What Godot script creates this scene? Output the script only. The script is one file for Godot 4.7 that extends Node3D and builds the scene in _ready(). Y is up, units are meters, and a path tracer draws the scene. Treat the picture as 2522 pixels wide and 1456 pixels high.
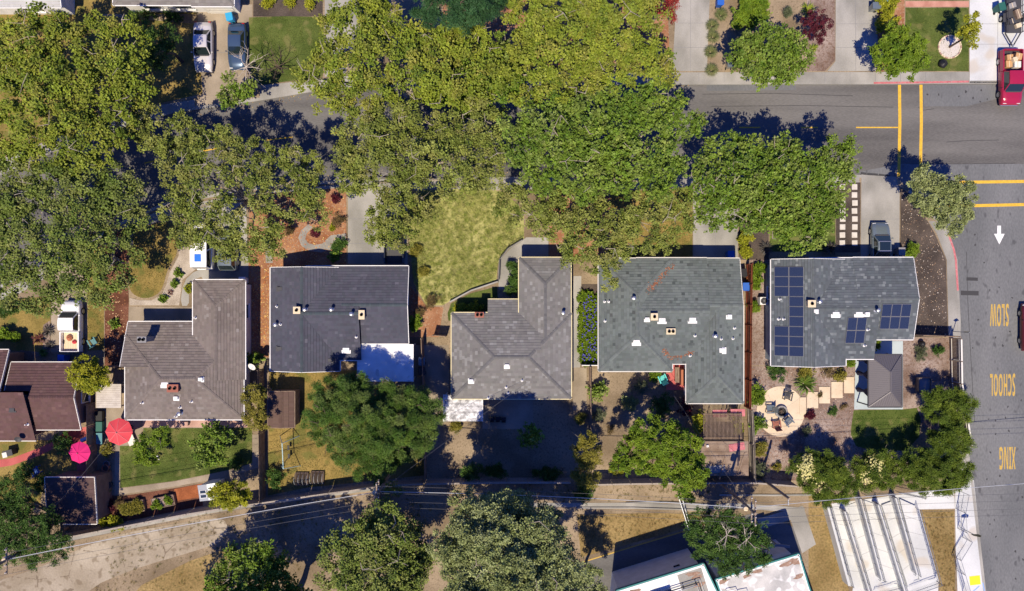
extends Node3D
# A suburban street seen from a drone that looks straight down. Plan units: S metres each, measured on the ground from the middle of the block.
const S := 0.04
const CX := 1260.5
const CY := 728.0
const H := 67.0          # height of the drone
const LOT := 0.10        # kerb height: lots lie this far above the road
var M := {}
var used := {}
var rng := RandomNumberGenerator.new()
var MC := {}             # shared meshes

func _ready():
	rng.seed = 20240
	set_view()
	make_materials()
	build_setting()
	build_houses()
	build_school()
	build_fences()
	build_trees()
	build_plants()
	build_vehicles()
	build_yards()
	build_street()

func set_view():
	var cam := Camera3D.new(); cam.name = "camera"
	cam.fov = rad_to_deg(2.0 * atan(CY * S / H)); cam.far = 600.0; cam.near = 0.5
	cam.position = Vector3(0, H, 0); cam.rotation_degrees = Vector3(-90, 0, 0)
	add_child(cam)
	var e := Environment.new()
	e.background_mode = Environment.BG_SKY
	var sm := ProceduralSkyMaterial.new()
	sm.sky_top_color = Color(0.15, 0.28, 0.62); sm.sky_horizon_color = Color(0.46, 0.57, 0.76); sm.sky_curve = 0.12
	sm.ground_bottom_color = Color(0.22, 0.20, 0.16); sm.ground_horizon_color = Color(0.50, 0.56, 0.62)
	var sky := Sky.new(); sky.sky_material = sm
	e.sky = sky
	e.background_energy_multiplier = 1.35
	e.tonemap_mode = Environment.TONE_MAPPER_LINEAR
	e.tonemap_exposure = 1.28
	e.sdfgi_enabled = true; e.ssao_enabled = true; e.ssil_enabled = true
	var we := WorldEnvironment.new(); we.name = "world_environment"; we.environment = e
	add_child(we)
	var sun := DirectionalLight3D.new(); sun.name = "sun"
	sun.light_energy = 1.6; sun.light_angular_distance = 0.5; sun.light_color = Color(1.0, 0.94, 0.84); sun.shadow_enabled = true
	add_child(sun)
	sun.look_at_from_position(Vector3.ZERO, Vector3(0.15, -1.0, -0.52), Vector3(0, 0, -1))

# ---------------------------------------------------------------- helpers
func g(ux: float, uy: float, h := 0.0) -> Vector3:
	var k := (1.0 - h / H) * S
	return Vector3((ux - CX) * k, h, (uy - CY) * k)

func lin(r: float, gg: float, b: float) -> Color:
	return Color(r, gg, b).linear_to_srgb()

func numbered(n: String) -> String:
	if not used.has(n):
		used[n] = 0
		return n
	used[n] += 1
	return "%s_%03d" % [n, used[n]]

func tag(o: Node, label := "", category := "", group := "", kind := ""):
	if label: o.set_meta("label", label)
	if category: o.set_meta("category", category)
	if group: o.set_meta("group", group)
	if kind: o.set_meta("kind", kind)
	return o

func thing(called: String, at: Vector3, label: String, category: String, group := "", turn := 0.0) -> Node3D:
	var o := Node3D.new(); o.name = numbered(called); add_child(o)
	o.position = at; o.rotation.y = turn
	tag(o, label, category, group)
	return o

func put(mesh: Mesh, called: String, m: Material, parent: Node, pos := Vector3.ZERO, rot := Vector3.ZERO, sc := Vector3.ONE) -> MeshInstance3D:
	var o := MeshInstance3D.new()
	o.name = numbered(called) if parent == self else called
	o.mesh = mesh; o.material_override = m
	parent.add_child(o, true)
	o.position = pos; o.rotation = rot; o.scale = sc
	return o

class MB:
	var v := PackedVector3Array()
	var n := PackedVector3Array()
	var c := PackedColorArray()
	var col := Color(1, 1, 1)
	func tri(a: Vector3, b: Vector3, d: Vector3):
		var nn := (d - a).cross(b - a).normalized()
		v.append(a); v.append(b); v.append(d)
		n.append(nn); n.append(nn); n.append(nn)
		c.append(col); c.append(col); c.append(col)
	func tri_to(a: Vector3, b: Vector3, d: Vector3, out: Vector3):
		if (d - a).cross(b - a).dot(out) >= 0.0: tri(a, b, d)
		else: tri(a, d, b)
	func quad_to(a: Vector3, b: Vector3, d: Vector3, e: Vector3, out: Vector3):
		tri_to(a, b, d, out); tri_to(a, d, e, out)
	func box(p: Vector3, s: Vector3, bs := Basis.IDENTITY, ch := 0.0):
		var h := s * 0.5
		if ch <= 0.0:
			for ax in 3:
				for sg in [-1.0, 1.0]:
					var o := Vector3.ZERO; o[ax] = sg
					var i := (ax + 1) % 3; var j := (ax + 2) % 3
					var q := []
					for k in [[-1, -1], [1, -1], [1, 1], [-1, 1]]:
						var w := Vector3.ZERO
						w[ax] = sg * h[ax]; w[i] = k[0] * h[i]; w[j] = k[1] * h[j]
						q.append(p + bs * w)
					quad_to(q[0], q[1], q[2], q[3], bs * o)
			return
		# chamfered box: convex, faces from three inset loops
		for ax in 3:
			var i := (ax + 1) % 3; var j := (ax + 2) % 3
			for sg in [-1.0, 1.0]:
				var q := []
				for k in [[-1, -1], [1, -1], [1, 1], [-1, 1]]:
					var w := Vector3.ZERO
					w[ax] = sg * h[ax]; w[i] = k[0] * (h[i] - ch); w[j] = k[1] * (h[j] - ch)
					q.append(p + bs * w)
				var o := Vector3.ZERO; o[ax] = sg
				quad_to(q[0], q[1], q[2], q[3], bs * o)
			for si in [-1.0, 1.0]:
				for sj in [-1.0, 1.0]:
					var q := []
					for k in [[-1, 0], [1, 0], [1, 1], [-1, 1]]:
						var w := Vector3.ZERO
						w[ax] = k[0] * (h[ax] - ch)
						w[i] = si * (h[i] if k[1] == 0 else h[i] - ch); w[j] = sj * (h[j] - ch if k[1] == 0 else h[j])
						q.append(p + bs * w)
					var o := Vector3.ZERO; o[i] = si; o[j] = sj
					quad_to(q[0], q[1], q[2], q[3], bs * o)
		for sx in [-1.0, 1.0]:
			for sy in [-1.0, 1.0]:
				for sz in [-1.0, 1.0]:
					var s3 := Vector3(sx, sy, sz)
					var q := []
					for ax in 3:
						var w := s3 * (h - Vector3(ch, ch, ch)); w[ax] = s3[ax] * h[ax]
						q.append(p + bs * w)
					tri_to(q[0], q[1], q[2], bs * s3)
	func bar(a: Vector3, b: Vector3, w: float, hh: float):
		var d := b - a
		var z := d.normalized()
		var x := Vector3.UP.cross(z)
		x = Vector3.RIGHT if x.length() < 1e-4 else x.normalized()
		box((a + b) * 0.5, Vector3(w, hh, d.length()), Basis(x, z.cross(x), z))
	func tube(pts: Array, radii: Array, sides := 6, cap := true):
		var last := []
		for k in pts.size():
			var d: Vector3 = (pts[min(k + 1, pts.size() - 1)] - pts[max(k - 1, 0)]).normalized()
			var x := d.cross(Vector3(0.31, 0.17, 0.93)).normalized()
			var y := d.cross(x)
			var ring := []
			for i in sides:
				var a := TAU * i / sides
				ring.append(pts[k] + (x * cos(a) + y * sin(a)) * radii[k])
			if k > 0:
				for i in sides:
					var j := (i + 1) % sides
					var o: Vector3 = ring[i] + ring[j] - pts[k] * 2.0
					quad_to(last[i], last[j], ring[j], ring[i], o)
			if cap and (k == 0 or k == pts.size() - 1):
				for i in range(1, sides - 1): tri_to(ring[0], ring[i], ring[i + 1], d * (-1.0 if k == 0 else 1.0))
			last = ring
	func lathe(p: Vector3, prof: Array, sides := 16):
		for k in prof.size() - 1:
			for i in sides:
				var a := TAU * i / sides; var b := TAU * (i + 1) / sides
				var r0: float = prof[k][0]; var r1: float = prof[k + 1][0]
				var A := p + Vector3(cos(a) * r0, prof[k][1], sin(a) * r0); var B := p + Vector3(cos(b) * r0, prof[k][1], sin(b) * r0)
				var C := p + Vector3(cos(b) * r1, prof[k + 1][1], sin(b) * r1); var D := p + Vector3(cos(a) * r1, prof[k + 1][1], sin(a) * r1)
				var m := Vector3(cos((a + b) / 2), 0, sin((a + b) / 2))
				var o: Vector3 = m * (prof[k + 1][1] - prof[k][1]) + Vector3.UP * (r0 - r1)
				if r0 > 1e-5: tri_to(A, B, C, o)
				if r1 > 1e-5: tri_to(A, C, D, o)
	func prism(poly: PackedVector2Array, y0: float, y1: float, sides := true):
		var t := Geometry2D.triangulate_polygon(poly)
		for i in range(0, t.size(), 3):
			tri_to(Vector3(poly[t[i]].x, y1, poly[t[i]].y), Vector3(poly[t[i + 1]].x, y1, poly[t[i + 1]].y), Vector3(poly[t[i + 2]].x, y1, poly[t[i + 2]].y), Vector3.UP)
		if sides:
			var cw := Geometry2D.is_polygon_clockwise(poly)
			for i in poly.size():
				var a := poly[i]; var b := poly[(i + 1) % poly.size()]
				var o := Vector3(b.y - a.y, 0, a.x - b.x) * (-1.0 if cw else 1.0)
				quad_to(Vector3(a.x, y0, a.y), Vector3(b.x, y0, b.y), Vector3(b.x, y1, b.y), Vector3(a.x, y1, a.y), o)
	func mesh(off := Vector3.ZERO, colors := false) -> ArrayMesh:
		var am := ArrayMesh.new()
		if v.is_empty(): return am
		var arr := []; arr.resize(Mesh.ARRAY_MAX)
		if off != Vector3.ZERO:
			for i in v.size(): v[i] -= off
		arr[Mesh.ARRAY_VERTEX] = v; arr[Mesh.ARRAY_NORMAL] = n
		if colors: arr[Mesh.ARRAY_COLOR] = c
		am.add_surface_from_arrays(Mesh.PRIMITIVE_TRIANGLES, arr)
		return am

# world-space builder -> child of a thing that stands unturned at its base
func part(mb: MB, called: String, m: Material, parent: Node, colors := false) -> MeshInstance3D:
	var off: Vector3 = Vector3.ZERO if parent == self else (parent as Node3D).position
	var gp := parent.get_parent()
	if parent != self and gp != self and gp is Node3D: off += (gp as Node3D).position
	return put(mb.mesh(off, colors), called, m, parent)

func struct(mb: MB, called: String, m: Material, label := "", category := "", colors := false) -> MeshInstance3D:
	var o := part(mb, called, m, self, colors)
	tag(o, label, category, "", "structure")
	return o

func upoly(pts: Array, h := 0.0) -> PackedVector2Array:
	var p := PackedVector2Array()
	for i in range(0, pts.size(), 2):
		var w := g(pts[i], pts[i + 1], h)
		p.append(Vector2(w.x, w.z))
	return p

# rounds a polygon's outline (Chaikin)
func rounded(p: PackedVector2Array, times := 2) -> PackedVector2Array:
	for t in times:
		var q := PackedVector2Array()
		for i in p.size():
			var a := p[i]; var b := p[(i + 1) % p.size()]
			q.append(a.lerp(b, 0.25)); q.append(a.lerp(b, 0.75))
		p = q
	return p

func smooth_mesh(rings: Array, closed := true, cap := true, off := Vector3.ZERO) -> ArrayMesh:
	var st := SurfaceTool.new(); st.begin(Mesh.PRIMITIVE_TRIANGLES); st.set_smooth_group(0)
	var mid := Vector3.ZERO
	for r in rings:
		for p in r: mid += p / float(rings.size() * r.size())
	var add := func(a: Vector3, b: Vector3, c: Vector3, o: Vector3):
		var q: Array = [a, b, c] if (c - a).cross(b - a).dot(o) >= 0 else [a, c, b]
		for p in q: st.add_vertex(p - off)
	for k in rings.size() - 1:
		var r: Array = rings[k]; var s: Array = rings[k + 1]
		for i in (r.size() if closed else r.size() - 1):
			var j := (i + 1) % r.size()
			var ctr := Vector3.ZERO
			for p in r: ctr += p / r.size()
			var o: Vector3 = (r[i] + s[j]) * 0.5 - ctr
			add.call(r[i], r[j], s[j], o); add.call(r[i], s[j], s[i], o)
	if cap:
		for e in [[rings[0], rings[0][0] - rings[1][0]], [rings[-1], rings[-1][0] - rings[-2][0]]]:
			st.set_smooth_group(1)
			for i in range(1, e[0].size() - 1): add.call(e[0][0], e[0][i], e[0][i + 1], e[1])
	st.generate_normals()
	return st.commit()

# ---------------------------------------------------------------- materials
func noise_bytes(size: int, freq: float, seed_: int, octaves := 4, kind := FastNoiseLite.TYPE_SIMPLEX_SMOOTH, ret := -1) -> PackedByteArray:
	var f := FastNoiseLite.new()
	f.seed = seed_; f.frequency = freq; f.noise_type = kind
	f.fractal_octaves = octaves
	if octaves <= 1: f.fractal_type = FastNoiseLite.FRACTAL_NONE
	if ret >= 0: f.cellular_return_type = ret
	return f.get_seamless_image(size, size).get_data()

# colour texture: a..b by coarse noise, fine grain, specks of a third colour, thin cracks of a fourth (linear colours)
func tex(size: int, sd: int, a: Array, b: Array, coarse := 0.008, grain := 0.25, speck := [], thr := 200, speck_f := 0.12, crack := [], crack_f := 0.012) -> ImageTexture:
	var lo := noise_bytes(size, coarse, sd, 5)
	var fi := noise_bytes(size, 0.22, sd + 7, 2)
	var sp := noise_bytes(size, speck_f, sd + 13, 2) if speck.size() else PackedByteArray()
	var cr := noise_bytes(size, crack_f, sd + 19, 1, FastNoiseLite.TYPE_CELLULAR, FastNoiseLite.RETURN_DISTANCE2_SUB) if crack.size() else PackedByteArray()
	var wob := noise_bytes(size, 0.03, sd + 23, 3) if crack.size() else PackedByteArray()
	var lut := []
	for i in 256:
		var t := clampf((i / 255.0 - 0.5) * 1.6 + 0.5, 0, 1)
		lut.append(Vector3(lerpf(a[0], b[0], t), lerpf(a[1], b[1], t), lerpf(a[2], b[2], t)))
	var srgb := PackedByteArray(); srgb.resize(1025)
	for i in 1025: srgb[i] = int(clampf(Color(i / 1024.0, 0, 0).linear_to_srgb().r, 0, 1) * 255.0 + 0.5)
	var out := PackedByteArray(); out.resize(size * size * 3)
	var spc := Vector3(speck[0], speck[1], speck[2]) if speck.size() else Vector3.ZERO
	var crc := Vector3(crack[0], crack[1], crack[2]) if crack.size() else Vector3.ZERO
	var has_s := speck.size() > 0; var has_c := crack.size() > 0
	for i in size * size:
		var c: Vector3 = lut[lo[i]] * (1.0 + (fi[i] - 128) / 128.0 * grain)
		if has_s and sp[i] > thr: c = c.lerp(spc, minf(0.6, (sp[i] - thr) / 60.0))
		if has_c and cr[i] < 4 and wob[i] > 118: c = c.lerp(crc, 0.75)
		out[i * 3] = srgb[int(clampf(c.x, 0, 1) * 1024)]; out[i * 3 + 1] = srgb[int(clampf(c.y, 0, 1) * 1024)]; out[i * 3 + 2] = srgb[int(clampf(c.z, 0, 1) * 1024)]
	var im := Image.create_from_data(size, size, false, Image.FORMAT_RGB8, out)
	im.generate_mipmaps()
	return ImageTexture.create_from_image(im)

func ground_mat(called: String, t: Texture2D, tile := Vector3(25, 25, 25), rough := 0.95):
	var m := StandardMaterial3D.new()
	m.albedo_texture = t; m.uv1_triplanar = true; m.uv1_world_triplanar = true
	m.uv1_scale = Vector3(1.0 / tile.x, 1.0 / tile.y, 1.0 / tile.z); m.roughness = rough; m.metallic_specular = 0.3
	M[called] = m

func plain(called: String, c: Color, rough := 0.7, metal := 0.0, spec := 0.4):
	var m := StandardMaterial3D.new()
	m.albedo_color = c; m.roughness = rough; m.metallic = metal; m.metallic_specular = spec
	M[called] = m
	return m

func tinted(called: String, rough := 0.9, back := Color(0, 0, 0)):
	var m := StandardMaterial3D.new()
	m.vertex_color_use_as_albedo = true; m.roughness = rough; m.metallic_specular = 0.25
	if back.r + back.g + back.b > 0: m.backlight_enabled = true; m.backlight = back
	m.cull_mode = BaseMaterial3D.CULL_DISABLED
	M[called] = m

func make_materials():
	ground_mat("asphalt", tex(1024, 11, [0.082, 0.080, 0.079], [0.140, 0.136, 0.130], 0.004, 0.24, [0.17, 0.165, 0.155], 168, 0.30), Vector3(110, 20, 14))
	ground_mat("asphalt_side", tex(512, 31, [0.116, 0.121, 0.126], [0.152, 0.156, 0.160], 0.006, 0.18, [0.045, 0.045, 0.05], 196, 0.05), Vector3(22, 20, 44))
	ground_mat("concrete", tex(512, 41, [0.21, 0.205, 0.185], [0.325, 0.315, 0.29], 0.006, 0.10), Vector3(14, 14, 22), 0.85)
	ground_mat("concrete_tan", tex(512, 43, [0.20, 0.165, 0.12], [0.32, 0.268, 0.205], 0.008, 0.12), Vector3(15, 15, 19), 0.85)
	ground_mat("concrete_new", tex(512, 47, [0.43, 0.445, 0.45], [0.54, 0.555, 0.56], 0.008, 0.06, [0.42, 0.37, 0.30], 180, 0.012), Vector3(23, 23, 23), 0.8)
	ground_mat("dirt", tex(1024, 53, [0.158, 0.120, 0.076], [0.290, 0.228, 0.155], 0.006, 0.22, [0.11, 0.085, 0.05], 165, 0.12), Vector3(37, 37, 37))
	ground_mat("track", tex(512, 59, [0.24, 0.20, 0.145], [0.35, 0.305, 0.24], 0.007, 0.14, [0.15, 0.115, 0.075], 170, 0.05, [0.13, 0.10, 0.07], 0.014), Vector3(27, 27, 27))
	ground_mat("dry_grass", tex(512, 61, [0.17, 0.118, 0.045], [0.27, 0.195, 0.085], 0.008, 0.32, [0.10, 0.088, 0.03], 160, 0.16), Vector3(29, 29, 29))
	ground_mat("dry_lawn", tex(512, 67, [0.145, 0.115, 0.032], [0.25, 0.18, 0.058], 0.012, 0.32, [0.085, 0.105, 0.024], 150, 0.02), Vector3(23, 23, 23))
	ground_mat("lawn", tex(512, 71, [0.050, 0.075, 0.014], [0.092, 0.118, 0.028], 0.012, 0.32, [0.16, 0.15, 0.055], 165, 0.02), Vector3(21, 21, 21))
	ground_mat("yellow_lawn", tex(512, 73, [0.21, 0.215, 0.065], [0.35, 0.335, 0.13], 0.010, 0.3, [0.14, 0.165, 0.04], 156, 0.05), Vector3(26, 26, 26))
	ground_mat("dark_soil", tex(512, 79, [0.045, 0.036, 0.031], [0.085, 0.067, 0.055], 0.012, 0.4, [0.14, 0.115, 0.10], 170, 0.25), Vector3(15, 15, 15))
	ground_mat("red_mulch", tex(512, 83, [0.085, 0.034, 0.020], [0.16, 0.070, 0.044], 0.014, 0.4, [0.05, 0.02, 0.014], 170, 0.2), Vector3(15, 15, 15))
	ground_mat("orange_earth", tex(512, 89, [0.21, 0.088, 0.042], [0.32, 0.175, 0.10], 0.012, 0.3, [0.34, 0.25, 0.17], 160, 0.10), Vector3(17, 17, 17))
	ground_mat("orange_mulch", tex(512, 97, [0.20, 0.065, 0.026], [0.31, 0.105, 0.042], 0.014, 0.35, [0.12, 0.04, 0.02], 172, 0.2), Vector3(13, 13, 13))
	ground_mat("gravel", tex(512, 101, [0.30, 0.255, 0.205], [0.42, 0.37, 0.31], 0.014, 0.35, [0.20, 0.16, 0.13], 165, 0.28), Vector3(13, 13, 13))
	ground_mat("bark_gravel", tex(512, 103, [0.145, 0.10, 0.078], [0.30, 0.24, 0.21], 0.010, 0.38, [0.12, 0.068, 0.045], 155, 0.10), Vector3(19, 19, 19))
	ground_mat("grey_path", tex(512, 105, [0.20, 0.19, 0.175], [0.28, 0.265, 0.24], 0.014, 0.25), Vector3(13, 13, 13))
	ground_mat("red_concrete", tex(512, 107, [0.36, 0.085, 0.080], [0.46, 0.125, 0.115], 0.012, 0.1), Vector3(13, 13, 13))
	ground_mat("pink_paving", tex(512, 109, [0.34, 0.21, 0.17], [0.46, 0.30, 0.25], 0.012, 0.15), Vector3(13, 13, 13))
	ground_mat("tan_stone", tex(512, 113, [0.52, 0.42, 0.30], [0.60, 0.50, 0.37], 0.012, 0.06, [0.42, 0.32, 0.22], 188, 0.06), Vector3(13, 13, 13))
	ground_mat("pale_stone", tex(256, 117, [0.46, 0.43, 0.38], [0.56, 0.53, 0.47], 0.02, 0.08), Vector3(5, 5, 5))
	ground_mat("patio_grey", tex(512, 127, [0.34, 0.40, 0.42], [0.40, 0.46, 0.47], 0.012, 0.06), Vector3(13, 13, 13))
	ground_mat("brick_path", tex(512, 131, [0.36, 0.17, 0.125], [0.47, 0.25, 0.19], 0.012, 0.2), Vector3(9, 9, 9))
	ground_mat("white_roof", tex(512, 137, [0.62, 0.63, 0.62], [0.80, 0.80, 0.78], 0.012, 0.05, [0.42, 0.42, 0.42], 180, 0.02), Vector3(11, 11, 11), 0.6)
	ground_mat("grimy_roof", tex(512, 139, [0.24, 0.24, 0.25], [0.74, 0.75, 0.76], 0.020, 0.25, [0.16, 0.16, 0.17], 160, 0.05), Vector3(7, 7, 7), 0.6)
	ground_mat("peeling_roof", tex(512, 149, [0.34, 0.34, 0.33], [0.52, 0.51, 0.49], 0.010, 0.12, [0.78, 0.78, 0.78], 148, 0.022), Vector3(14, 14, 14), 0.7)
	ground_mat("flat_roof", tex(512, 151, [0.17, 0.12, 0.085], [0.27, 0.205, 0.155], 0.012, 0.15, [0.12, 0.08, 0.06], 175, 0.04), Vector3(9, 9, 9))
	ground_mat("rusty_flake", tex(256, 153, [0.22, 0.14, 0.10], [0.32, 0.22, 0.17], 0.03, 0.3), Vector3(3, 3, 3))
	ground_mat("old_wood", tex(512, 157, [0.17, 0.12, 0.085], [0.28, 0.21, 0.16], 0.02, 0.3), Vector3(0.8, 6, 6))
	ground_mat("grey_wood", tex(512, 163, [0.23, 0.20, 0.17], [0.36, 0.32, 0.28], 0.02, 0.3), Vector3(0.8, 6, 6))
	ground_mat("red_wood", tex(256, 167, [0.17, 0.045, 0.025], [0.25, 0.075, 0.04], 0.02, 0.3), Vector3(0.8, 5, 5))
	ground_mat("pole_wood", tex(256, 173, [0.19, 0.14, 0.10], [0.30, 0.24, 0.19], 0.02, 0.3), Vector3(1, 5, 1))
	ground_mat("stucco_white", tex(256, 179, [0.58, 0.57, 0.53], [0.68, 0.67, 0.64], 0.02, 0.05), Vector3(5, 5, 5))
	ground_mat("stucco_tan", tex(256, 181, [0.42, 0.36, 0.27], [0.50, 0.43, 0.33], 0.02, 0.06), Vector3(5, 5, 5))
	ground_mat("stucco_blue", tex(256, 191, [0.26, 0.33, 0.37], [0.32, 0.39, 0.43], 0.02, 0.05), Vector3(5, 5, 5))
	ground_mat("stucco_brown", tex(256, 193, [0.20, 0.12, 0.09], [0.26, 0.16, 0.12], 0.02, 0.08), Vector3(5, 5, 5))
	ground_mat("bark", tex(256, 197, [0.20, 0.165, 0.125], [0.42, 0.38, 0.31], 0.03, 0.3), Vector3(2, 4, 2))
	ground_mat("dark_bark", tex(256, 199, [0.07, 0.05, 0.036], [0.14, 0.105, 0.08], 0.03, 0.3), Vector3(2, 4, 2))
	ground_mat("dead_wood", tex(256, 211, [0.34, 0.29, 0.24], [0.48, 0.43, 0.37], 0.03, 0.2), Vector3(2, 4, 2))
	ground_mat("yellow_paint", tex(512, 223, [0.56, 0.34, 0.030], [0.66, 0.42, 0.045], 0.03, 0.12, [0.17, 0.15, 0.11], 160, 0.22), Vector3(6, 6, 6), 0.7)
	ground_mat("worn_yellow", tex(512, 227, [0.45, 0.30, 0.06], [0.55, 0.36, 0.07], 0.03, 0.15, [0.14, 0.135, 0.125], 142, 0.2), Vector3(4, 4, 4), 0.7)
	ground_mat("white_paint", tex(256, 229, [0.62, 0.62, 0.62], [0.74, 0.74, 0.74], 0.03, 0.1, [0.35, 0.35, 0.35], 190, 0.1), Vector3(5, 5, 5), 0.7)
	ground_mat("red_paint", tex(256, 233, [0.38, 0.11, 0.12], [0.50, 0.17, 0.18], 0.03, 0.15, [0.4, 0.33, 0.3], 176, 0.08), Vector3(5, 5, 5), 0.7)
	ground_mat("corrugated", tex(256, 239, [0.40, 0.36, 0.31], [0.50, 0.46, 0.40], 0.02, 0.1), Vector3(5, 5, 5))
	plain("white", lin(0.72, 0.72, 0.71), 0.5)
	plain("off_white", lin(0.62, 0.60, 0.55), 0.6)
	plain("cream", lin(0.60, 0.50, 0.34), 0.7)
	plain("yellow_trim", lin(0.62, 0.55, 0.33), 0.6)
	plain("black", lin(0.012, 0.012, 0.014), 0.5)
	plain("rubber", lin(0.02, 0.02, 0.02), 0.85)
	plain("dark_grey", lin(0.05, 0.05, 0.055), 0.6)
	plain("mid_grey", lin(0.20, 0.20, 0.21), 0.6)
	plain("steel", lin(0.45, 0.46, 0.47), 0.38, 0.85)
	plain("galvanised", lin(0.34, 0.36, 0.38), 0.5, 0.6)
	plain("rail_metal", lin(0.20, 0.215, 0.235), 0.5, 0.5)
	plain("teal", lin(0.035, 0.20, 0.19), 0.6)
	plain("blue_bin", lin(0.02, 0.10, 0.42), 0.5)
	plain("cyan_bin", lin(0.03, 0.30, 0.55), 0.5)
	plain("green_bin", lin(0.02, 0.10, 0.08), 0.55)
	plain("teal_cloth", lin(0.09, 0.22, 0.24), 0.8)
	plain("red_cloth", lin(0.56, 0.055, 0.070), 0.85)
	plain("pink_cloth", lin(0.58, 0.018, 0.15), 0.85)
	plain("navy_cloth", lin(0.018, 0.018, 0.045), 0.9)
	plain("cardboard", lin(0.46, 0.27, 0.12), 0.85)
	plain("terracotta", lin(0.36, 0.13, 0.07), 0.8)
	plain("brick_red", lin(0.27, 0.10, 0.07), 0.85)
	plain("grey_stone", lin(0.24, 0.235, 0.23), 0.85)
	plain("metal_roof", lin(0.135, 0.125, 0.128), 0.5, 0.15)
	plain("dark_tar", lin(0.045, 0.045, 0.047), 0.85)
	plain("pale_wire", lin(0.42, 0.44, 0.46), 0.5)
	plain("yellow_bright", lin(0.72, 0.62, 0.02), 0.7)
	plain("sky_paint", lin(0.22, 0.36, 0.62), 0.8)
	plain("sign_face", lin(0.10, 0.085, 0.02), 0.5)
	plain("coral_seam", lin(0.62, 0.20, 0.20), 0.85)
	plain("turquoise", lin(0.10, 0.50, 0.46), 0.6)
	plain("pale_teal", lin(0.42, 0.58, 0.56), 0.45)
	plain("pale_gravel", lin(0.50, 0.46, 0.43), 0.9)
	var net = plain("netting", Color(0.03, 0.035, 0.05, 0.55), 0.9)
	net.transparency = BaseMaterial3D.TRANSPARENCY_ALPHA
	plain("wire", lin(0.10, 0.10, 0.105), 0.5)
	plain("plum_paint", lin(0.30, 0.012, 0.045), 0.3)
	plain("silver_paint", lin(0.55, 0.53, 0.53), 0.3, 0.2)
	plain("blue_paint", lin(0.05, 0.085, 0.145), 0.28, 0.3)
	plain("white_car", lin(0.80, 0.80, 0.80), 0.3)
	plain("dark_car", lin(0.022, 0.026, 0.034), 0.25, 0.2)
	plain("slate_car", lin(0.15, 0.185, 0.20), 0.28, 0.3)
	plain("maroon_car", lin(0.09, 0.012, 0.016), 0.25, 0.1)
	for p in ["plum_paint", "silver_paint", "blue_paint", "white_car", "dark_car", "slate_car", "maroon_car"]:
		M[p].clearcoat_enabled = true; M[p].clearcoat = 0.6; M[p].clearcoat_roughness = 0.1
	plain("car_glass", lin(0.012, 0.020, 0.022), 0.06, 0.0, 0.7)
	plain("window_glass", lin(0.03, 0.04, 0.05), 0.06, 0.0, 0.7)
	plain("amber_plastic", lin(0.5, 0.16, 0.02), 0.3)
	plain("red_plastic", lin(0.4, 0.01, 0.01), 0.3)
	plain("headlamp_plastic", lin(0.6, 0.6, 0.6), 0.15)
	plain("sky_plastic", lin(0.03, 0.16, 0.62), 0.3)
	tinted("shingle", 0.95)
	tinted("leaf", 0.45, Color(0.42, 0.52, 0.14))
	tinted("petal", 0.7, Color(0.3, 0.3, 0.3))
	tinted("litter", 0.9)
	# solar cells: print on the glass of a panel
	var im := Image.create(120, 200, false, Image.FORMAT_RGB8)
	im.fill(lin(0.009, 0.015, 0.048))
	for i in range(0, 121, 12): im.fill_rect(Rect2i(i - 1, 0, 2, 200), lin(0.055, 0.075, 0.125))
	for j in range(0, 201, 12): im.fill_rect(Rect2i(0, j - 1, 120, 2), lin(0.055, 0.075, 0.125))
	var sp := StandardMaterial3D.new()
	sp.albedo_texture = ImageTexture.create_from_image(im); sp.roughness = 0.12; sp.metallic_specular = 0.4
	M["solar"] = sp

# ---------------------------------------------------------------- the setting
var layer_no := {}
func patch(called: String, m: String, pts: Array, layer: int, smooth := 0, cat := "") -> PackedVector2Array:
	# a sheet on the lot; layers lie 4 mm apart, sheets of one layer never overlap
	var p := upoly(pts)
	if smooth: p = rounded(p, smooth)
	var mb := MB.new()
	mb.prism(p, LOT - 0.02, LOT + 0.004 * layer, true)
	struct(mb, called, M[m])
	return p

func strip(called: String, m: String, pts: Array, width: float, y0: float, y1: float) -> void:
	# a band of even width along a polyline
	var mb := MB.new()
	strip_into(mb, pts, width, y0, y1)
	struct(mb, called, M[m])

func strip_into(mb: MB, pts: Array, width: float, y0: float, y1: float) -> void:
	var c := []
	for i in range(0, pts.size(), 2):
		var w := g(pts[i], pts[i + 1]); c.append(Vector2(w.x, w.z))
	var L := PackedVector2Array(); var R := PackedVector2Array()
	for i in c.size():
		var d: Vector2 = (c[min(i + 1, c.size() - 1)] - c[max(i - 1, 0)]).normalized()
		var nn := Vector2(-d.y, d.x) * width * 0.5
		L.append(c[i] + nn); R.append(c[i] - nn)
	R.reverse(); L.append_array(R)
	mb.prism(L, y0, y1, true)

const NORTH_EDGE := [-400, 640, -200, 530, 0, 432, 200, 345, 430, 278, 630, 250, 760, 228, 900, 215, 1200, 211, 1700, 209, 2200, 208, 2700, 206, 3400, 204]
const SOUTH_EDGE := [-400, 960, -200, 830, 0, 705, 200, 590, 400, 502, 600, 464, 850, 442, 1200, 437, 1700, 431, 2100, 430, 2205, 436, 2240, 470, 2290, 520, 2335, 572, 2356, 640, 2364, 790, 2362, 950, 2378, 1080, 2396, 1190, 2412, 1330, 2428, 1470, 2470, 1800, 2500, 2200]

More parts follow.
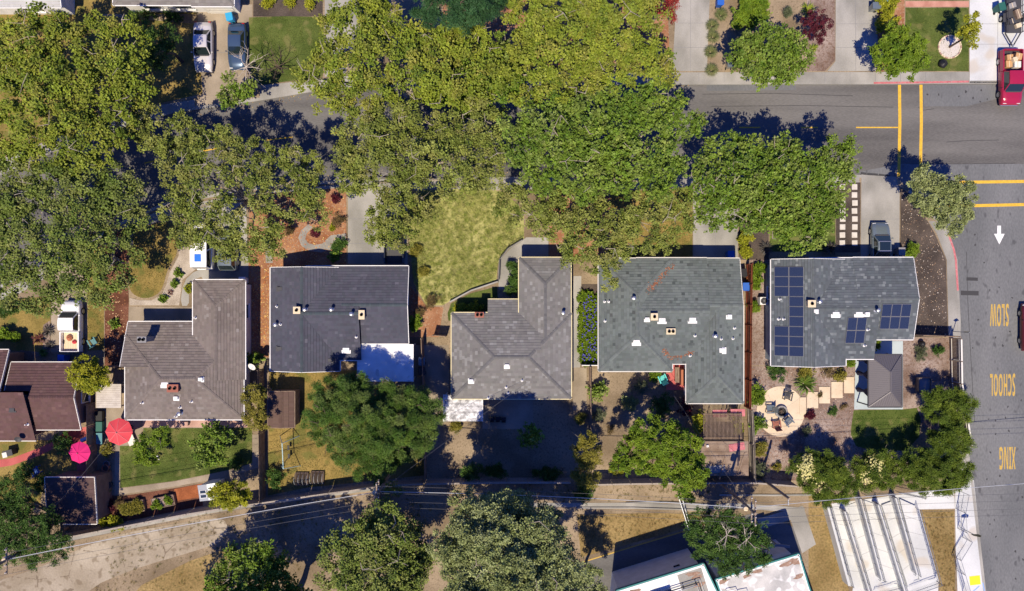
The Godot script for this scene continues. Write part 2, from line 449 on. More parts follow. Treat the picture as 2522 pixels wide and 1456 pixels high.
func build_setting():
	var mb := MB.new()
	mb.prism(upoly([-3500, -3000, 6000, -3000, 6000, 4500, -3500, 4500]), -0.3, -0.02, false)
	struct(mb, "ground", M.dry_grass)
	mb = MB.new()
	var road := NORTH_EDGE.duplicate()
	var se := []
	for i in range(SOUTH_EDGE.size() - 2, -1, -2): se.append_array([SOUTH_EDGE[i], SOUTH_EDGE[i + 1]])
	mb.prism(upoly(NORTH_EDGE + [3400, 408, 2350, 408, 2120, 445] + [1700, 440, 1200, 446, 850, 452, 600, 474, 400, 512, 200, 600, 0, 715, -200, 840, -400, 970]), -0.3, 0.0)
	struct(mb, "road", M.asphalt)
	mb = MB.new()
	mb.prism(upoly([2110, 424, 2216, 404, 3400, 403, 3400, 2200, 2480, 2200, 2380, 1200, 2330, 600, 2200, 470]), -0.3, 0.004)
	struct(mb, "side_road", M.asphalt_side)
	mb = MB.new(); mb.prism(upoly([2272, 209, 2470, 208, 2468, 240, 2380, 262, 2275, 262]), -0.3, 0.003); struct(mb, "road_repair", M.asphalt_side)
	mb = MB.new(); mb.prism(upoly([1740, 209, 1960, 208, 1960, 222, 1740, 224]), -0.3, 0.003); struct(mb, "road_repair", M.asphalt_side)
	# lots on either side of the road, one kerb step up
	mb = MB.new()
	mb.prism(upoly(NORTH_EDGE + [3400, -2000, -400, -2000]), -0.3, LOT)
	struct(mb, "north_lots_ground", M.dirt)
	mb = MB.new()
	mb.prism(upoly(SOUTH_EDGE + [-400, 2200]), -0.3, LOT)
	struct(mb, "south_lots_ground", M.dirt)
	# kerbs
	mb = MB.new(); strip_into(mb, shifted(NORTH_EDGE, 0, -3.6), 0.30, -0.2, LOT + 0.02); struct(mb, "kerb", M.concrete)
	mb = MB.new(); strip_into(mb, shifted(SOUTH_EDGE.slice(0, 22), 0, 3.6), 0.30, -0.2, LOT + 0.02); struct(mb, "kerb_south", M.concrete)
	mb = MB.new(); strip_into(mb, shifted(SOUTH_EDGE.slice(22), -3.4, 0), 0.28, -0.2, LOT + 0.02); struct(mb, "kerb_side", M.concrete)
	# pavements
	patch("pavement", "concrete", [640, 212, 780, 196, 900, 184, 1200, 180, 1700, 179, 2385, 178, 2385, 204, 1700, 205, 1200, 207, 900, 211, 760, 224, 640, 245], 3)
	patch("pavement_west", "concrete", [-300, 550, 0, 395, 200, 315, 380, 262, 480, 246, 480, 266, 430, 273, 200, 340, 0, 427, -300, 575], 3)
	patch("pavement_south", "concrete", [-300, 910, 0, 725, 200, 605, 400, 516, 600, 478, 850, 454, 856, 448, 1005, 443, 1200, 441, 1700, 435, 2115, 435, 2115, 462, 1700, 463, 1200, 468, 850, 478, 600, 502, 400, 540, 200, 634, 0, 752, -300, 935], 2)
	patch("pavement_side", "concrete", [2300, 545, 2330, 575, 2352, 640, 2360, 790, 2358, 950, 2375, 1085, 2394, 1190, 2330, 1190, 2340, 950, 2334, 800, 2330, 640, 2305, 575, 2285, 545], 2)
	build_joints()
	# ---- north side, from the sedan's drive to the corner
	patch("driveway", "concrete_tan", [486, 18, 622, 12, 620, 110, 600, 215, 640, 245, 480, 266, 500, 230, 494, 120], 2)
	patch("bark_bed", "dark_soil", [624, -60, 795, -60, 795, 41, 624, 42], 2)
	patch("lawn", "lawn", [614, 44, 700, 41, 795, 43, 800, 120, 795, 190, 640, 210, 618, 190, 612, 110], 4)
	patch("front_yard", "dry_lawn", [250, 40, 484, 60, 494, 150, 499, 232, 380, 258, 250, 290], 1)
	patch("shady_yard", "dry_lawn", [-100, -60, 484, -60, 484, 36, 250, 36, 240, 300, 0, 390, -100, 430], 1)
	patch("path_north", "concrete", [800, -60, 880, -60, 884, 60, 850, 183, 800, 190], 3)
	patch("shaded_yard", "orange_earth", [1090, -60, 1640, -60, 1650, 176, 1200, 178, 1090, 180], 1)
	patch("driveway", "concrete", [1668, -60, 1750, -60, 1746, 20, 1740, 176, 1655, 176], 4)
	patch("planting_bed", "dirt", [1754, -60, 1815, -60, 1808, 176, 1741, 176, 1747, 20], 4)
	patch("hedge_yard", "dirt", [1818, -60, 1985, -60, 1985, 176, 1812, 176], 4)
	patch("gravel_yard", "bark_gravel", [1986, -60, 2054, -60, 2055, 150, 2030, 176, 1986, 176], 4)
	patch("driveway", "concrete", [2057, -60, 2158, -60, 2160, 176, 2036, 176, 2056, 152], 4)
	patch("side_bed", "orange_earth", [2160, -60, 2226, -60, 2226, 60, 2224, 172, 2163, 172], 4)
	patch("lawn", "lawn", [2228, 20, 2384, 20, 2384, 176, 2227, 176], 4)
	patch("brick_path", "brick_path", [2228, 4, 2384, 4, 2384, 18, 2228, 18], 4)
	patch("lawn_strip", "lawn", [2228, -60, 2384, -60, 2384, 2, 2228, 2], 4)
	patch("driveway", "concrete_new", [2386, -60, 3000, -60, 3000, 204, 2386, 205], 5)
	# ---- the front yards south of the road, from the camper's drive eastwards
	patch("front_lawn", "dry_lawn", [-200, 760, 40, 735, 127, 730, 125, 800, 107, 870, 20, 862, -200, 862], 3)
	patch("driveway", "concrete_tan", [130, 640, 215, 600, 214, 865, 126, 868, 128, 740], 4)
	patch("planting_strip", "bark_gravel", [108, 800, 124, 790, 124, 870, 60, 892, 50, 862, 106, 868], 4)
	patch("lawn_strip", "dry_lawn", [217, 590, 257, 575, 257, 862, 217, 864], 4)
	patch("mulch_bed", "red_mulch", [259, 575, 318, 560, 316, 700, 318, 735, 315, 905, 259, 905], 4)
	patch("front_lawn", "dry_lawn", [320, 570, 380, 550, 434, 545, 437, 600, 436, 628, 424, 645, 412, 668, 404, 700, 395, 720, 372, 734, 345, 734, 325, 722, 317, 703], 4, 1)
	patch("gravel_bed", "gravel", [440, 548, 470, 548, 481, 620, 484, 662, 450, 690, 442, 752, 320, 752, 320, 734, 345, 740, 375, 740, 400, 724, 410, 702, 418, 672, 430, 650, 441, 630], 5)
	patch("garden_path", "concrete", [484, 664, 502, 672, 502, 680, 474, 690, 466, 720, 466, 754, 444, 753, 452, 694], 4, 1)
	patch("porch_floor", "concrete_tan", [316, 756, 475, 757, 475, 800, 316, 800], 3)
	patch("driveway", "concrete", [482, 505, 606, 480, 612, 696, 505, 696, 484, 660], 3)
	patch("earth_bed", "orange_earth", [614, 480, 853, 462, 853, 652, 665, 662, 662, 880, 612, 880], 3)
	patch("winding_path", "grey_path", [852, 575, 852, 593, 828, 598, 815, 615, 790, 622, 760, 618, 742, 605, 735, 585, 742, 568, 760, 552, 770, 560, 756, 575, 752, 588, 758, 598, 776, 604, 795, 600, 802, 592, 815, 580], 4)
	patch("path_stub", "grey_path", [653, 605, 668, 605, 672, 648, 655, 648], 4)
	patch("driveway", "concrete", [857, 455, 1000, 450, 1004, 655, 857, 650], 3)
	patch("front_lawn", "yellow_lawn", [1006, 470, 1120, 466, 1240, 472, 1290, 520, 1290, 588, 1240, 622, 1226, 650, 1222, 690, 1160, 712, 1090, 752, 1050, 752, 1020, 700, 1010, 620], 3)
	patch("side_bed", "orange_earth", [1006, 700, 1052, 756, 1092, 756, 1080, 830, 1010, 830], 2)
	patch("walkway", "concrete", [1296, 585, 1350, 585, 1350, 640, 1280, 640, 1262, 662, 1250, 690, 1250, 712, 1228, 712, 1226, 668, 1232, 640, 1256, 612], 4)
	patch("low_lawn", "lawn", [1102, 772, 1110, 748, 1160, 722, 1224, 706, 1226, 740, 1200, 760, 1200, 790, 1104, 790], 4)
	patch("walkway", "concrete", [1090, 760, 1226, 694, 1226, 704, 1156, 726, 1112, 752, 1100, 772, 1100, 820, 1078, 820, 1080, 780], 5)
	patch("yard_earth", "orange_earth", [1352, 470, 1500, 470, 1500, 636, 1352, 640], 3)
	patch("front_lawn", "dry_lawn", [1502, 470, 1704, 468, 1704, 636, 1502, 636], 3)
	patch("driveway", "concrete", [1706, 466, 1815, 466, 1816, 640, 1706, 636], 3)
	patch("side_path", "concrete", [1412, 680, 1431, 680, 1428, 905, 1408, 905], 4)
	patch("flower_bed", "dark_soil", [1432, 700, 1474, 700, 1474, 893, 1430, 893], 4)
	patch("dark_gravel_yard", "dark_soil", [1818, 466, 1892, 466, 1892, 640, 1818, 640], 3)
	patch("front_lawn", "lawn", [1894, 466, 2056, 466, 2056, 620, 1894, 620], 3)
	patch("stepping_bed", "dark_soil", [2058, 450, 2118, 450, 2117, 622, 2057, 622], 3)
	patch("driveway", "concrete", [2120, 430, 2205, 440, 2214, 470, 2213, 640, 2118, 636], 4)
	patch("corner_bed", "dark_soil", [2216, 462, 2240, 480, 2280, 540, 2300, 575, 2328, 640, 2332, 800, 2334, 830, 2240, 830, 2240, 640, 2216, 630], 3)
	# ---- back yards
	patch("back_lawn", "dry_lawn", [-100, 1080, 150, 1085, 240, 1100, 240, 1176, 110, 1176, 100, 1240, -100, 1240], 2)
	patch("red_path", "red_concrete", [-60, 1140, 30, 1128, 95, 1104, 135, 1085, 160, 1062, 236, 1046, 238, 1170, 190, 1172, 190, 1094, 150, 1096, 98, 1122, 30, 1146, -60, 1160], 3)
	patch("side_court", "concrete_tan", [240, 1000, 352, 1000, 352, 1046, 600, 1036, 604, 1052, 352, 1056, 340, 1098, 244, 1098], 2)
	patch("patio_strip", "pink_paving", [352, 1034, 612, 1034, 612, 1052, 352, 1052], 3)
	patch("back_lawn", "lawn", [296, 1098, 350, 1096, 354, 1054, 621, 1054, 621, 1140, 560, 1158, 430, 1184, 297, 1201], 3)
	patch("garden_path", "concrete_tan", [284, 1098, 296, 1098, 297, 1202, 430, 1185, 560, 1159, 622, 1141, 622, 1070, 640, 1070, 640, 1150, 560, 1174, 430, 1198, 297, 1218, 283, 1218], 4)
	patch("bark_yard", "red_mulch", [265, 1218, 297, 1222, 430, 1202, 500, 1190, 500, 1245, 265, 1292], 3)
	patch("bark_yard", "orange_mulch", [430, 1204, 502, 1190, 502, 1222, 432, 1234], 4)
	patch("back_lawn", "dry_lawn", [664, 912, 880, 912, 880, 950, 1050, 950, 1050, 1170, 860, 1190, 760, 1200, 660, 1220], 2)
	patch("side_court", "concrete_tan", [1010, 850, 1105, 850, 1105, 1040, 1050, 1050, 1012, 950], 3)
	patch("back_yard", "dirt", [1060, 1042, 1440, 990, 1440, 1170, 1060, 1170], 2)
	patch("yard_steps", "concrete_tan", [1188, 985, 1312, 985, 1312, 1056, 1188, 1056], 3)
	patch("side_path", "concrete_tan", [1412, 905, 1444, 905, 1444, 1010, 1410, 1010], 3)
	patch("garden_path", "dirt", [1500, 905, 1540, 905, 1536, 1030, 1520, 1110, 1525, 1165, 1488, 1165, 1488, 1080, 1505, 1000], 3)
	patch("planting_bed", "bark_gravel", [1842, 640, 1895, 640, 1895, 900, 1842, 900], 2)
	patch("gravel_garden", "bark_gravel", [1846, 902, 2112, 902, 2112, 1012, 2100, 1020, 2092, 1060, 2110, 1100, 2250, 1100, 2262, 1180, 1846, 1184], 2)
	patch("gravel_garden", "bark_gravel", [2215, 830, 2338, 832, 2342, 950, 2360, 1080, 2290, 1100, 2256, 1010, 2222, 1004], 2)
	patch("back_lawn", "lawn", [2101, 1010, 2225, 1008, 2256, 1004, 2266, 1030, 2262, 1075, 2230, 1110, 2150, 1110, 2106, 1098, 2094, 1070, 2096, 1045], 3)
	patch("patio", "patio_grey", [2106, 872, 2140, 840, 2222, 840, 2222, 1008, 2102, 1008], 4)
	# ---- the lane behind the fences
	patch("track", "track", [-100, 1456, 100, 1400, 260, 1320, 480, 1282, 560, 1272, 560, 1330, 470, 1360, 330, 1400, 200, 1456, 140, 1600, -100, 1600], 2, 2)
	patch("dry_verge", "dry_grass", [350, 1440, 470, 1380, 560, 1350, 560, 1600, 200, 1600], 2)
	patch("school_verge", "dry_grass", [1420, 1266, 1745, 1262, 1745, 1290, 1690, 1300, 1430, 1372], 3)
	patch("school_yard", "asphalt", [1430, 1384, 1690, 1306, 1860, 1262, 1960, 1300, 2020, 1600, 1300, 1600], 3)
	patch("school_walk", "concrete", [1862, 1278, 1976, 1245, 2008, 1340, 1974, 1362, 1946, 1280, 1870, 1302], 4)
	patch("ramp_verge", "dry_grass", [1990, 1210, 2036, 1245, 2090, 1456, 2060, 1600, 1990, 1600], 2)
	patch("ramp_landing", "concrete_new", [2046, 1240, 2290, 1208, 2348, 1208, 2350, 1252, 2262, 1254, 2310, 1430, 2300, 1600, 2076, 1600, 2100, 1440], 4)
	patch("street_verge", "dry_grass", [2262, 1256, 2348, 1256, 2352, 1600, 2310, 1600, 2312, 1430], 3)
	patch("school_pavement", "concrete_new", [2350, 1208, 2396, 1180, 2412, 1330, 2428, 1470, 2440, 1600, 2362, 1600, 2352, 1350], 4)
	mb = MB.new()
	for s in [[1540, 1238, 1640, 1236, 1745, 1242], [1420, 1250, 1560, 1250, 1745, 1256]]: strip_into(mb, s, 0.14, LOT, LOT + 0.12)
	struct(mb, "kerb_edging", M.concrete)
	strip("drain_path", "concrete", [1280, 1243, 1560, 1243, 1746, 1249], 0.42, LOT - 0.02, LOT + 0.02)
	strip("drain_path", "concrete", [1746, 1250, 1800, 1244, 1980, 1256], 0.5, LOT - 0.02, LOT + 0.024)
	strip("kerb_edging", "concrete", [1770, 1218, 1900, 1219, 2010, 1218], 0.16, LOT, LOT + 0.10)
	strip("painted_line", "worn_yellow", [1437, 1383, 1560, 1345, 1690, 1306], 0.12, LOT, LOT + 0.018)
	strip("concrete_edging", "concrete", [150, 1327, 330, 1291, 480, 1262, 560, 1248, 700, 1228, 820, 1212, 966, 1192], 0.7, LOT, LOT + 0.016)
	build_ground_cover()

func shifted(a: Array, dx: float, dy: float) -> Array:
	var o := []
	for i in range(0, a.size(), 2): o.append_array([a[i] + dx, a[i + 1] + dy])
	return o

func build_joints():
	# expansion joints: recessed lines are thin dark strips of jointing compound
	var mb := MB.new()
	var y := LOT + 0.0235
	var lines := [[2057, 60, 2159, 60], [2057, 118, 2160, 118], [2105, 0, 2106, 176], [1700, 0, 1699, 176], [1668, 58, 1745, 58], [1660, 118, 1742, 118],
		[2386, 110, 2490, 110], [2386, 60, 2480, 60], [2455, 0, 2455, 204], [2120, 540, 2213, 540], [857, 540, 1002, 540], [857, 600, 1003, 600], [930, 455, 932, 640], [1760, 466, 1760, 636], [1706, 560, 1815, 560], [545, 495, 550, 690], [494, 130, 600, 130]]
	for x in range(1720, 2380, 62): lines.append([x, 179, x, 204])
	for l in lines:
		mb.bar(g(l[0], l[1]) + Vector3(0, y, 0), g(l[2], l[3]) + Vector3(0, y, 0), 0.03, 0.006)
	struct(mb, "pavement_joint_line", M.mid_grey)

func in_poly_points(poly: PackedVector2Array, n: int) -> PackedVector2Array:
	var lo := poly[0]; var hi := poly[0]
	for p in poly: lo = lo.min(p); hi = hi.max(p)
	var out := PackedVector2Array()
	for k in n:
		var q := Vector2(rng.randf_range(lo.x, hi.x), rng.randf_range(lo.y, hi.y))
		if Geometry2D.is_point_in_polygon(q, poly): out.append(q)
	return out

func tuft_mesh(seed_: int, n: int, r: float, h: float, w: float) -> ArrayMesh:
	var rr := RandomNumberGenerator.new(); rr.seed = seed_
	var mb := MB.new()
	for i in n:
		var a := rr.randf() * TAU; var d := rr.randf() * r
		var b := Vector3(cos(a) * d, 0, sin(a) * d)
		var lean := Vector3(cos(a), 0, sin(a)) * h * rr.randf_range(0.2, 0.9)
		var s := Vector3(-sin(a), 0, cos(a)) * w
		mb.tri(b - s, b + s, b + lean + Vector3(0, h * rr.randf_range(0.6, 1.0), 0))
	return mb.mesh()

func multi(called: String, mesh: Mesh, m: Material, buf: PackedFloat32Array, parent: Node) -> MultiMeshInstance3D:
	var mm := MultiMesh.new()
	mm.transform_format = MultiMesh.TRANSFORM_3D; mm.use_colors = true
	mm.mesh = mesh
	mm.instance_count = buf.size() / 16
	mm.buffer = buf
	var o := MultiMeshInstance3D.new()
	o.name = numbered(called) if parent == self else called
	o.multimesh = mm; o.material_override = m
	parent.add_child(o, true)
	return o

func push(buf: PackedFloat32Array, b: Basis, p: Vector3, c: Color):
	buf.append_array([b.x.x, b.y.x, b.z.x, p.x, b.x.y, b.y.y, b.z.y, p.y, b.x.z, b.y.z, b.z.z, p.z, c.r, c.g, c.b, 1.0])

func cover(called: String, label: String, pts: Array, per_m2: float, mesh: Mesh, sc: Array, cols: Array, y: float, mat := "litter", flat := false):
	var p := upoly(pts)
	var lo := p[0]; var hi := p[0]
	for q in p: lo = lo.min(q); hi = hi.max(q)
	var buf := PackedFloat32Array()
	for q in in_poly_points(p, int((hi.x - lo.x) * (hi.y - lo.y) * per_m2)):
		var b := Basis(Vector3.UP, rng.randf() * TAU)
		if flat: b = b * Basis(Vector3.RIGHT, rng.randf_range(-0.5, 0.5))
		var s := rng.randf_range(sc[0], sc[1])
		var c: Color = cols[rng.randi() % cols.size()].lerp(cols[rng.randi() % cols.size()], rng.randf()) * rng.randf_range(0.8, 1.2)
		push(buf, b.scaled(Vector3(s, s, s)), Vector3(q.x, LOT + y, q.y), c)
	var o := multi(called, mesh, M[mat], buf, self)
	tag(o, label, "ground cover", "", "stuff")

func build_ground_cover():
	var t := tuft_mesh(5, 7, 0.10, 0.09, 0.012)
	var big := tuft_mesh(6, 12, 0.16, 0.22, 0.018)
	var leafm := MB.new()
	leafm.tri(Vector3(-0.5, 0, 0), Vector3(0, 0.12, -0.4), Vector3(0, 0, 0.4)); leafm.tri(Vector3(0.5, 0, 0), Vector3(0, 0, 0.4), Vector3(0, 0.12, -0.4))
	var lf := leafm.mesh()
	var green := [Color(0.065, 0.105, 0.016), Color(0.11, 0.145, 0.03), Color(0.16, 0.17, 0.05)]
	var dry := [Color(0.27, 0.20, 0.06), Color(0.19, 0.17, 0.045), Color(0.12, 0.13, 0.03)]
	var ylw := [Color(0.34, 0.345, 0.10), Color(0.44, 0.42, 0.17), Color(0.22, 0.27, 0.05), Color(0.17, 0.22, 0.035)]
	cover("grass", "short green grass of the lawn beside the old sedans", [616, 46, 793, 46, 793, 188, 640, 206, 616, 186], 22, t, [0.8, 1.5], green, 0.014)
	cover("grass", "short green grass round the stone tree ring", [2230, 22, 2382, 22, 2382, 174, 2230, 174], 22, t, [0.8, 1.5], green, 0.014)
	cover("grass", "long pale green grass of the unmown front lawn", [1010, 474, 1120, 470, 1238, 476, 1286, 522, 1284, 588, 1236, 622, 1222, 650, 1218, 688, 1160, 708, 1090, 748, 1052, 748, 1022, 698, 1012, 620], 26, big, [0.6, 1.5], ylw, 0.01)
	cover("grass", "short green grass of the lawn with two fruit trees", [298, 1100, 352, 1098, 356, 1056, 619, 1056, 619, 1139, 560, 1156, 430, 1182, 299, 1199], 22, t, [0.8, 1.5], green, 0.01)
	cover("grass", "mown green grass behind the metal roofed gazebo", [2104, 1012, 2225, 1010, 2254, 1008, 2262, 1030, 2258, 1075, 2230, 1106, 2150, 1106, 2108, 1096, 2097, 1070], 24, t, [0.8, 1.5], [Color(0.045, 0.10, 0.013), Color(0.08, 0.14, 0.02)], 0.01)
	cover("grass", "thin dry grass of the curved front lawn", [322, 572, 380, 552, 432, 548, 434, 628, 412, 668, 400, 705, 372, 730, 345, 730, 322, 705], 16, t, [0.8, 1.6], dry, 0.014)
	cover("grass", "brown patchy grass in front of the green roof", [1504, 472, 1702, 470, 1702, 634, 1504, 634], 16, t, [0.8, 1.6], dry, 0.01)
	cover("grass", "sparse dry grass round the swing frame and shed", [666, 916, 878, 916, 878, 952, 1046, 954, 1046, 1165, 860, 1186, 760, 1196, 664, 1214], 14, t, [0.8, 1.6], dry, 0.006)
	cover("grass", "dry grass strips beside the white pickup's drive", [219, 592, 256, 578, 256, 860, 219, 862], 16, t, [0.8, 1.6], dry, 0.014)
	cover("grass", "dry grass and weeds on the verge behind the school", [1290, 1190, 1745, 1190, 1745, 1235, 1290, 1235], 5, big, [0.4, 1.0], dry, 0.0)
	cover("grass", "tufted dry grass of the verge beside the school wall", [1422, 1268, 1743, 1264, 1743, 1288, 1690, 1298, 1432, 1368], 8, big, [0.4, 0.9], [Color(0.33, 0.23, 0.09), Color(0.25, 0.16, 0.055), Color(0.13, 0.11, 0.04)], 0.01)
	cover("grass", "dry brown grass between the ramps and the street", [2264, 1258, 2346, 1258, 2350, 1500, 2314, 1500, 2314, 1430], 9, big, [0.4, 0.9], [Color(0.33, 0.23, 0.09), Color(0.22, 0.15, 0.05)], 0.01)
	cover("grass", "dry weeds in the lane beside the cracked track", [300, 1290, 560, 1250, 900, 1215, 1080, 1215, 1080, 1330, 560, 1456, 230, 1456], 3, big, [0.4, 1.0], dry, 0.006)
	var orange := [Color(0.45, 0.16, 0.05), Color(0.50, 0.28, 0.10), Color(0.30, 0.10, 0.04), Color(0.55, 0.42, 0.16)]
	cover("fallen_leaves", "orange fallen leaves on the strip beside the slate roof", [614, 640, 663, 660, 661, 878, 614, 878], 34, lf, [0.08, 0.17], orange, 0.02, "litter", true)
	cover("fallen_leaves", "orange fallen leaves round the winding garden path", [616, 490, 851, 470, 851, 650, 668, 660, 616, 640], 12, lf, [0.08, 0.16], orange, 0.02, "litter", true)
	cover("fallen_leaves", "pale fallen leaves on the red brown mulch", [261, 580, 316, 565, 315, 735, 313, 903, 261, 903], 9, lf, [0.08, 0.17], [Color(0.5, 0.34, 0.2), Color(0.45, 0.2, 0.08)], 0.02, "litter", true)
	cover("fallen_leaves", "dry leaves gathered along the road's edge under the trees", [400, 485, 600, 450, 850, 428, 1200, 424, 1700, 418, 1700, 436, 1200, 442, 850, 447, 600, 470, 400, 508], 9, lf, [0.08, 0.16], [Color(0.30, 0.20, 0.09), Color(0.22, 0.13, 0.06), Color(0.36, 0.28, 0.12)], -0.09, "litter", true)
	cover("fallen_leaves", "dry leaves gathered along the far kerb of the road", [430, 276, 630, 249, 760, 227, 900, 214, 1200, 210, 1700, 209, 1700, 224, 1200, 226, 900, 230, 760, 244, 630, 266, 430, 294], 9, lf, [0.08, 0.16], [Color(0.30, 0.20, 0.09), Color(0.22, 0.13, 0.06), Color(0.36, 0.28, 0.12)], -0.09, "litter", true)
	cover("fallen_leaves", "dry leaves scattered over the dark corner mulch", [2218, 466, 2240, 484, 2280, 542, 2298, 577, 2325, 640, 2329, 826, 2244, 826, 2244, 640, 2218, 630], 11, lf, [0.06, 0.13], [Color(0.4, 0.30, 0.2), Color(0.22, 0.13, 0.08), Color(0.5, 0.45, 0.4)], 0.016, "litter", true)
	cover("fallen_leaves", "leaf litter over the gravel garden with the round patio", [1848, 904, 2110, 904, 2110, 1010, 2090, 1020, 2090, 1100, 2108, 1180, 1848, 1182], 10, lf, [0.06, 0.14], [Color(0.3, 0.13, 0.07), Color(0.42, 0.34, 0.28), Color(0.2, 0.1, 0.06)], 0.012, "litter", true)

# ---------------------------------------------------------------- houses
func clip_half(p: PackedVector2Array, a: float, b: float, c: float) -> PackedVector2Array:
	var o := PackedVector2Array()
	for i in p.size():
		var s := p[i]; var e := p[(i + 1) % p.size()]
		var fs := a * s.x + b * s.y + c; var fe := a * e.x + b * e.y + c
		if fs <= 0: o.append(s)
		if (fs < 0 and fe > 0) or (fs > 0 and fe < 0): o.append(s.lerp(e, fs / (fs - fe)))
	return o

# blocks: [x0, y0, x1, y1 (plan units as seen at eave height), eave height, pitch, sloping sides]
func roof_blocks(list: Array) -> Array:
	var bl := []
	for d in list:
		var A := g(d[0], d[1], d[4]); var B := g(d[2], d[3], d[4])
		var pl := []
		for s in d[6]:
			match s:
				"N": pl.append(Vector3(0, d[5], d[4] - d[5] * A.z))
				"S": pl.append(Vector3(0, -d[5], d[4] + d[5] * B.z))
				"W": pl.append(Vector3(d[5], 0, d[4] - d[5] * A.x))
				"E": pl.append(Vector3(-d[5], 0, d[4] + d[5] * B.x))
		bl.append({"r": Rect2(A.x, A.z, B.x - A.x, B.z - A.z), "pl": pl, "e": d[4], "s": d[6]})
	return bl

func ph(pl: Vector3, p: Vector2) -> float:
	return pl.x * p.x + pl.y * p.y + pl.z

func roof_height(bl: Array, p: Vector2) -> float:
	var best := 0.0
	for b in bl:
		if b.r.grow(0.01).has_point(p):
			var m := 99.0
			for k in b.pl: m = minf(m, ph(k, p))
			best = maxf(best, m)
	return best

func rect_poly(r: Rect2) -> PackedVector2Array:
	return PackedVector2Array([r.position, Vector2(r.end.x, r.position.y), r.end, Vector2(r.position.x, r.end.y)])

func roof_faces(bl: Array) -> Array:
	var out := []
	for bi in bl.size():
		var b = bl[bi]
		for i in b.pl.size():
			var p := rect_poly(b.r)
			for j in b.pl.size():
				if j != i:
					var d: Vector3 = b.pl[i] - b.pl[j]
					p = clip_half(p, d.x, d.y, d.z)
			if p.size() < 3: continue
			var polys := [p]
			for ci in bl.size():
				if ci == bi: continue
				var q := rect_poly(bl[ci].r)
				for k in bl[ci].pl:
					var d: Vector3 = b.pl[i] - k
					q = clip_half(q, d.x, d.y, d.z + (1e-4 if ci > bi else -1e-4))
				if q.size() < 3: continue
				var next := []
				for pp in polys: next.append_array(Geometry2D.clip_polygons(pp, q))
				polys = next
			for pp in polys:
				if pp.size() >= 3 and not Geometry2D.is_polygon_clockwise(pp) or pp.size() >= 3: out.append({"poly": pp, "pl": b.pl[i], "b": bi, "i": i})
	return out

# shingle tabs: each a tilted piece with a butt edge, tone of its own
func shingles(mb: MB, f: Dictionary, base: Color, vary: float, p_light: float, light: Color, course := 0.25, tab := 0.32):
	var pl: Vector3 = f.pl
	var poly: PackedVector2Array = f.poly
	var up := Vector2(pl.x, pl.y).normalized()
	var sd := Vector2(-up.y, up.x)
	var t0 := 1e9; var t1 := -1e9; var s0 := 1e9; var s1 := -1e9
	for p in poly:
		t0 = minf(t0, p.dot(up)); t1 = maxf(t1, p.dot(up)); s0 = minf(s0, p.dot(sd)); s1 = maxf(s1, p.dot(sd))
	var row := 0
	var t := t0
	var wear := FastNoiseLite.new(); wear.seed = 5; wear.frequency = 0.22
	while t < t1:
		var te := minf(t + course, t1)
		var s := s0 - tab * (0.5 if row % 2 else 0.0) - rng.randf() * 0.05
		var tone_row := rng.randf_range(-0.04, 0.04)
		while s < s1:
			var w := tab * rng.randf_range(0.8, 1.2)
			var a := up * t + sd * s; var b := up * t + sd * (s + w); var c := up * te + sd * (s + w); var d := up * te + sd * s
			var lift := 0.034 + rng.randf() * 0.012
			var v := 1.0 + tone_row + rng.randf_range(-vary, vary) + 0.16 * wear.get_noise_2d(a.x, a.y * 0.6)
			mb.col = Color(base.r * v, base.g * v, base.b * v)
			if rng.randf() < p_light: mb.col = base.lerp(light, rng.randf_range(0.4, 1.0))
			var pieces := []
			var ins := 0
			for q in [a, b, c, d]:
				if Geometry2D.is_point_in_polygon(q, poly): ins += 1
			if ins == 4: pieces = [PackedVector2Array([a, b, c, d])]
			else: pieces = Geometry2D.intersect_polygons(PackedVector2Array([a, b, c, d]), poly)
			for pc in pieces:
				var q3 := PackedVector3Array()
				for q in pc: q3.append(Vector3(q.x, ph(pl, q) + 0.012 + lift * (1.0 - (q.dot(up) - t) / course), q.y))
				for k in range(1, q3.size() - 1): mb.tri_to(q3[0], q3[k], q3[k + 1], Vector3.UP)
			if ins == 4:
				var a3 := Vector3(a.x, ph(pl, a) + 0.012, a.y); var b3 := Vector3(b.x, ph(pl, b) + 0.012, b.y)
				mb.quad_to(a3, b3, b3 + Vector3(0, lift, 0), a3 + Vector3(0, lift, 0), Vector3(-up.x, 0, -up.y))
			s += w
		t += course
		row += 1

func on_rect_side(r: Rect2, m: Vector2) -> String:
	if absf(m.y - r.position.y) < 2e-3: return "N"
	if absf(m.y - r.end.y) < 2e-3: return "S"
	if absf(m.x - r.position.x) < 2e-3: return "W"
	if absf(m.x - r.end.x) < 2e-3: return "E"
	return ""

const OUTS := {"N": Vector3(0, 0, -1), "S": Vector3(0, 0, 1), "W": Vector3(-1, 0, 0), "E": Vector3(1, 0, 0)}

